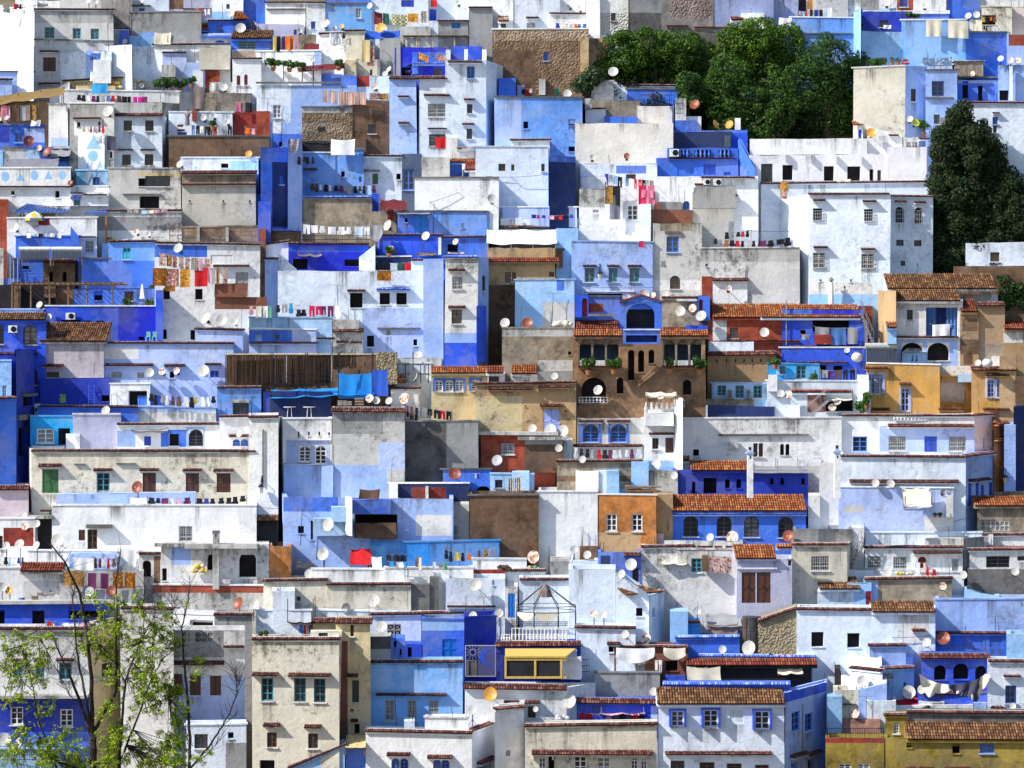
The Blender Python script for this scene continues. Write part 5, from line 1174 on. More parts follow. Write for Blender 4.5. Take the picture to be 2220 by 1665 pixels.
def gardens():
    G='trees in the hillside garden'; Y=hill(235)+1.6
    tree('tree',[(1345,125,50,55,0),(1400,105,62,42,.5),(1465,110,60,45,.5),(1510,125,40,50,1),(1390,150,70,40,1.5),(1470,155,55,45,1.5),(1310,150,28,40,0),(1440,185,80,40,2.5)],(1420,120,230,Y+1.5),'broad dome shaped dark green tree above white dish','trees in the hillside garden',leafmat('dome tree',(.014,.04,.006),(.045,.115,.010),(.14,.26,.02)),.12,1.0,1)
    tree('tree',[(1640,80,62,42,0),(1700,95,45,50,.5),(1600,100,35,35,0),(1660,135,70,45,1)],(1650,80,260,Y+1.5),'tallest bright green leafy tree reaching beside white wall in garden',G,leafmat('bright tree',(.018,.045,.007),(.065,.15,.012),(.19,.32,.025)),.12,1.0,2)
    tree('tree',[(1795,135,60,55,0),(1760,190,75,60,.5),(1830,185,40,50,.5),(1780,255,75,50,1),(1840,245,35,45,1),(1860,150,18,30,.5)],(1790,150,330,Y),'bushy deep green tree leaning towards beige stained wall',G,leafmat('deep tree',(.012,.032,.009),(.032,.085,.016),(.08,.18,.03)),.12,1.0,3)
    tree('tree',[(1580,165,45,45,-.5),(1560,215,35,60,-.5),(1610,220,45,60,-.5),(1640,270,70,35,0),(1570,275,40,35,0),(1690,220,45,70,0)],(1600,170,330,Y-1),'drooping leafy tree with hanging branches in front of garden',G,leafmat('drooping tree',(.014,.034,.008),(.045,.11,.016),(.11,.22,.03)),.12,1.0,4)
    tree('tree',[(1490,185,18,22,0),(1495,215,12,18,0)],(1490,190,260,Y-2),'small light green sapling by iron roof railing',G,leafmat('sapling',(.01,.03,.008),(.04,.10,.02),(.10,.20,.03)),.16,1.2,5)
    tree('tree',[(1262,178,13,11,0),(1285,168,10,10,0)],(1270,170,230,Y-2),'small grey green bush at foot of rubble wall',G,leafmat('bush',(.012,.03,.01),(.04,.085,.03),(.10,.16,.06)),.16,1.1,6)
    tree('tree',[(1330,215,55,45,0),(1400,240,70,45,0),(1480,250,65,45,0),(1540,240,40,60,0),(1470,205,60,35,1),(1740,265,60,40,.5),(1380,200,60,35,1)],(1450,220,330,Y+.2),'low dark undergrowth clumps added to stand in for shade below the dome tree',G,leafmat('infill',(.003,.008,.003),(.008,.020,.006),(.02,.045,.012)),.14,.8,9)  # near-black leaves added, deep tree shade put into their colour
    cl=[]
    for px,top,bot,w in ((2046,320,600,17),(2082,272,600,22),(2112,300,590,26),(2142,345,590,27),(2168,400,580,26),(2196,420,580,26),(2218,470,590,24),(2064,430,600,34),(2114,455,600,48),(2158,495,595,45)):
        n=max(3,int((bot-top)/38)); rr=random.Random(px)
        for q in range(11): cl.append((px+rr.uniform(-w,w),top+rr.uniform(-22,50),rr.uniform(5,9),rr.uniform(16,30),rr.uniform(-.5,.5)))
        if px>2000:
            for q in range(9): cl.append((px+rr.choice((-1,1))*rr.uniform(.6,1.5)*w,rr.uniform(top+60,bot-20),rr.uniform(6,10),rr.uniform(14,26),rr.uniform(-1,1)))
        for i in range(n): t=(i+.5)/n; cl.append((px+6*math.sin(i*2.1),top+(bot-top)*t,w*.72*(.35+.65*min(1,t*1.8)),(bot-top)/n*.7,random.Random(px+i).uniform(-1.5,1.5)))
    tree('tree',cl,(2100,330,620,hill(560)+1),'large dark spiky cypress like tree beside tall white house','trees in the hillside garden',leafmat('cypress',(.010,.02,.008),(.024,.048,.016),(.065,.105,.035)),.12,.9,7)
    tree('tree',[(2190,625,30,25,0),(2215,640,25,30,.5),(2195,660,35,25,.5)],(2200,640,720,hill(640)+1),'green shrubby tree behind old tile roofed house at edge',G,leafmat('edge tree',(.008,.022,.006),(.025,.07,.014),(.07,.15,.03)),.2,1.1,8)
def limb(mb,pts,Y0,r0,r1,dys,jit=.03,seed=0):
    rs=random.Random(seed); P_=[P(OX+x*SC,OY+y*SC,Y0+d) for (x,y),d in zip(pts,dys)]
    out=[]
    for i,(a,b) in enumerate(zip(P_,P_[1:])):
        k=5
        for j in range(k): t=j/k; out.append(a+(b-a)*t+Vector((rs.uniform(-jit,jit),rs.uniform(-jit,jit),0)))
    out.append(P_[-1]); n=len(out)
    for i in range(n-1): mb.tube(out[i],out[i+1],.68*(r0+(r1-r0)*i/n),.68*(r0+(r1-r0)*(i+1)/n),n=7,cap=i in(0,n-2))
    return out
def budding():
    T(0,3); Y=139.0; rs=random.Random(11)
    def make(label,limbs,clumps,base,lm,group,twigs=9):
        o=empty('tree',base); nodes=[]; tr=MB(); tw=MB(); lf=MB()
        for i,(pts,r0,r1) in enumerate(limbs):
            dys=[0]+[rs.uniform(-.8,.8) for _ in pts[1:]]
            tr=MB(); o_=limb(tr,pts,Y,r0,r1,dys,.025,i); tr.build('trunk' if i==0 else 'limb',BARK,o); nodes+=[(p,k/len(o_)) for k,p in enumerate(o_)]
        for (p,t) in nodes:
            if t<.3: continue
            for _ in range(1 if t<.55 else 2):
                d=Vector((rs.gauss(0,.5),rs.gauss(0,.4),rs.uniform(.3,1.1))); L_=rs.uniform(.4,1.3); e=p+d*L_; m=p+d*L_*.5+Vector((rs.uniform(-.08,.08),0,rs.uniform(-.05,.08)))
                tw.tube(p,m,.018,.012,n=4,cap=False); tw.tube(m,e,.012,.005,n=4,cap=False)
        for (x,y,rx,ry,n) in clumps:
            c=P(OX+x*SC,OY+y*SC,Y+rs.uniform(-1,1)); qx=rx*SC/FPX*Y; qy=ry*SC/FPX*Y; near=min(nodes,key=lambda q:(q[0]-c).length)[0]
            for j in range(int(n*1.6)):
                e=Vector((c.x+rs.gauss(0,.5)*qx,c.y+rs.gauss(0,.5)*qx,c.z+rs.gauss(0,.5)*qy)); st=e+Vector((rs.uniform(-.55,.55),rs.uniform(-.4,.4),-rs.uniform(.05,.75))); tw.tube(st,e,.014,.005,n=4,cap=False)
                if j%4==0: tw.tube(near,st,.025,.012,n=4,cap=False)
                for k in range(rs.randint(2,4)):
                    f=rs.uniform(.3,1.0); leafmesh(lf,st+(e-st)*f+Vector((rs.uniform(-.08,.08),rs.uniform(-.08,.08),rs.uniform(-.06,.06))),(.13,.12,.09),rs.randint(6,12),.068,rs)
        tw.build('twigs',simple('twig',(.05,.034,.026),.9),o,kind='stuff'); 
        if lf.f: lf.build('foliage',lm,o,attr='rnd')
        tag(o,label,'tree',group)
    lm=leafmat('spring leaf',(.11,.19,.010),(.30,.43,.02),(.52,.62,.05))
    lb=[([(800,1800),(805,1500),(800,1300)],.30,.22),([(790,1380),(690,1080),(600,850),(520,670),(440,500)],.14,.03),([(785,1300),(730,1000),(690,800),(660,600),(625,200),(640,130)],.11,.03),([(800,1300),(790,900),(760,600),(740,420),(690,150),(560,-120),(430,-280)],.17,.05),
     ([(830,1320),(900,1180),(1000,1000),(1010,800),(1000,600),(1015,300),(1000,50),(1040,-200)],.15,.035),([(1020,1800),(1050,1300),(1080,950),(1090,880),(1180,650),(1250,500),(1330,350)],.12,.02),([(1070,1520),(1200,1200),(1300,900),(1420,700),(1560,600)],.09,.015),
     ([(1080,920),(1000,750),(870,650),(820,520)],.05,.015),([(540,1800),(420,1450),(340,1270),(290,1000),(250,800),(190,600)],.08,.015),([(420,1450),(250,1300),(120,1150)],.04,.012),([(610,1040),(540,900),(430,700),(310,480)],.04,.012),([(1240,1150),(1400,1080),(1540,1020)],.04,.012),([(290,1000),(140,850),(40,760)],.03,.01),([(690,1100),(600,1030),(520,900)],.03,.01),([(1310,900),(1320,600),(1340,300),(1320,120)],.035,.01),([(1240,500),(1235,250),(1260,60)],.03,.01)]
    cl=[(100,640,100,140,14),(270,600,90,110,12),(400,650,60,60,6),(40,780,70,60,8),(250,760,110,90,12),(120,900,110,90,8),(330,850,80,120,10),(420,1090,70,70,6),(140,1050,70,60,5),(60,1080,50,60,4),(320,1150,90,90,8),(200,1330,90,80,8),(420,500,50,40,5),(60,500,40,30,3),(190,520,60,60,5),
     (500,1520,170,150,26),(560,1360,110,90,14),(650,1500,110,120,16),(720,560,80,90,10),(800,560,70,120,12),(900,330,60,160,16),(1000,330,60,120,12),(790,160,30,60,4),(1050,170,40,50,4),(960,560,90,110,14),(1050,430,80,80,10),(900,680,80,80,10),(980,800,70,80,8),
     (1190,200,45,45,6),(1190,300,50,60,6),(1380,250,35,60,4),(1330,430,70,110,11),(1450,330,45,60,5),(1440,500,60,80,9),(1500,560,90,90,12),(1190,560,90,130,14),(1290,640,110,140,18),(1180,780,110,110,16),(1330,820,120,110,16),(1420,900,60,110,9),(1220,930,130,100,16),(1320,1050,130,110,16),(1200,1080,100,90,10),(1450,960,90,60,9),(1540,980,90,70,12),
     (930,1130,80,90,10),(960,1420,90,160,20),(1050,1350,80,100,10),(900,1600,90,70,12),(1080,1560,80,80,8),(1330,1560,160,120,34),(120,1500,120,110,22),(330,1400,100,100,14),(640,1590,130,80,22),(380,1560,120,100,22),(1440,1420,110,120,20),(1530,1240,80,130,18),(1560,1400,70,110,14),(1490,1580,110,80,18),(1230,1450,80,90,10),(1570,1120,50,60,6),(690,340,40,50,3),(660,490,40,70,5)]
    base=P(OX+800*SC,OY+1800*SC,Y); make('large budding spring tree with several dark limbs at bottom left',lb,cl,base,lm,'trees in the foreground')
    lb2=[([(1630,1850),(1640,1400),(1615,1000),(1590,750),(1570,450),(1630,200),(1640,30)],.13,.02),([(1645,1660),(1800,1480),(1900,1330),(1990,1180),(2050,1000),(2035,880),(2030,800)],.085,.015),([(1570,440),(1520,330),(1490,190)],.03,.01),([(1660,1640),(1790,1540),(1900,1420)],.05,.012),([(2040,960),(2075,930),(2050,890)],.02,.008),([(1950,1270),(2030,1210)],.02,.006),([(1615,1000),(1570,920)],.03,.012)]
    make('slender bare branched tree with forked right limb',lb2,[(1730,720,50,50,5),(1700,830,40,30,3),(1590,240,15,15,1),(1720,1560,60,50,5)],P(OX+1640*SC,OY+1850*SC,Y),lm,'trees in the foreground')
def finish():
    run_queue()
    for v in VOLS: build_walls(v)
    finish_labels(); ground(); gardens(); budding()

# ---- top row of the photograph
T(0,0)
H("white house painted with blue triangles and circles",-80,1455,610,1960,'w',d=5,cap='w');L(-80,615,1610,'t',14);MARK(45,1525,70,85,'c');MARK(178,1530,75,65,'t');MARK(298,1515,68,85,'c');MARK(418,1510,75,75,'t');MARK(538,1512,62,75,'c');W(95,1650,30,35,'d');W(475,1650,38,60,'d');D(608,1580,52,'r')
X(20,1365,490,1450,'grey2',.9,'slumped grey tarpaulin on painted white house')
BLUEROOF(110,600,1760,1830);BLUEROOF(725,925,1800,1840)
PARASOL(300,1830,180,1900)
V(150,1780,600,1900,'dw',d=2,dy=.5,p=[(240,1810,480,1880,'tn')]);W(160,1790,60,90,'w')
H("brick red wall strip with cream corner at left edge",-80,1720,80,2060,'re',d=4);V(75,1740,130,1850,'cr',d=3)
H("small white house with turquoise striped window hood",605,1615,935,1880,'w',d=5,cap='w');V(605,1660,935,1780,'w',d=4);L(610,720,1665,'t',12);L(720,920,1680,'t',12);W(635,1725,58,95,'t');L(612,700,1700,'b',30)
H("white stair house with turquoise frames",655,1475,930,1620,'lb',d=4,cap='w',p=[(655,1475,760,1610,'cw2')]);W(800,1530,60,75,'b');STAIR(750,1610,800,1500)
H("grey weathered house with slatted balcony openings",930,1455,1570,1870,'gw',d=5,cap='w',p=[(1190,1490,1570,1525,'cy')]);W(1195,1540,60,70,'d');W(1255,1520,215,90,'k',g=1);W(1205,1695,170,105,'d');L(1060,1390,1680,'k',12)
H("big beige blank house with double tile bands",1570,1490,2215,1960,'cr2',d=6,cap='T',p=[(1570,1500,2215,1585,'tn')],r=35);L(1570,2215,1590,'d',16);W(1632,1730,16,18,'d');W(1922,1730,16,18,'d');W(2150,1730,16,18,'d')
V(1570,1365,2240,1480,'pw',d=2,dy=-.6,cap='w',p=[(1990,1390,2240,1480,'lb')]);W(1908,1412,65,40,'d');D(1555,1420,70,'w',on=0)
H("wide brown earth wall house below laundry terrace",1455,1180,2330,1500,'br',d=5,cap='k',r=40);D(2150,1333,68,'o',on=0);A(2090,1250)
V(2215,1680,2330,1740,'cn',d=2,dy=-1);V(2230,1740,2340,2060,'sb',d=2,dy=-1.2)
H("four windowed pale house with grey parapet and tile eave",985,990,1400,1470,'pw',d=5,r=58,cap='T');W(1068,1040,72,90,'n',g=1);W(1255,1040,72,92,'n',g=1);W(1055,1335,75,90,'n',g=1);W(1250,1332,75,95,'n',g=1);L(1015,1150,1292,'t',14);L(1212,1342,1292,'t',16)
V(985,885,1395,990,'g2',d=4,r=150);C(920,1170,1000,1175,130,'grey3','b',on=0)
H("white gable wall with painted blue triangle and circle",672,1165,900,1500,'w',d=4,s=-.3);MARK(812,1225,130,125,'t');MARK(803,1348,88,95,'c');MARK(762,1415,38,70,'t');MARK(865,1415,42,65,'t')
H("grey house with line of small coloured clothes",600,895,985,1480,'g2',d=5,cap='w',p=[(640,1020,880,1170,'w'),(900,1020,985,1300,'dw')]);W(665,1055,28,40,'d');W(848,1050,20,38,'d');L(635,870,1018,'d',14);C(710,1090,895,1088,65,'yellow white cream dark pink white plum red','s',on=0);D(935,965,105,'w',on=0);W(948,1310,22,60,'d')
H("mottled white wall block with blue stain",418,900,598,1280,'dw',d=4,cap='w',p=[(440,1190,598,1280,'pl')])
H("low awning terrace with large rust dishes",250,1270,600,1470,'mb',d=4,p=[(250,1290,340,1390,'lb')]);V(440,1285,595,1390,'nv',d=2);D(250,1222,108,'m');D(408,1315,92,'r');D(342,1278,55,'x');X(430,1255,600,1345,'grey',.7,'sagging dark grey shade over rust dish terrace')
H("mouldy grey wall below blue terrace at left",20,1280,255,1400,'gw',d=4,cap='k');V(-60,1300,25,1400,'lb',d=3)
H("cobalt terrace house with white roof at left edge",-60,1080,390,1270,'mb',d=4,cap='w',p=[(210,1110,390,1230,'pl'),(-60,1090,80,1230,'ub')]);W(130,1150,70,80,'b');D(-5,1030,40,'w');D(55,1020,48,'g');V(0,1060,230,1090,'w',d=2);X(270,1035,350,1090,'white',.1,'white cloth over blue terrace wall',drop=1)
H("tan wall under long thatched reed awning",-80,870,420,1240,'oc2',d=4);C(0,905,100,920,130,'pinkr pink','b',on=0);C(110,905,330,905,140,'brown grey fleece rug','r',on=0);X(-80,830,545,905,'thatch',.8,'long brown thatched reed awning',ty=-90)
H("white slope wall beside grilled window tower",420,800,600,905,'w',d=3,ty=-90)
H("tall grey house with four dark grilled windows",290,80,990,690,'dw',d=6,cap='t',p=[(290,80,990,200,'gw')]);W(385,235,85,95,'t');W(628,245,70,90,'t');W(783,248,72,92,'t');W(372,495,110,122,'sn');W(368,765,105,95,'t');L(290,375,342,'k',10);L(480,615,345,'k',10);L(725,775,352,'k',8);L(870,990,355,'k',10);L(345,510,440,'d',20);L(335,520,718,'d',22);D(765,10,48,'w');D(828,18,50,'w');A(930,200)
V(300,5,515,80,'w',d=3,dy=2);W(305,30,110,28,'d')
H("brilliant white tall wall at left edge",-60,90,290,640,'w',d=5,s=-3,cap='w');C(-40,40,80,45,60,'white grey','s',on=1);C(110,30,195,40,50,'red plum dark','s',on=1);V(130,0,330,90,'w',d=3,dy=2)
H("lavender blue low houses under white wall",-60,620,295,900,'pb',d=4,cap='k',s=.4);V(-60,685,105,890,'pb',d=4,cap='t');D(225,835,70,'w',on=0)
H("pale blue twin walls with shaded recess",525,440,960,760,'pw',d=4,p=[(740,440,810,700,'pb')]);V(800,515,960,720,'w',d=3);V(780,460,935,520,'mb',d=3,dy=1);CHIMNEY(780,605,24,700,'w')
H("faceted pale blue tower walls on left",925,400,1145,680,'pw',d=4,s=-1.5);V(1145,400,1405,690,'pw',d=4,s=1);V(1405,455,1605,690,'pl',d=4,cap='t');V(1605,540,1775,700,'pl',d=3);V(1397,560,1515,665,'gw',d=1);A(1483,510)
H("white house stepped beside red tile coping",1315,385,1985,600,'w',d=5,cap='t');V(1725,410,1985,600,'cr',d=4)
X(1335,280,1480,385,'cream',.9,'cream canvas sheet leaning on roof edge',drop=1);X(1450,300,1610,370,'grey',.4,'grey blanket draped next to cream canvas',drop=1)
H("small blue tower with tile edge and grey dish",980,245,1115,400,'dw',d=3,cap='d');V(1032,262,1110,395,'sb',d=1);V(1110,310,1330,395,'lb',d=3);D(1080,360,50,'w',on=0)
H("wide grey concrete walls at upper left",1120,110,1740,360,'g',d=4,cap='w',p=[(1210,280,1340,360,'mbl')]);A(1125,0);A(1655,0)
H("grey stained tower block at top left",870,-60,1135,270,'gb2',d=5,s=-.4);V(515,-60,880,80,'gw',d=3);W(980,0,25,28,'d')
H("pale blue house with dark shed at top",1140,-60,1460,110,'pw',d=5);W(1200,70,50,50,'b');L(1140,1300,50,'k',14);D(1215,10,60,'w',on=0)
H("open dark loft with grey panel at top edge",1460,-60,1830,90,'lv',d=4,p=[(1465,-60,1585,80,'br')],cap='');L(1580,1840,75,'t',12);C(1680,72,1830,78,55,'orange red white white','s',on=0)
H("speckled white house with tiny blue window at top",1830,-60,2090,170,'w',d=4,p=[(1830,100,2090,170,'lb')]);W(1955,35,30,42,'b');A(1920,30)
V(2090,-60,2330,120,'mb',d=3)
H("blue porch with red tile roof and large dishes",1800,180,2120,330,'mb',d=4,cap='t');W(1865,215,65,75,'p');D(1995,120,70,'w');R(2010,165,2150,60,'o',skew=1);D(2180,218,85,'d');D(2080,245,95,'w',on=0);R(1660,255,1800,200,'o')
H("white terrace with pale blue metal shelter frame",1655,290,2000,390,'pw',d=4);X(1720,290,1995,320,'ubx',.8,'flat blue metal shelter roof');W(1860,345,80,40,'ab')
H("blue hut with tile roof and glazed window",1990,320,2330,500,'mb',d=4,cap='');R(1990,330,2345,262,'r');W(2060,355,150,70,'t')
H("crumbling plaster wall with reddish patches",2000,430,2220,520,'dw',d=3,p=[(2010,440,2215,505,'oc4')])
H("white house with two narrow red curtained windows",2010,505,2260,830,'w',d=4,cap='t',r=0);W(2045,650,32,85,'ar2');W(2110,643,30,92,'ar2')
V(2165,555,2950,690,'br',d=3,dy=1,p=[(2165,640,2950,700,'mb')])
H("cluttered yellow and white roof terrace with vines",540,700,1080,810,'cy',d=4,cap='t',ty=-30);X(795,720,930,810,'az',.8,'pale blue sheet metal hut roof on clutter terrace',drop=1);X(1060,670,1250,720,'yellow',.5,'yellow rags on cluttered terrace',drop=1);V(655,740,1000,800,'cy',d=2);J(1125,690,1180,775,'boxes','white boxes between dish and yellow rags');J(965,690,1060,770,'heap','orange and yellow sacks on clutter terrace','orange straw yellow cream');J(1830,720,1890,790,'drum','grey drum on cluttered roof beside the dish')
PLANT(1400,720,150,110);PLANT(1480,710,130,90);PLANT(1560,720,130,80);PLANT(1660,690,90,60);D(1222,740,55,'w')
V(1255,700,1335,780,'gw',d=1);V(1060,720,1180,780,'w',d=1);V(1670,610,1755,690,'w',d=1.5);V(1755,610,1900,680,'re',d=1.5)
H("white terrace wall with dark and magenta laundry",515,780,1560,895,'w',d=4,cap='w',r=0);C(655,815,1000,825,70,'dark dark white plum dark grey blue2 red','s',on=0);C(1010,825,1270,835,55,'brown dark dark magenta magenta plum','b',on=0);A(1385,800,'y')
V(1400,885,1560,1090,'g',d=3,s=1.2,r=0);V(1550,790,1680,1060,'g2',d=3,s=.6)
H("grey beige boxes with draped brown blanket",1720,800,1880,960,'tn',d=3);V(1880,805,2180,975,'tn',d=3);C(1680,750,1775,755,190,'fleece','b',on=0);V(1780,760,1880,800,'br',d=2);V(1830,710,2010,790,'dw',d=2);D(1935,757,75,'w',on=0)
H("white terrace with clothes dishes and red screen",1460,970,2020,1180,'pw',d=4,cap='w');C(1650,1080,2000,1090,85,'blue2 dark white dark dark red white grey dark','t',on=0);D(1760,1020,58,'g',on=0);D(1848,1000,55,'g',on=0);D(1965,1055,55,'g',on=0);W(1530,1140,85,30,'b');PLANT(1840,1060,60,60);V(1660,950,1700,1040,'re',d=.5);J(1530,1060,1600,1140,'heap','dark red bundle at left of laundry terrace','maroon brown')
PERSON(1615,940,1090)
V(2015,968,2420,1090,'rd',d=1.5,dy=-.5,ty=-20);C(2110,1100,2220,1115,65,'orange pink','s',on=0,dy=-1);C(2030,880,2190,885,90,'pinkr grey2 dark dark','b',on=0)
V(2215,960,2330,1200,'re',d=1,dy=-.3)
T(1,0)
H("white and blue split house with small open shutter",0,740,870,1280,'pb',d=5,cap='',p=[(0,740,300,1060,'pw'),(140,1060,220,1150,'w'),(140,1160,400,1280,'mb')]);W(145,905,72,115,'w');W(195,1225,32,45,'d');L(0,745,715,'k',14);A(103,850);A(497,480)
V(0,640,740,715,'mb',d=3,dy=1.5,p=[(0,590,740,640,'br')]);V(735,650,870,760,'mb',d=3);W(530,660,65,45,'b')
X(385,570,770,620,'maroon',.8,'rusty red corrugated strip roof on blue terrace',ty=-30);PLANT(150,540,150,70);PLANT(290,555,130,60);PLANT(380,560,110,50);PLANT(715,530,90,80);D(237,545,55,'w');D(490,518,45,'w')
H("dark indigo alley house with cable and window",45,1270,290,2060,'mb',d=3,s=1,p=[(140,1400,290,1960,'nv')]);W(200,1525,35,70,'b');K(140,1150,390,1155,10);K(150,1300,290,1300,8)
H("white flat terrace wall with colourful clothes heap",0,445,560,640,'w',d=4,cap='w',p=[(500,445,560,600,'pb')]);C(140,310,370,305,135,'yellow dark plum orange orange pink','b',on=0,dy=.5);X(405,370,550,445,'maroon',.6,'red and wooden lean-to sheet on terrace');V(360,300,540,445,'tn',d=2)
V(545,290,770,600,'w',d=3,s=-.3,cap='t');C(630,285,770,285,70,'white pale grey white dark','s',on=1);B(640,270,770,375,'w')
H("cream corrugated wall house with hanging mattress",765,265,940,660,'cr',d=4,cap='t');V(765,520,865,660,'cy',d=3);V(870,510,1070,660,'cr',d=3);W(890,605,22,30,'ad');W(985,600,20,48,'n');C(905,345,1000,345,200,'straw','b',on=0);C(950,390,1055,390,175,'rug4','b',on=0);X(940,260,1240,330,'ubx',.6,'navy tarpaulin strip over mattress roof');D(1078,243,92,'o')
H("grey concrete boxes below reed pergola",1070,330,1250,640,'g',d=4,s=-.3);V(1240,230,1500,340,'gw',d=3);W(1090,310,120,35,'d');J(1290,530,1380,640,'heap','dark covered bundles in ultramarine corner','dark ub dark')
D(1150,600,60,'w',on=0);D(1115,640,55,'w',on=0)
H("grey tower house with flat tile rim at top",1570,180,1840,330,'g',d=3,cap='t');W(1690,195,75,50,'az');V(1840,65,2040,400,'g',d=4,cap='t')
V(1495,80,1745,200,'sb',d=3,dy=1);V(1490,180,1575,310,'pw',d=2);V(1740,65,1840,180,'pw',d=2)
REEDDARK(1270,1865,312,420)
H("three tiered pale blue house with hooded windows",1155,670,1400,1340,'pb',d=6,cap='T')
V(1400,670,1645,1340,'pw',d=6.1,cap='T');W(1255,875,48,75,'k');W(1258,1110,48,70,'k');L(1225,1322,830,'t',22);L(1228,1322,1058,'t',26);W(1485,895,165,115,'g',g=1);W(1495,1160,145,100,'k');L(1450,1675,818,'t',30);L(1485,1650,1108,'t',16);C(1545,1185,1640,1185,95,'red','b',on=0)
V(1640,520,1990,1340,'pw',d=5,r=145);W(1822,572,68,105,'b');L(1655,1950,530,'t',30);W(1822,900,48,78,'k');W(1820,1112,48,88,'k');L(1795,1890,855,'t',24);L(1780,1885,1068,'t',24)
V(1640,430,1680,525,'w',d=.4);V(1800,425,1830,525,'w',d=.4);V(1955,430,1990,525,'w',d=.4,s=-.2);V(1680,400,1960,525,'sb',d=1,dy=2)
H("ultramarine roof terrace with carpets on parapets",1195,410,1640,670,'uv',d=4,cap='',p=[(1350,450,1640,560,'mb')]);W(1260,580,80,75,'d');W(1535,590,70,65,'or2');V(1350,450,1400,640,'mb',d=1);L(1350,1640,545,'b',26);C(1400,450,1510,490,60,'rug5','b',on=0);C(1555,465,1640,480,55,'rug4','b',on=0)
H("stone fronted brown house with mouldy parapet",400,930,830,1330,'br3',d=5,cap='k',p=[(400,930,830,975,'g2'),(400,1060,760,1140,'st3')]);W(535,1100,65,40,'n');C(570,775,960,795,110,'stripe2 stripe2 stripe2 stripe2 stripe2 stripe2','b',on=1);A(497,600)
V(830,865,1150,1270,'br',d=4,s=.2);W(970,1075,65,80,'k');C(980,805,1150,805,55,'rug4 rug','b',on=1)
H("maroon doored white hut with striped dish",865,660,1160,800,'pw',d=4,p=[(870,665,980,750,'rd')]);D(1030,750,55,'x',on=0)
H("bright blue house with junk roof and round plastic tarp",275,1320,680,1720,'mbl',d=5,cap='w')
L(415,530,1460,'d',24);C(355,1350,510,1352,80,'dark dark dark dark','s',on=0)
V(680,1290,935,1720,'mbl',d=5,cap='k');W(735,1480,32,50,'d');W(890,1525,22,50,'b')
X(650,1200,855,1340,'white',.3,'grey white plastic sheet bundled on blue roof',drop=1,on=0);V(395,1220,650,1320,'dk',d=2,dy=-.6);X(410,1185,650,1225,'cream',.9,'patched cream sheet over dark roof den');X(300,1200,370,1320,'rugc',.1,'patterned cloth hung on roof den corner',drop=2,on=0);V(850,1190,950,1310,'br',d=1,dy=-.6)
C(460,1580,1040,1600,75,'brown brown white dark white dark plum grey grey dark brown dark lb plum','s',on=1,dy=-1)
H("pale worn house with green door and tile roof",930,1345,1270,1650,'pw',d=5,cap='t',p=[(930,1500,1270,1960,'pw')]);W(1005,1500,50,90,'sG');W(1212,1500,38,52,'d');L(935,1070,1475,'k',14);V(1255,1330,1435,1640,'nv2',d=4);W(1270,1460,95,180,'b')
H("small white cottage with twin ridges and red oval window",1370,1540,2090,2000,'w',d=5,cap='k');V(1780,1410,1840,1560,'w',d=2);W(1790,1465,45,90,'sb');V(1840,1440,2095,1660,'dw',d=4);R(1800,1465,2100,1405,'d');R(1550,1555,1780,1525,'d');W(2010,1475,45,80,'ar');V(1680,1400,1780,1530,'mb',d=2,dy=1);R(1685,1400,1900,1365,'o');W(1440,1630,20,30,'ad');W(1625,1745,75,55,'g');K(1990,1522,2210,1530,3)
PIPE(1970,1510,1700)
D(2040,1720,95,'w');V(1435,1360,1680,1560,'gw',d=4,dy=-1)
H("sky blue terraced house with tile edged roof court",1890,1270,2530,1900,'pw',d=5,cap='w',p=[(1890,1270,2530,1400,'pw')]);W(2095,1415,60,62,'n');W(2205,1420,28,55,'n');W(2465,1415,30,65,'n');K(2210,1530,2560,1495,8)
V(1640,1190,1740,1340,'dw',d=2,dy=.4);V(1740,1280,1890,1330,'w',d=2,cap='t',dy=.4);X(1740,1260,1890,1310,'grey',.5,'grey mesh cover above white parapet',drop=1)
V(2200,1210,2545,1290,'w',d=3,dy=-2.2,cap='t')
H("tall plain blue wall house right of hooded house",2070,840,2825,1500,'mbl',d=6,cap='k',p=[(2070,840,2290,1280,'pb')]);W(2310,1050,42,62,'d');W(2700,1030,60,95,'p');W(2700,1265,55,45,'d');L(2700,2760,1075,'t',10)
V(2090,675,2250,840,'mb',d=3);V(2250,735,2830,830,'pb',d=2,dy=2);C(2290,765,2400,768,50,'dark red white','s',on=1);C(2570,765,2620,768,55,'dgreen','s',on=1);D(2690,810,80,'w');V(2445,680,2500,820,'gw',d=.5)
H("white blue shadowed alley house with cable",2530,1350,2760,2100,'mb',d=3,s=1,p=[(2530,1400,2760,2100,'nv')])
H("pale blue terraces with tile lines at top centre",80,20,425,200,'w',d=4,cap='t');L(90,490,80,'k',12);V(425,20,600,290,'w',d=4,cap='t');W(475,185,38,65,'b');V(0,30,85,170,'mb',d=3)
V(0,205,425,310,'lv',d=4);W(325,255,28,45,'ab');D(598,205,85,'x');D(378,265,52,'w');D(678,243,48,'w');D(743,230,46,'o');V(525,265,760,300,'pw',d=2,dy=-1.5)
H("sky blue house with white framed window at top",565,30,1000,270,'lb2',d=4,p=[(780,40,880,120,'pb')],cap='k');W(860,70,48,85,'w')
H("pale blue house with row of carpets on railing",1000,-60,1490,240,'pw',d=4);W(1255,0,110,60,'sb');C(1020,95,1090,120,110,'rugm','b',on=0);C(1090,110,1310,130,95,'dgreen check check','b',on=0);C(1310,115,1410,120,70,'rug5','b',on=0);C(1420,95,1480,100,100,'stripe','b',on=0);C(1505,0,1555,0,60,'red','b',on=0);D(985,50,60,'w');V(1490,-60,1870,70,'pw',d=3);D(1750,20,55,'w',on=0)
H("periwinkle block at top edge above centre left",600,-60,1000,40,'mb',d=3)
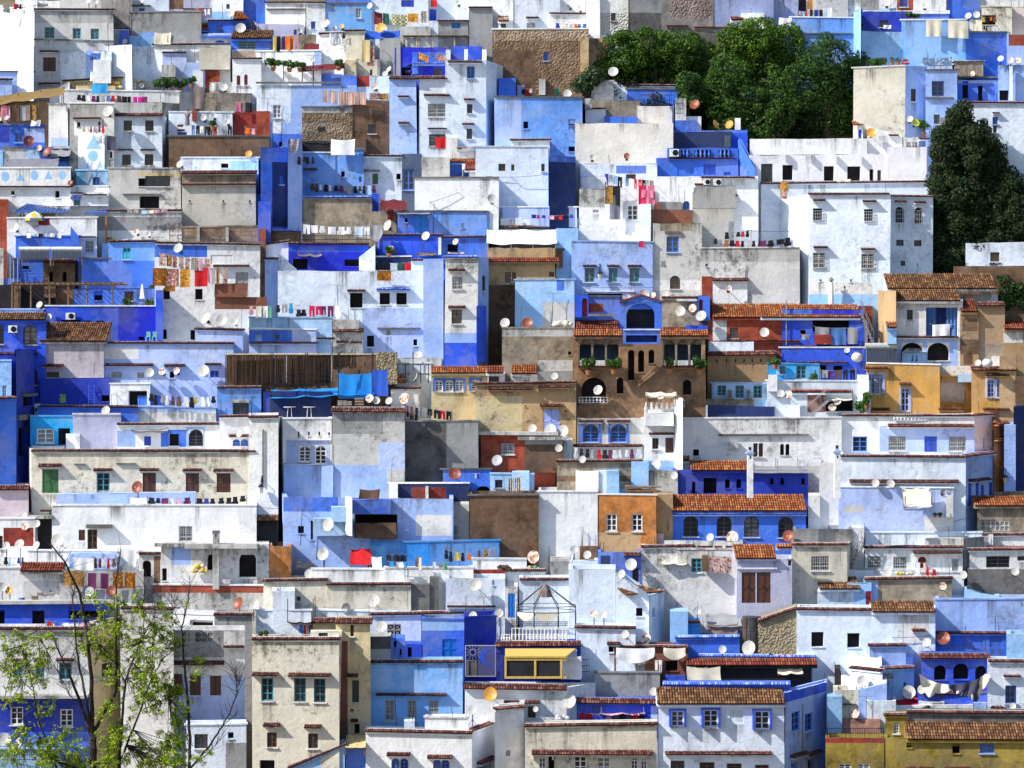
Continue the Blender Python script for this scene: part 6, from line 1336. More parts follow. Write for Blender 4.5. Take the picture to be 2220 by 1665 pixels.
H("white house with chimney hut at top centre",1850,-60,2230,250,'w',d=5);V(2095,150,2180,245,'w',d=1);R(2090,180,2185,140,'o');W(2115,195,45,45,'n')
T(2,0)
H("long rubble stone retaining wall with pale coping",-170,255,660,690,'st2',d=4,cap='w',p=[(-170,255,660,352,'st3'),(-170,430,200,690,'br'),(590,330,760,620,'oc')]);W(275,450,40,75,'b');W(668,418,28,55,'w')
V(640,330,830,560,'oc',d=3)
H("pale blue house with tile hooded grille at top",15,-60,420,260,'pw',d=5);W(128,195,72,60,'g');L(120,230,150,'t',24)
H("white terrace house with two dishes at top",330,115,650,260,'w',d=4,cap='t');C(375,200,640,205,45,'ub cream cream white orange blue2 blue2','s',on=0);V(420,-60,645,110,'w',d=3,dy=1.5);D(503,50,58,'w',on=0);D(590,72,52,'w',on=0)
H("white rubble tower with small brown windows",640,-60,760,340,'w',d=5);V(755,-60,1005,310,'dw',d=4.8,p=[(765,110,1005,300,'sw')]);W(855,112,42,68,'n');W(725,140,30,62,'n')
H("dark grey stained block beside white rubble tower",1005,-60,1290,300,'g',d=5,p=[(1005,110,1290,300,'gb')],s=.4);V(1290,-60,1740,270,'gb2',d=5,p=[(1370,0,1730,160,'bk2')]);L(1330,1520,222,'d',16);L(1570,1960,235,'d',20)
H("lavender blue smooth wall at top right",1735,-60,2260,250,'pl2',d=5);V(1980,115,2180,250,'w',d=3);R(1890,170,2000,145,'d');A(2065,70)
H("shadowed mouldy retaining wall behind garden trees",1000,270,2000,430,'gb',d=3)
H("blue terrace house below garden trees with dish",610,700,880,965,'dw',d=4,cap='w');V(880,700,1000,870,'pw',d=3,ty=60);V(970,735,1430,780,'pw',d=3,cap='t');V(990,770,1430,870,'mb',d=3,cap='k');D(875,622,95,'w');A(925,520,'y')
V(690,865,1110,960,'tn',d=3,dy=-1);V(630,850,690,940,'gw',d=2,dy=-1.2);V(1410,850,1505,1010,'gw',d=2,dy=-1.5);B(1105,820,1410,910,'k');D(1580,905,95,'r');W(640,720,32,55,'x')
H("big plain cream house with recessed blue terrace",545,1065,1390,1500,'cm',d=6,cap='',p=[]);V(635,940,800,1075,'w',d=3,dy=-.3,cap='t');V(800,1005,1085,1068,'mb',d=3,dy=-.8);V(1085,915,1390,1080,'cm',d=5.9);V(1385,900,1415,1140,'mb',d=3,s=1.5)
D(993,1350,58,'r',on=0);D(697,1360,55,'w',on=0);W(1225,1200,12,14,'d')
H("pale blue roof court crowded with bright laundry",595,1415,1255,1670,'pw',d=4,p=[(900,1430,1160,1500,'mb')]);W(985,1505,85,45,'n');C(595,1525,790,1520,110,'white','b',on=0);C(800,1500,1225,1560,100,'ub grey lb dark white blue2 white red red dark grey fleece','t',on=0);A(835,1340);C(1110,1640,1225,1640,70,'pinkr pinkr','b',on=0)
H("cobalt balcony house with balustrade and open loggia",1340,1130,2040,1290,'mb',d=4,cap='',p=[(1900,1150,2040,1290,'sb')]);V(1385,1145,1895,1275,'nv',d=.3);V(1835,1170,1890,1270,'gn3',d=.2);V(1345,1280,1950,1360,'mb',d=2,dy=-1.2);BLADE(1435,1530,1295,1355);BLADE(1575,1720,1295,1355);BLADE(1785,1890,1295,1355);L(1345,1940,1365,'t',16);AC(1360,1290,75,65)
H("bright blue lower house with cream framed window",1250,1365,1960,1540,'mb',d=4,cap='');W(1430,1450,140,80,'wcr');W(1655,1420,105,90,'sb');W(1830,1485,60,30,'b');V(1950,1200,2100,1480,'mb',d=2,s=-2,ty=260)
V(1970,1030,1975,1120,'w',d=1);V(1925,1020,1975,1130,'w',d=1);D(1757,1075,80,'o',sq=.35);D(1880,1078,80,'o');V(1500,1005,1635,1100,'pw',d=3,dy=.2);V(1410,1040,1595,1105,'mb',d=2,dy=-.5)
H("white house with twin air conditioners and arched side",1235,1525,2130,2120,'w',d=6,cap='');L(1630,2095,1530,'t',16);W(1475,1737,62,75,'ab');AC(1735,1550,68,55);AC(1650,1550,55,50);L(1575,1690,1590,'t',24);V(1560,1620,1930,1800,'g2',d=1,dy=-1,ty=-20)
T(3,0)
H("long white house with four black doorways and rust dish",-160,1340,1025,1640,'lw',d=4,cap='');W(-60,1415,100,180,'k');W(125,1425,90,132,'d');W(483,1435,88,128,'d');W(685,1437,115,125,'d');W(877,1462,35,110,'d');W(945,1470,32,110,'n');V(1025,1270,1370,1640,'lw',d=4)
V(-160,1200,860,1345,'w',d=2,dy=-1.3,s=0);V(20,1205,48,1270,'w',d=.2,dy=-1.4);V(235,1205,252,1270,'w',d=.2,dy=-1.4);V(445,1205,460,1270,'w',d=.2,dy=-1.4);V(655,1205,670,1270,'w',d=.2,dy=-1.4);V(860,1090,1170,1270,'w',d=3,ty=80)
V(770,1080,820,1230,'w',d=1);R(735,1080,830,1045,'o',skew=1);W(780,1120,28,90,'sb');D(893,1148,90,'o',on=0);W(1040,1205,25,65,'b');L(1040,1125,1165,'t',18);V(1170,1185,1300,1275,'w',d=1,dy=-.5);L(1300,1375,1195,'t',24);W(1195,1225,40,45,'x');W(1248,1225,40,45,'x');W(1310,1480,50,100,'k')
H("pale grey parapet strip above white barred house",-60,1585,1400,1700,'pw',d=5,cap='t')
X(600,1545,715,1585,'cream',.5,'cream dome cover on pale parapet roof',drop=1);C(105,1575,205,1570,95,'rug5','b',on=0)
H("white house with small shuttered windows behind cypress",1720,885,2330,1900,'pw',d=6,l=90,cap='t');W(1940,1010,48,65,'b');W(1945,1080,32,65,'k');W(1940,1300,72,105,'n');L(1935,2000,972,'t',10);L(1915,2040,1272,'t',12)
H("beige sunlit wall with stains beside garden trees",730,590,1180,1180,'cm2',d=5,cap='w',ty=-20);J(1045,490,1150,562,'pots','brown pots and plants on the beige wall terrace');J(1150,500,1225,562,'heap','red and brown bundles beside antenna on wall','red rust brown')
V(1180,570,1365,1140,'pb',d=5,s=.6);W(1235,768,42,108,'n')
H("sky blue house with barred window and canopy porch",1360,610,1640,1140,'pb',d=5,cap='k');W(1415,700,105,130,'b',g=1);L(1360,1600,848,'k',16);W(1432,990,52,80,'k');D(1228,1030,60,'w',on=0);D(1272,1060,80,'lime',on=0);W(1485,1015,75,90,'g')
V(1365,560,1600,660,'pl',d=3,cap='w');V(1640,690,1985,870,'mb',d=3,dy=1.5,p=[(1640,690,1985,720,'pb')]);L(1400,2000,668,'k',16);W(1680,700,50,150,'d');W(1815,740,40,130,'d');D(1770,637,50,'x',on=0)
WOODHUT(1610,1860,515,660)
V(1990,560,2330,900,'pb',d=4,dy=1)
W(2000,780,80,90,'d');V(2085,570,2115,870,'pw',d=.5,dy=-.2);D(2010,508,62,'w');D(2095,522,62,'w');D(2160,524,62,'x')
X(1330,490,1590,565,'junk',.8,'heap of coloured bags and tarpaulin on roof',drop=1)
PLANT(950,540,160,90);PLANT(1350,1080,120,120)
H("long cornflower blue wall above garden trees",190,150,740,470,'mbl',d=4,cap='w');L(250,730,290,'k',10);X(95,150,205,230,'white',.1,'white sheet at the end of cornflower wall',drop=1,on=0)
V(740,105,800,470,'lb',d=4,s=-2)
H("indigo porch recess with pots under pale beam",800,100,1560,270,'ub',d=4,cap='',p=[(1250,100,1560,170,'mb')]);L(1250,1570,105,'w',30);W(965,175,75,60,'n');PLANT(1250,130,130,50);X(1000,215,1065,250,'white',.1,'small white cloth on indigo porch wall',drop=1,on=0);J(790,205,820,262,'pots','two small pots at left end of indigo porch')
H("broad pale blue wall under two cream sheets",800,265,1150,580,'lb',d=4);V(1150,175,1715,570,'lb2',d=4.5,cap='w');C(1360,168,1540,172,150,'cream','b',on=0);C(1545,170,1715,168,150,'cream','b',on=0)
V(1715,280,2065,560,'mb',d=4,s=.6,cap='k');V(1740,170,1855,290,'cr',d=1,dy=1);D(1730,138,62,'cream');D(1802,128,65,'w');C(1860,220,1975,225,60,'dark dark grey white white','s',on=0)
V(2065,300,2330,560,'pb',d=4,p=[(2080,300,2330,395,'re')])
H("peach house with clothes in its wide opening",1845,60,2110,290,'cr',d=4,cap='w');W(1850,130,120,85,'d');C(1850,145,1975,145,50,'yellow dark orange brown','s',on=0);V(2110,60,2330,250,'pk2',d=4);A(2100,0);A(2170,0)
H("weathered white house with red framed doorway at top",690,-60,1540,100,'dw',d=4,p=[(800,-60,960,90,'g'),(1115,-60,1255,90,'re')]);W(1140,-30,70,90,'ub2');X(960,65,1110,95,'lb',.3,'pale blue cloth on ledge by red doorway',drop=1,on=0);D(1030,30,60,'w',on=0);D(1360,50,60,'w',on=0)
V(260,-60,410,120,'cr',d=4,p=[(265,-60,330,100,'dk'),(340,-60,385,80,'or')]);V(410,-60,700,110,'gw',d=4);C(360,80,480,85,75,'dark ub dark','b',on=0);C(470,65,565,68,95,'white pale white','b',on=0);C(260,95,350,100,55,'pink lb red','s',on=0)
H("lavender wall corner at top edge beside pole",-60,-60,258,150,'pl2',d=5);PIPE(110,-60,140)
V(1540,-60,1830,100,'mb',d=3);V(1830,-60,2330,60,'dw',d=3)
H("white house glimpsed behind dark cypress",1700,2100,2340,2330,'pw',d=3);W(1920,2180,80,80,'n')
H("brown garden wall beneath cypress at right",1600,2300,2340,2460,'br',d=3)

# ---- second row of the photograph
T(0,1)
H("mottled mauve house with blue hooded windows",330,1285,900,1720,'pm',d=5,cap='',p=[(330,1500,345,1640,'pl')]);R(340,1285,915,1125,'r');L(360,550,1490,'t',30);W(400,1550,110,50,'n');V(900,1100,935,1300,'mb',d=2)
H("periwinkle house with small shuttered windows under blue hoods",895,1300,2020,1680,'pl',d=5,cap='t',p=[(895,1340,1195,1440,'dw')]);L(910,1325,1485,'t',30);L(1420,1600,1490,'t',30);L(1770,1910,1480,'t',24);W(960,1550,95,55,'g');W(1185,1555,60,50,'g');W(1465,1550,40,55,'d');W(1815,1540,75,60,'b');D(1292,1560,85,'w',on=0);D(1400,1550,65,'x',on=0);D(1528,1545,66,'x',on=0);D(1760,1545,110,'w',on=0);W(1820,1260,58,65,'w')
V(1685,1180,2110,1340,'pl',d=5,cap='t');D(1782,1090,105,'w');D(1915,1105,105,'w');D(2028,1120,70,'w')
H("cobalt blue house with twin arched windows and orange tiles",-80,1100,390,1760,'sb',d=5,cap='');R(-80,1100,385,1040,'r');W(200,1145,120,170,'an');W(-15,1145,50,165,'n');W(190,1505,135,160,'an');L(-80,330,1390,'t',28);AC(80,1150,75,62);D(420,1080,68,'w')
V(-80,1015,385,1050,'pb',d=3,cap='w')
H("vivid ultramarine courtyard walls with air conditioner",390,985,1410,1300,'sb',d=4,cap='w',p=[(1020,985,1380,1285,'uv')]);AC(575,1040,80,58);W(525,1103,170,20,'d');W(725,1108,70,18,'d');W(830,1108,70,18,'d');W(1195,1248,50,32,'d');D(342,972,65,'w',on=0);V(385,905,475,1020,'sb',d=1);W(405,930,35,90,'ad');V(1345,845,1410,1280,'sb',d=1.5)
X(1260,1250,1300,1285,'green',.3,'pale green plastic chair in ultramarine courtyard',drop=1,on=0);X(1318,1250,1352,1285,'green',.3,'second pale green chair nearer the courtyard corner',drop=1,on=0)
H("shaded terrace behind the wooden pergola",480,830,1345,990,'mb',d=4,cap='',p=[(480,830,640,975,'br')]);W(810,850,75,85,'d');W(1075,855,80,80,'n');PLANT(1095,950,80,90);PLANT(1290,950,90,110);PLANT(1320,825,70,60)
PERGOLA(90,1060,800,975)
X(1215,790,1240,960,'white',.15,'closed white parasol beside potted shrubs',drop=2)
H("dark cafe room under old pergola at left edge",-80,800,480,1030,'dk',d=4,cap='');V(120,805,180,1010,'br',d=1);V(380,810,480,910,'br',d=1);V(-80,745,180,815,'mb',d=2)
H("brown tower room with two arched slits",380,590,645,800,'br',d=4,cap='T',r=60);W(425,685,32,90,'ad');W(540,685,35,88,'ad')
H("blue terrace house with turned balustrade",125,580,380,780,'mb',d=4,cap='k');W(195,635,55,30,'d');B(240,700,375,765,'b')
H("bright blue wall with turquoise shuttered window",945,425,1345,850,'mbl',d=5,cap='t',p=[(945,590,1345,850,'mb')]);W(1060,478,70,100,'cw')
H("plain strong blue wall beside brown tower",705,575,945,840,'mb',d=4.5,cap='k');V(880,440,950,570,'lb',d=2)
H("white house with carpets drying on its terrace",1345,435,2240,1300,'w',d=6,cap='t',s=.3,p=[(1345,435,1790,560,'mb')]);W(1410,830,58,95,'d');W(1685,835,65,92,'d');W(1645,1190,40,85,'d');W(1405,1185,35,85,'d');D(1542,483,90,'w',on=0);A(1360,390)
W(2035,690,110,210,'sg');L(1840,2155,630,'t',20);W(1820,540,190,80,'p');V(1850,790,2130,905,'bk',d=1.2,dy=-2.2);V(1855,905,2310,1010,'bk',d=1.6,dy=-2)
C(1375,520,1820,575,110,'rug3 rug rug4 rug3 rug3 stripe pink rug3','r',on=0);C(1310,650,1790,650,160,'rug2 rug4 rug5 red','r',on=0);C(1790,650,1955,655,140,'pink grey rug rug3','r',on=0);C(1415,800,1555,805,50,'rug2','r',on=0)
H("white house with two striped rust dishes and laundry roof",60,225,840,620,'w',d=5,cap='w',p=[(330,225,430,285,'rd')]);W(735,418,75,100,'g');L(685,830,382,'t',12);D(128,305,90,'w',on=0)
H("cobalt roof room under faded barrel tiles",130,385,680,660,'mb',d=4,cap='w',s=.2);V(225,345,615,385,'sb',d=2,dy=-1.2);R(225,350,640,285,'o');V(610,290,680,600,'mb',d=3,ty=90);C(230,345,535,350,45,'white white dark white white white','n',on=0)
SOLAR(165,715,470,570,2)
H("dark framed terrace wall with iron posts at left edge",-80,480,30,820,'gw',d=3);PIPE(90,560,750);PIPE(120,585,780);PIPE(155,580,780)
H("white shallow domed roof with two small dishes",1140,310,1450,430,'cr',d=5,dome=1);D(1182,342,52,'x',on=0);D(1283,360,50,'w',on=0);J(920,385,1010,422,'heap','straw coloured brush heap beside the domed roof','straw brown thatch')
H("brown garden terrace with rust railings and posts",1465,305,2230,430,'tn',d=4,cap='w');B(1465,305,2210,375,'r');V(1700,300,1725,425,'g',d=.4);V(1950,300,1975,425,'g',d=.4);W(1838,303,80,60,'k')
H("grey stained house with clothes on tile ledge",845,160,1570,395,'dw',d=5,cap='t',p=[(845,210,1570,330,'g')]);C(1095,145,1450,148,28,'cream cream lb cream pink pink','b',on=0)
T(1,1)
H("two storey pale blue house with square dark windows",190,680,1445,1380,'pw',d=6,cap='',p=[(920,1000,1445,1440,'pl'),(190,680,960,1000,'pw')]);W(812,870,108,127,'d',1);W(1068,870,88,100,'d');W(1213,870,88,100,'d');L(1038,1328,828,'b',28);L(1048,1420,1175,'k',14);W(1125,1188,38,48,'sg');W(958,1238,62,98,'d');W(1360,1270,32,55,'d');A(705,800,'y')
V(1445,575,1620,1440,'pb',d=5);V(1340,585,1445,720,'pw',d=4,cap='t');W(1503,1285,12,38,'d');D(1402,1410,82,'w',on=0)
V(190,530,360,690,'w',d=5,ty=135);V(890,560,1030,690,'pw',d=4,ty=-110)
H("ultramarine terrace room below white laundry railing",280,440,970,680,'uv',d=4,cap='t',p=[(280,440,970,515,'sb')]);W(320,575,125,90,'d');W(765,580,138,60,'d');B(340,375,985,440,'k');C(400,275,985,290,95,'white white white white white white pale white','n',on=1);X(990,280,1090,420,'grey',.1,'grey checked blanket on the terrace line',drop=2);X(360,518,560,530,'cream',.8,'narrow cream awning strip on blue room')
H("blue roof court with pots and iron ladder",1060,370,1610,570,'sb',d=4,cap='t',l=30);D(1468,378,82,'w');V(1575,390,1600,540,'w',d=1);LADDER(1425,1470,440,500);PLANT(1150,490,80,70);J(1115,450,1215,530,'heap','green and pink bags in the blue roof court','dgreen pink cream rust');J(1380,520,1560,545,'planks','pale boards lying along blue court parapet')
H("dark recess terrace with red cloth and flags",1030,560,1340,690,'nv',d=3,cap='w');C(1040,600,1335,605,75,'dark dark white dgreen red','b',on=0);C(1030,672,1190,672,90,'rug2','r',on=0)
H("weathered white tower house with blue painted foot",1615,560,1905,1480,'dw',d=5,cap='b',p=[(1615,1215,1905,1300,'pb'),(1615,1300,1905,1480,'sb')]);W(1695,728,90,110,'g');W(1690,1015,88,120,'n');L(1660,1805,665,'t',28);L(1660,1810,985,'t',26)
V(1905,560,2005,1400,'pb',s=2,d=3);W(1955,720,30,130,'k');V(1905,980,1990,1470,'sb',d=2,s=1)
H("blue roof room with door and dish under tile string",1600,390,2000,570,'mb',d=4,cap='t');W(1655,405,90,110,'d');D(1725,428,60,'x',on=0);X(1660,515,1800,530,'rug3',.5,'patterned red rug lying on roof edge',drop=1,on=0)
H("patchy bright blue wall with corrugated lean-to",1215,165,2000,390,'mbl',d=5,cap='k',p=[(1215,180,1500,380,'mb')]);W(1285,220,25,40,'d');W(1775,268,24,42,'d');W(1370,200,110,160,'sa');X(1225,155,1500,185,'slate',.9,'grey corrugated sheet over blue lean-to');A(1540,90)
V(2000,165,2080,400,'pb',s=.8,d=3)
H("brown rendered blank house with blue tiled rim",400,45,1000,330,'tn',d=5,cap='b');V(1000,165,1215,340,'tn',d=4);X(1065,60,1300,150,'maroon',1.0,'torn maroon cloth over brown roof',on=0);C(1130,140,1215,150,100,'maroon','b',on=0);V(1000,10,1060,160,'sb',d=2);D(1140,285,100,'w',on=0);K(1500,85,1750,0)
H("narrow tall blue house along dark alley",275,-460,400,400,'pb',d=4,s=.6)
H("white and red gate wall beside drainpipe",80,450,290,590,'w',ty=-30,d=3,cap='t');V(120,330,385,450,'br',d=2,cap='b')
H("lilac blue wall below red coping",75,575,190,1000,'pb',d=4,cap='t');V(40,425,78,1000,'br',d=1);V(25,315,85,430,'re',d=.7)
H("pale blue terrace with red clothes on line",-60,1085,660,1470,'lb',d=4,cap='w');C(-60,985,330,955,100,'pink cream white green dark grey az','n',on=1);C(340,1010,440,1010,70,'dark dark','s',on=1);C(460,980,670,980,95,'red2 red2 plum plum','t',on=1)
X(670,975,735,1090,'white',.1,'white towel hanging beside antenna',drop=2)
V(665,1100,895,1190,'gw',d=4,dy=-2.2)
H("white annex with tiny keyhole windows",665,1190,925,1475,'dw',d=4,cap='T');L(695,800,1285,'t',24);L(812,915,1290,'t',24);W(705,1360,15,40,'ad');W(732,1360,15,40,'ad');W(822,1355,15,45,'ad');W(850,1355,15,45,'ad')
H("pale blue recessed court with low tiled edge",-60,1180,520,1500,'pl',d=4,cap='w',p=[(-60,1190,310,1290,'mb')]);W(-10,1220,60,60,'d');W(165,1230,40,50,'b');L(-60,540,1295,'t',16);L(520,680,1255,'t',20)
H("reed screened roof terrace with dark interior",-270,1405,1200,1720,'br',d=4,cap='');REED(-270,640,1400,1640);REED(660,1040,1400,1500);V(1040,1380,1220,1660,'st',d=3);PIPE(655,1410,1640);PIPE(265,1410,1640);B(160,1560,660,1660,'k')
X(700,1500,1135,1580,'azure',1.6,'bright azure tarpaulin tent roof');X(710,1560,1000,1780,'azure',.1,'azure tarpaulin side curtain of tent',drop=1,on=0);X(1000,1530,1140,1760,'ubx',.1,'deep blue tarpaulin end curtain of tent',drop=1,on=0)
T(1,2);X(110,48,1020,118,'azure',1.5,'long turquoise awning over dark cafe terrace',ty=-40);T(1,1)
H("blue and white terrace with iron frame and dish",1215,1480,1520,1720,'pw',d=4,cap='w');D(1360,1590,110,'w');GATE(1225,1380,1490,1650);V(1225,1430,1610,1480,'gw',d=2);J(1210,1560,1310,1650,'heap','rusty orange scrap in corner by iron frame','rust orange brown')
H("cream house with four round arched blue windows",1510,1555,2000,2000,'cy',d=5,cap='');R(1510,1560,1995,1505,'o');W(1545,1625,70,95,'abw');W(1635,1625,70,95,'abw');W(1720,1625,70,95,'abw');W(1860,1620,75,95,'abw')
H("dark tile roofed hut beside grey wall",2000,1570,2150,2130,'dw',d=3,cap='');R(1990,1560,2140,1500,'d');W(2010,1590,90,110,'n')
T(2,1)
H("ochre sandy house with pale blue ornamental door",-320,1655,555,2120,'oc',d=5,cap='t',p=[(-320,1760,90,2120,'cy')]);W(270,1875,140,200,'sl2',1);W(292,1780,12,12,'d');W(455,1885,18,14,'d');W(112,1840,12,14,'d');L(-210,180,1690,'t',34);L(215,500,1668,'t',40)
H("small grey hut with square hole below red tiles",-10,1565,215,1690,'dw',d=3,cap='');R(-10,1565,215,1480,'o');W(95,1600,60,60,'d');V(215,1550,525,1690,'g',d=3);D(368,1590,68,'w',on=0);R(215,1680,505,1625,'o')
H("tan stained house block with tiny dark window",-85,1175,525,1600,'tn',d=5,cap='w',p=[(-85,1175,525,1245,'gw'),(220,1450,525,1600,'gw')]);W(485,1375,26,30,'d');D(-60,1130,90,'w');X(345,1090,530,1170,'cream',.8,'heap of pale planks and sacks on roof',drop=1)
D(132,1130,105,'r')
H("brown riad mansion with tiled verandas and arches",530,1240,1690,2000,'br2',d=6,cap='');W(575,1260,355,260,'vr');W(1305,1260,340,260,'vr');R(530,1240,955,1185,'o');R(1280,1240,1700,1190,'o');W(1003,1360,55,265,'ad');W(1090,1365,52,190,'ad');W(1180,1358,50,120,'ad');W(600,1600,215,230,'ad');W(905,1600,58,140,'ad');W(1475,1620,75,130,'ad');L(1460,1570,1600,'k',14);D(745,1710,90,'w',on=0);L(570,940,1500,'d',18);L(1305,1680,1500,'d',18);PLANT(660,1480,130,110);PLANT(880,1470,140,110);PLANT(1360,1470,90,110);PLANT(1620,1470,130,120)
SLOPE(1090,1650,1265,1510)
B(580,1770,825,1820,'w')
V(960,1195,1280,1310,'mb',d=1.2,dy=-1);W(985,1235,270,60,'nvx');L(960,1280,1185,'w',10)
H("blue pointed arch belvedere over riad roof",935,890,1300,1200,'mb',d=4,gable=1);W(988,960,250,215,'anv')
H("cluttered riad roof with round arched niche and rugs",545,900,935,1180,'mb',d=4,p=[(655,960,790,1035,'re')],cap='k');V(545,885,660,1080,'sb',d=2);W(605,915,45,165,'ard');R(555,1180,920,1100,'d');L(660,900,1060,'k',20)
H("riad back roof with row of dishes",1300,910,1700,1200,'tn',d=4,cap='t');R(1300,1190,1600,1060,'d');D(1140,885,100,'w',dy=.3);D(1218,892,62,'x',dy=.3);D(1325,888,68,'w',dy=.3);D(1402,912,75,'w',dy=.3);D(1000,910,60,'w',dy=.3);D(1455,1028,95,'w',on=0,dy=-.5);D(1562,1002,75,'x',on=0,dy=-.5);D(1635,1070,100,'w',on=0,dy=-.8);V(1425,920,1600,940,'w',d=.4);V(1610,890,1710,1110,'mb',d=2);W(1605,925,45,130,'ard');V(1505,1150,1690,1200,'sb',d=1)
H("three windowed pale blue house with street lantern",520,425,1215,1000,'pb',d=5,cap='w',l=0,p=[(640,810,1065,1000,'pl')]);W(628,655,85,120,'t',1);W(835,655,75,120,'t',1);W(1015,655,85,120,'t',1);LANTERN(758,745);L(640,1060,855,'w',8);W(655,875,300,40,'d');C(1090,415,1140,420,70,'red2','s',on=1);K(640,815,1215,822,6)
H("sky blue blank stepped house beside ochre wall",20,760,545,1200,'lb',d=5,cap='w',p=[(265,950,545,1200,'gw'),(385,765,450,850,'mb')]);V(115,735,490,765,'lb',d=3);A(357,870);W(320,1090,24,60,'sa')
H("peeling grey ruin with ivy stained windows",1215,265,1640,960,'gw',d=5,p=[(1280,265,1560,335,'tn'),(1215,760,1640,845,'dw')],dirt=1);W(1335,382,105,135,'b');W(1365,720,88,115,'an');L(1320,1455,345,'k',18)
V(1200,150,1560,265,'bk',d=4);V(1270,80,1460,150,'g',d=2);V(1250,85,1280,145,'re',d=.6)
V(1565,0,1915,640,'gw',d=4,dy=1.5);W(1910,50,45,140,'k');L(1760,1950,20,'d',22)
H("big white house with hung rugs and square window",575,-30,1235,450,'w',d=6,p=[(575,-30,800,130,'gw')]);W(995,110,92,130,'w');W(700,150,48,25,'g');C(800,-60,945,-55,165,'rug dark','r',on=0);C(840,25,950,30,215,'grey2','b',on=0);C(1090,-60,1240,-60,165,'red2 pinkr','b',on=0)
V(1110,100,1200,470,'pw',d=4)
H("ochre house with tarpaulin roof and maroon tile string",-220,480,380,1000,'oc',d=5,cap='',p=[(-220,800,35,1000,'br')]);L(-220,410,580,'d',60,.5);W(0,690,35,80,'n');W(320,685,45,45,'n') ;W(-60,690,50,90,'n')
X(-220,320,390,440,'white',1.8,'white tarpaulin tent over ochre roof terrace');V(290,345,385,480,'dk',d=2,dy=.5);V(-220,420,290,490,'dk',d=2,dy=.5)
H("pale blue wall end with small tile hood",380,310,570,900,'lb',d=4);L(380,455,490,'t',20);V(380,490,440,650,'br',d=.4)
H("white terrace band above long rust tile roof",-100,225,570,330,'w',d=4,cap='');R(-100,310,570,245,'r');V(-100,130,575,240,'pl',d=4,cap='w',dy=-.5);C(165,190,540,190,40,'ub red2 ub pink plum red dark ub','s',on=0)
H("white stucco house with emblem and tile cap",1730,750,2035,1012,'w',d=4,cap='T');D(1872,828,58,'x',on=0);V(1640,725,1730,1012,'re',d=3)
H("big pale wall with clothes on parapet and worn top",1635,485,2490,1000,'dw',d=6,cap='w',p=[(1635,485,2490,600,'gw')]);W(1670,620,22,20,'d');C(1735,400,2160,415,75,'dark grey rust dark red dark white dark dark','s',on=1);C(1840,345,2065,330,55,'dark grey dark red dark','s',on=1);C(2130,420,2420,385,70,'plum dark dark dark','s',on=1);K(2040,330,2440,335,5)
H("red shop house with long orange tile roof",1700,1080,2500,1300,'re',d=4,cap='',p=[(1735,1080,1855,1280,'dw')]);R(1735,1080,2470,965,'o');W(1882,1170,72,90,'n');D(2182,1212,88,'w',on=0);L(1870,2480,1278,'t',14)
H("pale blue low terrace above sandy tiled wall",1700,1290,2080,1370,'pw',d=3)
H("sandy weathered wall with six slits under tile string",1690,1395,2280,1700,'oc2',d=5,cap='T');W(1765,1440,12,30,'d');W(1850,1440,12,30,'d');W(1925,1440,12,30,'d');W(1998,1440,12,30,'d');W(2070,1440,12,30,'d');W(2145,1440,12,30,'d')
H("light blue house with three green lattice windows",1720,1650,2210,1800,'lb',d=3,cap='w');W(1775,1668,75,90,'t');W(1930,1668,75,110,'t');W(2085,1668,75,110,'t');V(1870,1710,1900,1790,'tn',d=.3);V(2030,1710,2055,1790,'tn',d=.3)
T(3,1)
H("tall white house with barred windows and arched pair",350,15,1045,980,'pw',l=245,d=5,cap='t',s=-.2,p=[(350,880,1045,980,'lb'),(360,780,900,880,'dw')]);W(388,138,80,105,'d',g=2);W(830,145,78,105,'d',g=2);W(388,520,105,135,'g',g=2);W(805,530,110,130,'g',g=2);L(385,495,62,'t',24);L(815,935,72,'t',24);L(390,515,470,'t',24);L(800,925,485,'t',24);W(445,752,20,15,'d');W(710,750,14,25,'d');W(657,808,14,28,'d')
V(1045,30,1420,720,'pw',d=5,s=.4,cap='t');W(1100,125,75,140,'ad',g=2);W(1265,130,75,140,'ad',g=2);L(1095,1195,75,'t',20);L(1258,1360,82,'t',20);W(1108,410,65,52,'k');W(1262,413,65,52,'k');W(1145,590,40,45,'k');W(1290,615,10,38,'d')
CHIMNEY(520,730,52,1010,'w')
C(105,-20,175,-15,80,'rug3','r',on=0,dy=-1)
H("ultramarine court house with towel line and red stair edge",120,1010,830,1330,'sb',d=4,cap='',p=[(120,1010,380,1110,'mb'),(380,1015,800,1080,'uv')]);W(385,1085,320,120,'d');W(275,1190,50,40,'d');C(400,1160,810,1165,150,'grey blue2 grey','b',on=0);C(280,1225,370,1228,55,'grey','s',on=0);V(400,1230,545,1310,'rd',d=.5);V(800,1060,860,1320,'pw',d=2,ty=60);STAIR(905,1300,800,1040)
R(-60,1080,800,970,'o');L(180,830,1330,'t',26);PIPE(157,930,1320);V(780,980,900,1070,'re',d=3)
H("cobalt lower wall with tile edges and tank",100,1345,850,1660,'sb',d=4,cap='w');L(60,690,1465,'t',14);W(440,1495,65,60,'d');W(565,1500,80,40,'d');D(683,1365,55,'g',on=0)
SOLAR(840,1130,1300,1470,1);BALL(768,1425,100)
H("small blue pavilion with pyramid roof and slits",1165,1385,1365,1625,'lb',d=3,pyr=1);W(1240,1405,18,55,'ad');W(1275,1405,18,55,'ad')
H("turquoise glazed terrace room beside white laundry",0,1480,440,1720,'cn',d=3,cap='w',p=[(70,1490,150,1570,'lb')]);W(100,1500,50,70,'t');W(245,1490,85,120,'t');W(130,1610,110,50,'d');PLANT(395,1590,70,140);PLANT(60,1460,110,50);V(0,1580,80,1720,'w',d=1,dy=-1.5)
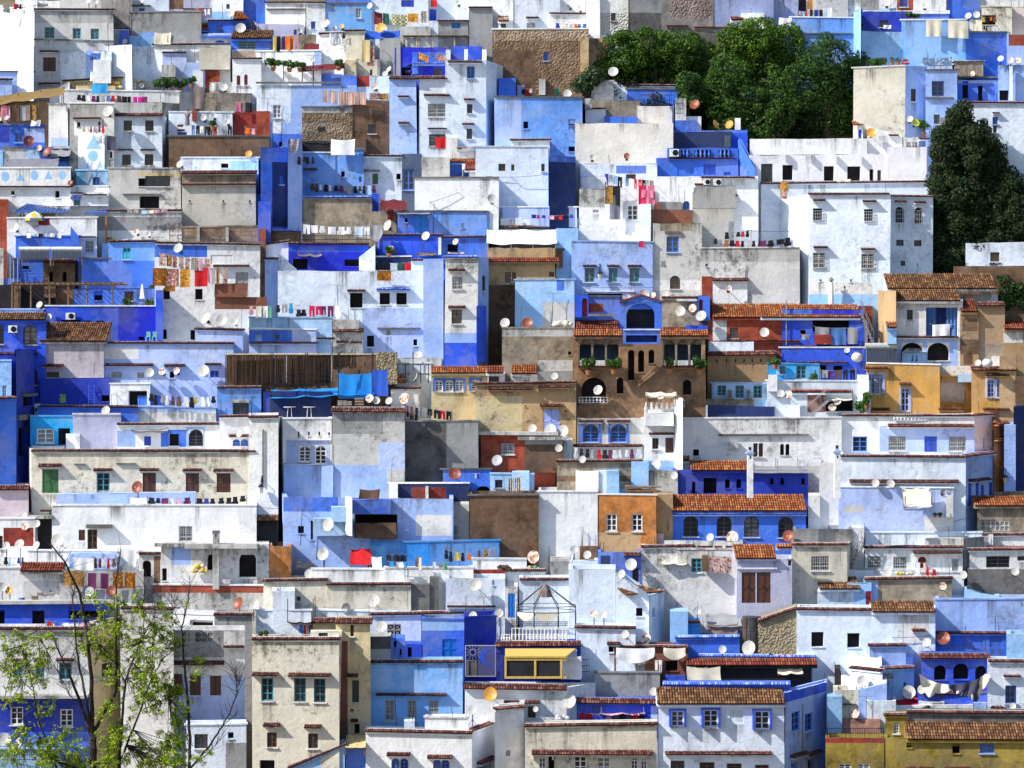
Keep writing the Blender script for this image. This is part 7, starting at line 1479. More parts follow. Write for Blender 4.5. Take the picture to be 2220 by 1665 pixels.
H("cluttered plant terrace beside orange house",-20,1630,880,1960,'pw',d=4,cap='w',p=[(340,1745,500,1900,'rw')]);C(455,1535,760,1525,105,'grey plum brown dark dark','t',on=1);D(110,1740,72,'w');D(175,1745,72,'x');D(600,1808,70,'w',on=0);D(555,1860,75,'x',on=0);PLANT(810,1850,130,130);PLANT(850,1770,70,120);W(500,1775,240,120,'d');X(490,1735,740,1790,'cream',.8,'long cream awning over plant terrace',on=0);R(200,1725,720,1705,'d');V(340,1740,500,1750,'w',d=1)
STAIR(335,1960,520,1800);V(160,1840,275,1950,'w',d=1)
H("orange house with blue ogee windows and arched door",860,1480,1490,1900,'oc3',d=5,cap='w',s=-.2);W(870,1570,55,170,'abb');W(940,1570,55,170,'abb');W(1150,1690,70,200,'abb',1);L(835,1035,1512,'t',30);L(895,1050,1870,'t',26)
V(770,1580,870,1960,'pw',d=2,s=-1)
H("orange end house with hipped tile edge and blue window",1760,1520,2140,2000,'oc3',d=5,cap='T');W(1895,1620,65,150,'abb');W(1965,1620,65,150,'abb');L(1875,2080,1570,'t',30);L(1850,2080,1868,'t',26);L(1470,1690,1868,'t',26)
V(1480,1580,1765,1880,'oc3',d=4,dy=1.5);W(1490,1590,220,225,'d');V(1640,1570,1765,1640,'lb',d=1)
H("dark brown shadowed house at right edge",2140,1590,2330,2060,'br',d=4)
V(2000,1425,2145,1580,'oc',d=3,ty=90,dy=-2.5);D(1815,1475,62,'w');BALL(1895,1475,95);V(1930,1420,2005,1540,'w',d=1)
H("old tile roofed house with draped blue window and arches",1100,935,1680,1600,'dw',d=5,cap='',p=[(1100,1260,1640,1500,'pb'),(1125,950,1350,1090,'gw')]);W(1365,950,275,290,'vb');W(1200,1015,52,85,'k');W(1150,1300,190,160,'ad');W(1378,1300,188,155,'ad');L(1110,1640,1245,'t',18);C(1405,1140,1605,1142,100,'white','b',on=0)
R(1100,935,1660,820,'r');R(1030,830,1975,705,'r',dy=1.5)
V(955,850,1105,1300,'oc',d=4,s=-3);V(1030,1160,1110,1310,'lb',d=1);R(1025,1165,1115,1120,'o');V(1650,880,1990,960,'dw',d=3);D(1880,895,110,'w');A(1955,640,'y')
H("tan and white peeling house with hollow stain",1660,1030,1820,1620,'oc2',d=4,cap='',p=[(1660,1270,1820,1400,'br'),(1680,1090,1810,1200,'br'),(1690,1400,1770,1490,'br'),(1640,1500,1820,1620,'dw')]);R(1665,1030,1810,925,'d');W(1930,1400,80,30,'d')
V(1810,965,2045,1600,'oc2',d=4,p=[(1810,1310,2045,1600,'tn')],cap='T')
H("patched mud house with tile eave at right edge",2040,1180,2330,1620,'oc2',d=4,cap='',p=[(2040,1180,2200,1300,'dw')]);R(2040,1180,2330,1105,'d')

# ---- third row of the photograph
T(0,2)
H("stained white parapet house with hanging rugs at left",-60,1590,540,1860,'dw',cap='w',p=[(200,1700,540,1860,'gw')],d=4);V(530,1610,1240,1860,'gw');C(540,1608,1180,1620,135,'rug rug plum plum rug2 rug2','r',on=0)
R(170,1615,545,1540,'d');D(55,1395,70,'w');D(170,1385,95,'w');D(315,1395,78,'w');C(0,1490,215,1495,85,'white dark lb white ub dark','s',on=1)
H("white terrace wall with laundry sheets and antenna",240,1440,1210,1640,'w',cap='w',d=4);V(600,1460,1010,1600,'pb',d=2);C(615,1490,790,1500,110,'white','b',on=0);C(800,1500,1000,1505,90,'brown plum white red brown','s',on=0);C(1020,1420,1200,1425,150,'white','b',on=1);A(1040,1450)
H("grey arched chimney hut with red cap",1205,1465,1390,1750,'gw',cap='t',d=3,p=[(1330,1480,1385,1750,'br')]);W(1230,1520,75,150,'ad')
H("brick red parapet wall below the arched veranda",1325,1735,2520,1835,'re',d=2,cap='w',p=[(1325,1802,2520,1835,'gw')])
H("pale loggia house with arches and concrete chimney",1390,1400,2220,1790,'dw',d=5,cap='s',p=[(1480,1400,1650,1560,'pb')]);W(1790,1460,100,150,'ad');W(2065,1450,160,220,'ad');W(1400,1590,40,110,'d');L(1605,2230,1390,'s',40,.8);CHIMNEY(1840,1265,55,1770);X(1650,1530,1800,1640,'yellow',.4,'yellow and cream sacking piled under chimney',drop=1,on=0)
H("big blank white house with square lattice window",455,1050,2215,1430,'w',cap='w',d=6,p=[(455,1050,2215,1100,'w')]);W(1545,1225,118,135,'wk');W(680,1258,55,92,'sn');W(755,1255,85,170,'n');L(755,970,1225,'k',30,.5);D(500,1350,125,'w',on=0)
X(1120,975,1270,1035,'white',.1,'white cloth hung on the blank white house roof',drop=1);C(1275,975,1640,980,60,'dark dark plum white pink plum','s',on=1);C(1690,985,2130,960,75,'dark ub dark dark dark dark dark','s',on=1);D(1187,890,108,'r')
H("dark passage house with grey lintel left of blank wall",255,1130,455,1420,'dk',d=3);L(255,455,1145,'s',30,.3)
H("white wall with red shutters panel and dishes",-60,1165,300,1470,'w',cap='w',d=4,p=[(30,1240,290,1400,'rd')]);W(-5,1310,28,110,'n');D(215,1230,75,'x');D(318,1205,68,'w');D(200,1140,75,'w');V(290,1230,325,1440,'gw')
H("pale pink house with red tile cap at left edge",-60,895,245,1160,'pk',cap='T',d=5)
H("weathered cream house with green shutter and flaking plaster",275,575,2205,1100,'cr',l=28,cap='t',d=6);W(365,735,140,205,'sG',1);W(835,765,112,160,'t',1);W(1232,765,115,165,'sn',1);W(1605,768,115,165,'sn',1);W(1872,770,120,165,'sl',1);L(640,740,690,'k',8);L(1010,1175,685,'k',8);L(350,450,1088,'t',10)
V(275,530,570,580,'dw');V(490,950,1700,1045,'pb',d=1)
H("turquoise roof room with grilled window and dark door",268,280,630,560,'cn',cap='w',l=20,d=4);W(318,385,148,122,'w');W(500,380,105,145,'d')
V(270,170,352,280,'w',d=1);W(300,205,22,35,'d')
H("pale lilac blank roof box with white dish",630,262,1035,570,'lv',cap='w',d=4,s=.4);D(915,230,85,'w');V(570,430,690,560,'w',d=2)
H("white terrace rooms with dark arched lattice window",1015,345,1930,570,'w',cap='t',d=5,p=[(1015,400,1170,540,'pb'),(1390,395,1610,540,'mb'),(1610,370,1770,540,'pb')]);W(1245,450,60,80,'sb');W(1460,430,85,105,'d');W(1630,390,125,145,'ak');X(1130,370,1440,395,'grey',.6,'thin grey sheet roof over terrace rooms')
H("pale blue roof parapet with long clothesline",1190,195,1875,345,'pb',cap='w',d=4,p=[(1190,240,1875,345,'dw')]);C(1280,80,1870,105,90,'dark dark grey white brown brown white dark yellow white white dark','s',on=0)
V(1195,100,1400,200,'mb',d=2)
H("white house with small blue twin arches and dish",1900,280,2165,620,'w',d=6,cap='t',s=.3);W(2010,475,65,60,'ab');W(2080,475,65,60,'ab');L(1975,2165,440,'t',26);D(2070,428,66,'w',on=0)
H("blue house wall with grilled box window",1880,30,2260,290,'mbl',cap='t',d=5);W(2010,160,140,120,'k');L(2000,2155,145,'s',25,.3)
H("ultramarine house with ladder and red tile string",345,190,1185,420,'mb',cap='t',d=4)
V(345,-50,950,185,'ub',d=3);W(515,85,55,75,'y');W(875,95,70,55,'d');LADDER(765,820,0,178)
H("white box house with dark open doorway on roof",950,0,1300,200,'w',d=3,cap='w');W(1110,55,160,130,'d')
H("dark alley tower with hanging balcony at left",140,-300,300,560,'ub',d=5,s=2.5);W(200,90,80,100,'d');W(160,370,80,250,'d');L(110,210,285,'k',45,.5);L(180,290,92,'k',24,.3)
H("tall shaded blue house at left image edge",-80,120,140,860,'mb',d=5,s=1.0,cap='t');V(-80,-200,95,120,'lb',cap='w');W(20,10,35,100,'w')
T(1,2)
H("rust brick end wall of the arched veranda",110,1400,300,1740,'or',d=4);V(0,1385,112,1740,'dw')
H("low white terrace with red tarp edge and lines",480,1600,1120,1780,'w',d=4,p=[(480,1550,900,1600,'rd')],cap='w');D(462,1640,90,'w');D(580,1470,112,'w');A(600,1420,'y')
X(810,1415,990,1550,'red',.7,'bright red tarpaulin tent on white terrace');X(1000,1490,1085,1590,'white',.2,'white plastic drum cover on terrace',drop=1)
H("white terrace with clothes drying along wavy parapet",1120,1590,1870,1830,'w',d=4,cap='w');C(1140,1530,1330,1535,55,'az white az','s',on=0);C(1370,1490,1440,1500,130,'fleece cream','s',on=0);C(1520,1530,1660,1545,65,'white grey green','s',on=0)
H("long azure terrace wall with hanging rugs",985,1375,2110,1620,'az',d=4,cap='w',p=[(985,1395,1115,1560,'cn')]);C(1125,1470,1300,1475,55,'dark dark dark','b',on=0);C(1620,1425,1860,1465,85,'dark dark yellow dark orange','s',on=0);C(1910,1440,2090,1400,80,'brown rug grey grey','s',on=0)
H("white stepped terrace beside round basket stack",1870,1510,2330,1700,'w',d=4,cap='w',p=[(1870,1600,2330,1640,'rd')]);J(2085,1555,2215,1612,'heap','dark coiled basket stack on white stepped terrace','brown dark brown')
H("large periwinkle house with recessed courtyard and dish",245,975,1700,1500,'pb',d=5,l=12,p=[(530,1330,1700,1500,'pb'),(245,975,710,1100,'mb'),(1230,1000,1690,1130,'pb'),(1380,1130,1690,1310,'dw')]);W(362,1225,52,65,'d');W(472,1180,20,165,'d');W(850,1125,370,205,'d');J(350,1515,500,1590,'boxes','stack of grey blocks left of red tarpaulin');J(960,1480,1025,1590,'heap','black bags beside white drum cover','dark dark grey3')
V(495,1160,830,1310,'lb',d=1);D(628,1215,115,'w',on=0);V(770,975,830,1300,'w',d=2,s=-1);V(860,1200,1215,1330,'br',d=.5);W(930,1215,85,115,'p');A(400,1080);V(650,1060,780,1190,'lb',d=2)
V(830,1000,1160,1120,'mb',d=2);X(895,905,1070,990,'brown',.3,'brown board leaning on the blue courtyard roof',drop=1)
H("shaded pale brick house with small window",1690,1040,1840,1400,'gw',d=4);W(1700,1225,45,80,'sg')
H("dark navy draped roof terrace with red curtains",1150,860,1840,1060,'nv',d=4,p=[(1340,890,1640,1000,'rd')],cap='w');V(1150,865,1225,1110,'pw',d=1);V(1465,885,1490,1000,'dw',d=.4)
H("earth brown windowless house with rug on parapet",1840,965,2440,1520,'br',d=5,cap='k')
H("bright blue court behind rust dish",1600,740,2030,960,'mb',d=4,cap='k');D(1715,775,115,'r',on=0);W(1910,880,110,65,'ad');C(1880,770,1930,772,60,'white ub','s',on=0)
H("small pale blue hut with grilled window",2025,775,2400,960,'lb',d=3,cap='w');W(2065,825,65,70,'k');C(2170,815,2290,800,120,'stripe stripe','r',on=0)
H("large house with grey stain above periwinkle paint",655,220,1285,1000,'gw',cap='T',d=6,p=[(655,240,1100,430,'g'),(655,700,1130,1000,'pb'),(1060,500,1285,740,'pl')]);J(705,140,830,182,'boxes','pale boxes below striped rust dishes on roof');J(850,120,935,180,'crate','brown crate among dishes on grey stained house')
D(982,125,80,'x');D(1040,140,70,'w');D(1150,145,70,'w');D(1282,125,100,'x')
V(240,700,655,1000,'pb',d=4);W(655,520,12,22,'d');W(690,520,12,22,'d')
H("white balcony house with twin fanlight windows",235,300,655,720,'w',l=45,cap='w',d=5,p=[(260,480,640,690,'pl')],s=.2);W(372,530,100,140,'aw');W(510,530,98,160,'aw');W(362,410,14,55,'d');W(450,410,14,35,'d');W(540,410,14,35,'d');W(625,415,14,30,'d');L(250,650,478,'w',12);L(230,655,695,'w',14)
H("white drainpipe house with wall lantern",-60,285,190,1140,'dw',d=5,cap='t');PIPE(62,390,880);LANTERN(50,930);V(0,1180,190,1385,'dk',d=2);R(0,1180,190,1130,'r');K(0,1050,190,1075,8)
H("dark blue cafe terrace with white chairs",60,60,650,260,'nv',d=4,cap='',p=[(60,60,120,250,'ub')]);FURN(290,180,300);FURN(460,180,300)
H("charcoal stained concrete block with clothes on top",1285,325,1930,860,'g',d=5,p=[(1285,325,1645,860,'gb')],cap='w');C(1290,180,1400,205,130,'plum brown dark','s',on=1);C(1420,195,1690,235,95,'grey dark dark red dark','t',on=1)
H("earth red house with barred window and dish",1940,435,2560,760,'re',d=4,cap='s');W(2120,510,110,95,'g');D(2085,660,100,'g',on=0)
H("white wall slice beside striped rust dishes",1165,35,1420,190,'dw',d=3,cap='t')
T(2,2)
H("brown block house with three big dishes on roof",100,480,445,780,'br',d=4,cap='s',p=[(100,480,445,520,'g')]);D(178,385,80,'w');D(332,397,112,'w');D(440,407,112,'w');D(405,553,70,'w',on=0)
H("rust red lean-to with sloping roof at centre",140,770,375,960,'re',d=3,s=1);V(0,760,150,950,'lb',d=2)
H("brown earth house with laundry terrace and white coping",385,665,1125,960,'tn',d=4,cap='t',p=[(385,790,1125,840,'br')]);D(610,650,65,'w',on=0);C(530,545,1110,560,95,'white dark dark grey red dark plum white white white plum white','s',on=1)
V(440,475,520,660,'pw',d=1)
H("brown mansion ground floor with twin azure arched windows",565,295,1140,560,'dw',d=4,cap='');W(610,345,140,155,'amb',1);W(850,345,140,155,'amb',1);L(525,1130,525,'t',30);PIPE(560,0,500)
H("white crenellated tower with two brown windows",1140,215,1405,700,'w',d=4,cren=6,p=[(1140,660,1405,700,'lb')]);W(1212,465,55,95,'n');W(1325,462,70,130,'sn');L(1180,1400,422,'t',22);D(1285,110,65,'w')
V(1150,250,1400,360,'w',d=4.3);X(1160,65,1425,95,'cream',.8,'cream canopy over the crenellated tower roof')
H("white side wall beside crenellated tower",1405,130,1475,720,'w',s=-1.8,d=4)
H("big stained white house with covered roof loggia",1475,300,2845,690,'dw',d=6,cap='w');W(1565,563,52,58,'d');W(2085,510,38,118,'n');W(2132,510,38,118,'n');W(2317,515,35,100,'ad');W(2364,515,35,100,'ad');L(1785,2560,437,'k',16);V(1850,500,1955,560,'dw',d=.2)
V(1450,130,2260,180,'tn',d=4);V(1460,175,2260,298,'nv',d=3);V(1675,180,1690,296,'pw',d=.2);W(1805,190,170,105,'d')
H("ultramarine courtyard house with open doorway",1390,740,2560,960,'ub',d=5,cap='');R(1545,745,2060,660,'o');W(1655,810,115,135,'d');W(1840,820,42,80,'ad');W(1938,820,42,80,'ad');W(1555,840,30,105,'ad');W(2230,810,30,60,'ad');W(2320,810,30,60,'ad');W(2500,810,30,60,'ad');D(1403,790,68,'w',on=0);V(1480,630,1530,740,'w',d=1);R(1475,660,1535,620,'o')
X(2080,705,2700,765,'slate',1.4,'grey slab roof of ultramarine courtyard')
V(2640,680,2830,1240,'dw',d=3);V(2560,960,2660,1240,'dw',d=3)
H("long blue arcade house with orange tile roof",1385,1090,2545,1370,'mb',d=5,cap='');R(1385,1095,2550,955,'o');W(1480,1135,130,180,'ak');W(1768,1135,130,180,'ak');W(2005,1140,130,180,'ak');W(2300,1145,130,180,'ak');L(1385,2545,1115,'b',14);D(1713,1325,75,'w',on=0);D(1905,1325,115,'x',on=0)
H("orange ochre stained house with two white windows",745,955,1250,1480,'or',d=5,cap='w',p=[(745,1280,1110,1480,'oc')]);W(815,1120,92,150,'w');W(1035,1120,92,150,'w')
V(1250,955,1390,1390,'oc',d=3);W(1335,1120,22,140,'p');V(1250,1290,1310,1380,'pk',d=.3)
H("tall bright white block with stepped roof",222,930,740,1480,'w',d=5,cap='w');V(548,750,742,950,'w',d=3);V(742,750,820,960,'pw',d=3);V(815,750,925,945,'lb',d=2);A(615,1230)
H("grey concrete slab hut with dishes and timber",1080,745,1435,960,'gw',d=3);D(1245,705,105,'w');V(925,905,1050,950,'lb',d=2);J(955,855,1295,940,'planks','jumble of timber planks on the grey slab hut')
H("sky blue porch behind white dish",1030,670,1180,975,'lb',d=3)
D(185,1495,115,'x')
H("red roof edge terrace with basket and plants",-60,1610,290,1720,'w',d=4,cap='t');J(120,1560,250,1620,'heap','mixed basket and plant junk on red edged terrace','straw brown green cream')
H("white slope wall next to ochre house foot",330,1510,500,1720,'gw',d=3,p=[(330,1530,495,1720,'g')]);D(538,1430,75,'g');D(652,1475,75,'w')
H("blue grey gabled hut under ochre house",495,1520,740,1740,'pw',d=3,p=[(690,1560,740,1740,'gb')]);V(585,1400,740,1520,'br',d=2);A(322,1400)
H("indigo doorway house under striped tile hood",740,1450,1120,1760,'mb',d=3,p=[(765,1480,850,1560,'nv')]);L(960,1115,1465,'t',40);D(1030,1560,110,'w',on=0);D(950,1640,75,'w',on=0);W(1040,1590,55,120,'n')
H("grey white cottage with tile cap and tarpaulin",1120,1405,1560,1760,'dw',d=4,cap='t');X(1280,1480,1520,1550,'cream',.9,'cream tarpaulin lean-to beside cottage')
H("white terrace house with red lattice band",1430,1430,1990,1760,'dw',d=4,cap='w',p=[(1450,1385,1970,1425,'re')]);W(1550,1505,90,120,'t');V(1640,1480,1700,1620,'br',d=.6);C(1690,1480,1880,1485,145,'rug3 rug3','r',on=0)
V(1310,1350,1990,1440,'dw',d=2);W(1460,1395,125,28,'re');W(1605,1395,130,28,'re');W(1750,1395,70,28,'re');W(1845,1395,125,28,'re');A(1568,1350)
H("lavender house with big brown shutters and orange roof",1930,1510,2420,2020,'lv',d=5,cap='');R(1930,1505,2285,1385,'o');W(1985,1625,120,265,'sn');W(2115,1625,120,265,'sn');W(2385,1470,34,98,'n');L(1940,2290,1590,'w',14);R(2285,1410,2425,1380,'o')
T(3,2)
H("white house with wide barred window and tile string",210,1385,690,1890,'cr',d=5,cap='t',r=50,p=[(210,1580,330,1890,'x')]);W(372,1485,155,125,'g');V(215,1250,725,1370,'g',d=4);V(725,1240,830,1400,'w',d=4);D(178,1315,108,'r')
STAIR(700,1650,825,1310)
H("white terraced house with barred windows and porch",830,1410,1690,1640,'w',d=4,cap='t');W(858,1485,115,105,'g');W(1083,1490,115,105,'g');W(1295,1490,75,100,'ard');W(1395,1475,195,150,'p');W(1590,1510,55,110,'sg');L(1250,1670,1445,'t',28)
V(840,1285,1850,1400,'pw',d=3,cap='w');V(1350,1330,1690,1440,'gw',d=3,s=-.3);V(1690,1330,1860,1600,'g',d=2,s=1);A(1255,1360)
H("shallow curved grey canopy terrace with dishes",690,1600,1300,1720,'pw',d=4);D(950,1640,70,'g');D(1040,1630,75,'w')
H("white terrace with crimson cloth on its line",1290,1625,1700,1720,'w',d=3,cap='w');C(1290,1540,1365,1545,110,'white cream','s',on=0);C(1365,1565,1450,1610,80,'red red','s',on=0);D(1690,1650,70,'w');X(1100,1615,1260,1655,'yellow',.3,'rolled golden carpet on terrace wall',drop=1,on=0)
H("white house with red coping and wide dark window",1730,1430,2320,1640,'w',d=4,cap='t',s=.3);W(1885,1485,205,100,'k');W(2155,1485,120,40,'k');V(1850,1300,2300,1400,'w',d=3,cap='t');V(1905,1300,1945,1390,'w',d=.4);R(1900,1428,2300,1400,'d')
H("mouldy dark stone slope wall at right edge",1710,1600,2320,1760,'gb',d=4);D(2135,1620,75,'w',on=0)
H("brown earth house with lattice vent and tile roof",1810,1060,2320,1310,'tn',d=5,cap='');R(1785,1050,2320,965,'o');W(1845,1185,240,78,'x');L(1840,1950,1165,'k',12);V(1950,930,2320,975,'st',d=2)
H("long pale house with blue shuttered side windows",620,620,1705,1290,'pw',d=6,cap='t');L(700,1645,832,'t',36);W(1220,885,125,85,'b');K(1600,1190,1815,1160,-14)
V(1705,620,1960,1290,'pb',s=3.2,d=4,cap='t');W(1730,850,28,205,'sb');W(1795,830,26,175,'sb');W(1840,870,26,110,'sb');W(1910,850,28,105,'sb');L(1730,1800,825,'t',26);L(1810,1900,815,'t',26)
H("white loggia storey with blue door and grilled windows",640,270,1790,612,'w',d=4,cap='t',p=[(965,360,1790,600,'pl')]);W(732,452,125,130,'b');W(1042,447,150,125,'g');W(1352,450,108,135,'sb');W(1562,448,150,128,'g');L(1035,1775,352,'t',36);B(1090,265,1365,315,'w');B(1445,260,1720,315,'w')
V(1790,265,1950,605,'pw',s=1.2,cap='t');W(1858,460,22,95,'d')
H("bright orange side house behind white loggia",1950,330,2060,920,'or',d=4,s=1.5);L(1950,2050,330,'t',30);L(1950,2030,465,'t',20)
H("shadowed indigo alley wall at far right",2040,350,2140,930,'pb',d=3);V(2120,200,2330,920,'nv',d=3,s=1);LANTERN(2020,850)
H("pale grey blue court house with torn sheet",615,890,1600,1330,'pl',d=5,cap='w',p=[(1350,1150,1600,1290,'dw'),(660,1050,820,1110,'gw')]);D(930,855,72,'w');D(1060,860,75,'w');W(1170,960,180,110,'d');V(1540,960,1600,1150,'dw',d=1);D(1515,930,45,'d');D(1568,930,45,'d');J(1425,1110,1505,1150,'pots','dark pot plants inside the pale court')
X(1180,895,1420,1050,'cream',.9,'torn cream sheet sagging over court',on=0);W(1355,1030,150,120,'pl')
CHIMNEYHOUSE(560,520,75,690);CHIMNEYHOUSE(-190,535,70,690)

# ---- bottom row of the photograph
T(0,3)
H("white house with cobalt lower storey behind the budding tree",-60,455,770,1440,'dw',cap='t',p=[(-60,1030,770,1345,'ub'),(-60,1345,770,1440,'mb')])
W(110,745,85,135,'t',1);W(310,745,75,135,'t',1);W(510,745,110,150,'t',1);W(90,1130,110,155,'w');W(520,1150,110,150,'w');L(-60,770,1025,'s',26,1.0);C(395,385,900,400,70,'red blue white white pink cream white','n',on=1)
H("low sky-blue annex with iron railing at bottom left",-60,1500,530,1720,'lb',cap='w');B(0,1500,490,1590,'k');D(40,1415,120,'w');D(155,1440,90,'w')
H("narrow yellow house wedged beside the budding tree",780,430,1060,1400,'cy',s=2.2,cap='k');W(880,750,95,140,'n');L(780,1000,880,'s',14,.3)
H("cobalt roof room with dark doorways at far left",-60,240,935,470,'sb',cap='s');W(275,295,110,150,'d');W(-20,290,60,150,'d');W(590,262,300,108,'d');D(20,95,85,'w');D(80,125,78,'o');D(775,140,95,'g');D(960,130,95,'r');J(160,185,215,232,'drum','small blue plastic drum on the cobalt roof room','b');J(272,170,330,215,'crate','dark wooden crate on the cobalt roof room');J(320,138,468,168,'boxes','flat pale boxes lying behind the cobalt roof room');J(0,195,120,232,'heap','pale rubble heap at the left end of cobalt roof','cream grey straw')
H("grey rendered house with red tile cap right of tree",1050,275,1500,1400,'gw',cap='t',s=-.5)
H("white and lilac house with lattice balcony and shutters",1440,470,2110,1270,'dw',p=[(1500,470,1935,700,'g'),(1440,860,2110,1270,'pl')]);W(1485,845,90,180,'sn');W(1640,855,95,175,'sn');W(1815,860,95,170,'sn');L(1480,1940,740,'t',42);L(1930,2110,602,'t',18);W(1580,485,70,85,'x');W(1690,485,150,85,'x')
H("white roof terrace with open loggia beside rust dish",1500,325,1850,480,'w',s=-.8,cap='w');W(1640,380,200,85,'d')
H("grey rendered corner block with rust dish on roof",1850,330,2180,640,'g',cap='t');D(2060,238,120,'r');D(2190,238,110,'w');W(2065,535,22,45,'d')
H("white lean-to with square window behind bare branches",1600,1290,2130,1720,'pw',cap='w',p=[(1950,1440,2130,1720,'g')]);W(1680,1365,115,125,'k');W(1968,1345,50,60,'d')
T(1,3)
H("tall weathered cream house with teal grilled windows",-30,545,722,1720,'cr',cap='t',s=-.4);W(45,880,105,200,'t');W(330,880,100,205,'t',g=1);W(500,885,100,205,'t',g=1);L(-30,195,838,'t',34);L(280,650,845,'t',34);W(95,1350,85,130,'n');W(450,1360,85,130,'n');L(65,210,1275,'t',34);L(420,568,1290,'t',34);W(30,1590,130,110,'d');J(15,470,110,535,'pots','pots with yellow flowers at corner of cream house')
V(470,480,722,560,'cr',d=.9);W(540,490,80,64,'k')
H("stained yellow house with crumbling brick corner pier",690,385,1000,1440,'cy',d=5,cap='T',p=[(722,560,792,1440,'bk')]);W(830,900,60,190,'k');L(785,885,850,'t',30);L(820,885,1240,'t',30);W(850,1275,45,90,'d');W(815,410,30,110,'n');W(815,1150,28,20,'d')
H("yellow stained wall with tile eave and broken plaster",500,385,700,620,'cy',cap='T',d=4)
H("white sloping terrace wall with dark awning",0,300,480,560,'pw',d=6,cap='w');V(150,130,330,300,'pw',dy=-2);X(265,350,500,390,'brown',1.6,'brown slatted awning over drying clothes');C(340,415,480,420,80,'white blue red brown','s',on=1)
H("stained cream terrace wall beside red brick corner",60,40,612,300,'cr',cap='t');W(350,175,35,40,'n')
H("mould-speckled cream wall with two dishes before it",612,70,1340,330,'cr',cap='t');V(1340,70,1500,290,'gb');V(1500,10,1580,280,'gb')
H("low white roof slab with two dishes at front",480,296,1330,380,'pw',cap='w',d=5);D(780,278,95,'d');D(1018,215,118,'w')
H("sky blue house with three white grilled windows",880,742,1790,1325,'lb2',cap='t');W(1112,1070,85,180,'g');W(1305,1070,82,175,'g');W(1492,1072,85,150,'g');L(1040,1650,1015,'t',20)
V(905,525,1165,742,'gw',p=[(905,525,1165,630,'gb')]);V(1165,540,1290,742,'mb');W(1190,560,25,55,'d');W(1240,630,18,55,'d');A(1200,400)
H("bright blue roof room with azure door",1430,375,1815,735,'mb',p=[(1430,375,1815,470,'lb')],cap='w');W(1610,545,125,172,'sa')
V(1280,590,1430,735,'sb');W(1310,615,35,105,'d');D(1085,440,105,'w')
H("pale blue parapet house under red flat roof edge",990,330,1430,530,'pw',cap='t',d=5);W(1135,415,115,100,'x')
H("white terrace wall with panelled bays and red tiles",1330,320,2060,440,'pw',cap='t',d=4);D(1875,350,88,'w',dy=-3.4);D(2100,322,82,'w',dy=-3.4);A(1968,180)
H("ultramarine wall with sun and moon iron screen",1800,350,2075,890,'ub',s=.8);SUNMOON(1810,600,2070,865)
H("pale blue house with broad parapet and white dish",1640,20,2160,420,'pw');D(1898,75,115,'w');L(1650,2070,255,'t',10);W(2040,35,20,45,'d')
H("turquoise door house slice beside antenna pole",2150,95,2260,420,'dw');W(2178,150,60,210,'sa');A(2160,-60)
H("white corner house with paired blue arched windows",945,1335,1862,1720,'w',cap='t',d=5);W(1170,1575,72,130,'ab');W(1245,1575,72,130,'ab');L(1130,1335,1530,'t',34);W(1530,1585,70,130,'ab');W(1602,1585,70,130,'ab');L(1480,1700,1552,'t',34)
V(1862,1335,2060,1720,'pw',s=3.5,cap='t');W(1920,1605,90,110,'d');L(1905,2055,1580,'t',30)
V(1280,1255,1370,1300,'pw',dy=-1);A(1200,1030);A(1690,1130,'y');D(1870,1160,82,'w')
V(1455,1225,1835,1310,'w',cap='w',dy=-1)
H("plain grey-white house with weathered tile edge",2060,1150,2322,1720,'w',s=1.2,cap='t',d=5);W(2160,1505,40,50,'g')
H("sky blue gable wall with sloping rust tile edge",280,1660,775,1760,'lb',ty=-215,cap='t',d=3,par=0);W(615,1610,35,45,'n')
H("deep blue porch wall under pale corrugated canopy",775,1460,945,1720,'mb',d=3);X(770,1370,945,1480,'straw',1.2,'pale straw corrugated canopy above blue porch')
T(2,3)
H("white house with orange dish below the yellow awning",-412,950,465,1340,'w',r=250,d=6,cap='T');L(-70,60,1080,'t',30);L(110,240,1080,'t',30);W(-50,1125,80,90,'b');W(135,1125,70,100,'n');D(-187,1022,125,'o',on=0)
H("cobalt terrace house under the iron gazebo",-140,590,590,940,'ub',d=6,cap='T');W(-60,700,475,180,'d');V(465,640,560,880,'pw')
AWNING(-60,625,550,690,885)
B(0,450,470,560,'w');B(-90,505,-20,560,'w')
GAZEBO(285,65,20,570,270,560)
X(430,690,600,890,'white',.1,'white bed sheet draped beside the yellow awning',drop=1)
H("pale blue house wall behind the iron gazebo",70,30,500,430,'pw',cap='t',d=6);B(0,395,480,430,'k')
H("large pale blue house with small black windows",495,-60,890,540,'pw',d=6);V(890,-30,1185,540,'pw',d=5,ty=190);W(1072,275,57,75,'d')
V(1185,165,1310,580,'pw',s=2);W(1210,275,28,80,'d');R(985,165,1315,25,'r',skew=1)
H("lilac white house with pair of dishes on parapet",545,440,1065,860,'pw',cap='t',d=5);D(708,330,72,'x');D(790,335,68,'w');W(835,590,40,70,'d');L(820,935,575,'t',30);W(730,500,12,14,'d')
H("grey rendered block below the brick shed",715,838,1285,1020,'g',d=4,cap='w');B(560,720,665,830,'k')
H("red brick roof shed draped with white sheets",880,605,1500,850,'bk',cap='t',d=4);W(1060,730,90,105,'sg');W(1330,730,100,90,'d');D(980,505,74,'w');D(1160,545,102,'x')
X(900,618,1232,742,'white',.1,'white sheet hung across the brick shed',drop=2,on=0);X(1310,618,1500,715,'cream',.1,'cream sheet sagging beside the brick shed',drop=2,on=0);C(1225,725,1290,725,110,'cream white','n',on=0)
H("blue terrace wall with pale tiled cap",1410,530,1960,700,'mb',cap='b',d=4)
V(1365,305,1520,590,'lb')
H("turquoise blue hut between dish and tarpaulin",1510,400,1620,520,'az',cap='t',d=3);D(1600,300,75,'g')
TANK(1990,350,2150,680)
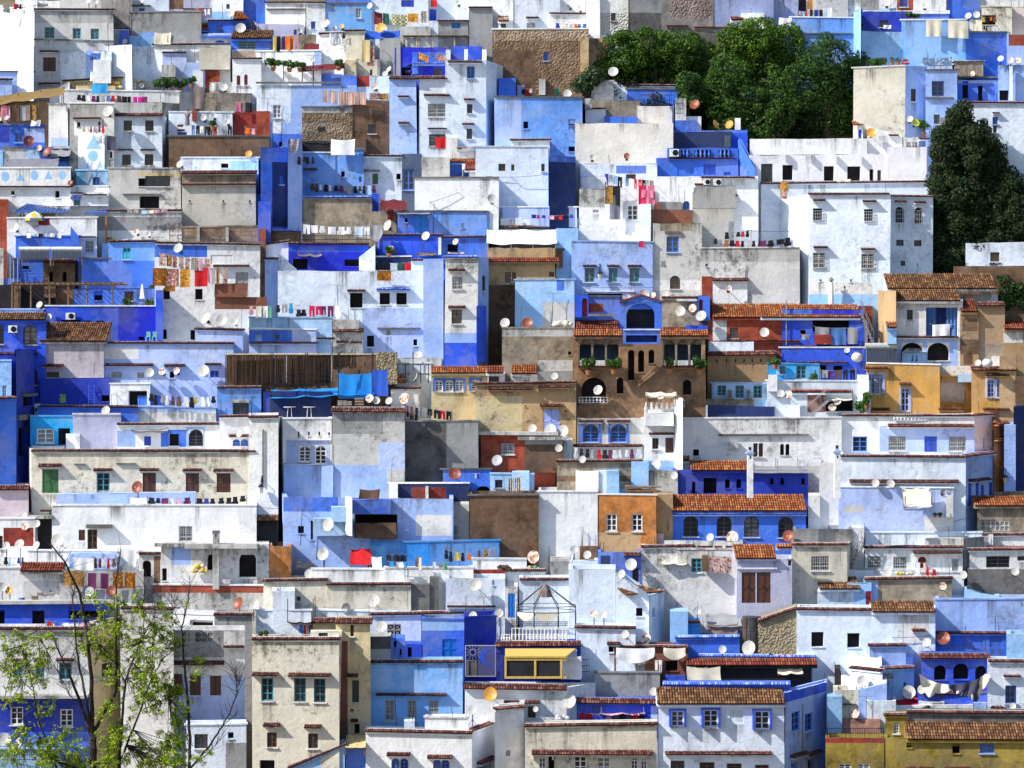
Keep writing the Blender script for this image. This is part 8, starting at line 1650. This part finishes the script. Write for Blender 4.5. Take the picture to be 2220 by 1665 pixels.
X(1690,320,1990,430,'grey',1.2,'grey tarpaulin sagging over fleece pile');X(1690,410,1945,515,'fleece',.2,'shaggy brown fleece heap under the tarpaulin',drop=1)
H("white house with rust tile roof and blue shuttered windows",1255,1105,2360,1720,'pw',d=7,cap='');R(1255,1105,2360,960,'r');L(1320,2240,1520,'t',34);W(1375,1165,110,135,'bw',sh=1);W(1655,1155,125,150,'bw',sh=1);W(1880,1160,120,110,'p');W(2095,1165,130,160,'bw',sh=1);W(1370,1595,120,110,'n');W(1620,1608,130,100,'n');W(1855,1618,130,90,'n');W(2100,1630,120,80,'n')
V(1310,935,2400,975,'sb',cap='b',d=3)
T(3,3)
V(145,1010,500,1720,'pb',s=4.5,p=[(145,1010,500,1045,'sb')],d=4);W(205,1170,70,165,'b');W(320,1185,65,150,'b');L(185,320,1535,'t',30);L(325,440,1520,'t',30);W(200,1610,60,90,'d');W(345,1580,75,120,'d');PIPE(295,1105,1560)
T(2,3)
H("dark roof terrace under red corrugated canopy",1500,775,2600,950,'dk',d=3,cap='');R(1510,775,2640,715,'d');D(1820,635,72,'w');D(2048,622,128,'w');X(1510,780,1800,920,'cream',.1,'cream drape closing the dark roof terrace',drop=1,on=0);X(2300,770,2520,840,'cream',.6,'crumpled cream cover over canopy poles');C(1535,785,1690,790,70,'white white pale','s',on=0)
V(1620,690,2620,730,'pw',cap='b',d=2);V(1320,860,1510,930,'sb')
H("cream weathered house with arched windows under tile eave",110,1295,1255,1720,'cr',cap='t',d=4);L(170,1215,1515,'t',50);W(235,1545,55,150,'aw');W(315,1550,50,150,'ad');W(535,1555,110,140,'w');W(735,1565,115,130,'w');W(1030,1570,55,130,'aw');W(1115,1575,50,130,'aw');J(370,1195,500,1240,'heap','white sacks on terrace beside the big dish','white pale grey')
H("blue terrace loggia with pink awning and laundry",560,1075,1255,1290,'sb',cap='T',d=5,p=[(1200,1075,1255,1290,'pw')]);V(400,1060,560,1290,'pw');W(600,1120,40,70,'d');W(1150,1130,50,160,'n');D(497,1085,130,'w',on=0);D(1225,1000,78,'w');D(205,1150,52,'w',on=0);X(760,1130,1150,1190,'pink',.9,'pale pink awning on blue terrace');C(575,1178,1150,1185,75,'red red ub ub pink brown dark brown red dark','s',on=0)
T(3,3)
H("mustard yellow house with barrel tile roof at corner",1000,1400,2300,1720,'mu',d=6,cap='');R(1200,1410,2300,1250,'r');W(1197,1430,48,55,'d');W(1593,1450,65,85,'d');W(1830,1450,125,80,'b');L(1190,1430,1650,'t',20);L(1520,1750,1650,'t',20)
V(1005,1200,1200,1410,'mu',cap='t',d=4);W(1085,1260,50,100,'aw')
V(1205,1175,2300,1262,'gb',cap='t',d=2)
H("shaded olive yellow wall with maroon parapet",497,1400,1003,1720,'mu',d=5,p=[(497,1400,1003,1442,'rd')]);W(610,1620,110,90,'w');W(775,1620,105,90,'w');B(510,1315,1000,1400,'k')
H("azure blue wall slice above railing terrace",510,1040,640,1360,'lb',d=4);V(640,1235,970,1330,'rw')
H("cream crumbling house with rust flecked dish",570,985,785,1260,'cr',d=4);L(580,760,1105,'k',8);D(755,1190,82,'x',on=0)
H("white curved terrace with round white dish",630,860,1020,985,'w',s=-2,d=5);V(575,800,625,965,'dk');D(815,905,98,'w');A(575,740)
H("periwinkle blue wall under white terrace edge",780,985,1020,1260,'pb',ty=-60,d=4);A(850,1040)
H("low pale blue court wall with cable shadow",850,1075,1110,1290,'pw',d=5)
H("low white terrace cluttered with planks and crates",1090,1120,1780,1200,'w',d=4);V(1310,1085,1520,1170,'dw');W(1420,1090,95,70,'g');X(1120,1050,1480,1110,'red',.8,'faded red corrugated sheet on low terrace');J(1320,1110,1425,1165,'heap','tangled dark scrap beside slatted crate on terrace','dark grey brown')
V(1770,1095,1900,1180,'pb')
H("faceted blue house with red terrace roof",715,790,980,990,'pw',s=-1.5,cap='t',d=5)
V(980,800,1262,1090,'lb',s=.6,cap='t');W(990,840,90,50,'x');W(1170,915,25,60,'ad');D(1218,1005,122,'w',on=0)
V(735,690,980,780,'pw',s=-1.2,dy=-.5);V(980,705,1262,790,'pb',s=.5,dy=-.8);V(870,600,1190,680,'pb',cap='t',dy=-.8)
H("cobalt house with three dark arches and red roof",1320,690,1910,1100,'sb',cap='T',d=5);W(1435,770,105,130,'ad');W(1600,755,135,140,'ad');W(1790,775,100,130,'ad');D(1330,980,82,'w',on=0);L(1330,1940,1000,'t',34)
BANNER(1300,845,1560,930,1890,840,1810,1080)
H("low cobalt porch wall beneath torn banner",1300,1010,1940,1100,'sb',d=3)
H("pale house with blue grilled window at right edge",1910,735,2300,1260,'pw',cap='t',d=6);W(2050,945,95,155,'b',g=1);L(2030,2180,855,'t',16);D(2115,1125,60,'w');A(1890,1080);J(1920,1115,2070,1160,'heap','dark brown scrap heap before house with blue grille','brown dark maroon')
V(2070,500,2300,735,'lb',d=4)
H("blue wall with recessed bays under tile string",1430,490,2110,660,'mb',cap='t',d=3);W(1590,510,110,100,'p');W(1750,515,110,100,'p');W(1915,515,110,100,'p');D(1372,575,84,'w',on=0);D(1515,538,125,'r',on=0);A(1707,430);A(1963,350);A(1990,400)
H("blue rendered garden wall with pale coping",1448,205,2300,500,'pb',cap='w',d=5)
V(1690,110,1990,205,'lb',ty=60)
H("pale blue house with two square black windows",245,285,1440,740,'pw',cap='t',d=6,p=[(1120,320,1390,600,'dw')]);W(375,483,107,130,'d');W(685,493,108,127,'d');R(900,310,1447,215,'r');L(1240,1360,460,'t',26);K(1080,530,1400,512,6)
H("small pale blue house with rust tile roof",430,115,835,280,'pw',d=4,cap='');R(445,112,795,8,'r');V(690,60,900,262,'lb',ty=0);W(845,130,50,125,'sr')
H("brown stained wall with red tile coping",835,25,1590,235,'tn',cap='t',d=5,p=[(835,25,950,215,'pb')]);D(1510,88,70,'x')
H("stone gable wall with rust tile edge",-80,390,245,720,'st',ty=-115,cap='t',d=4,par=0);C(10,670,210,672,50,'dark white grey brown pink','n',on=0)

finish()
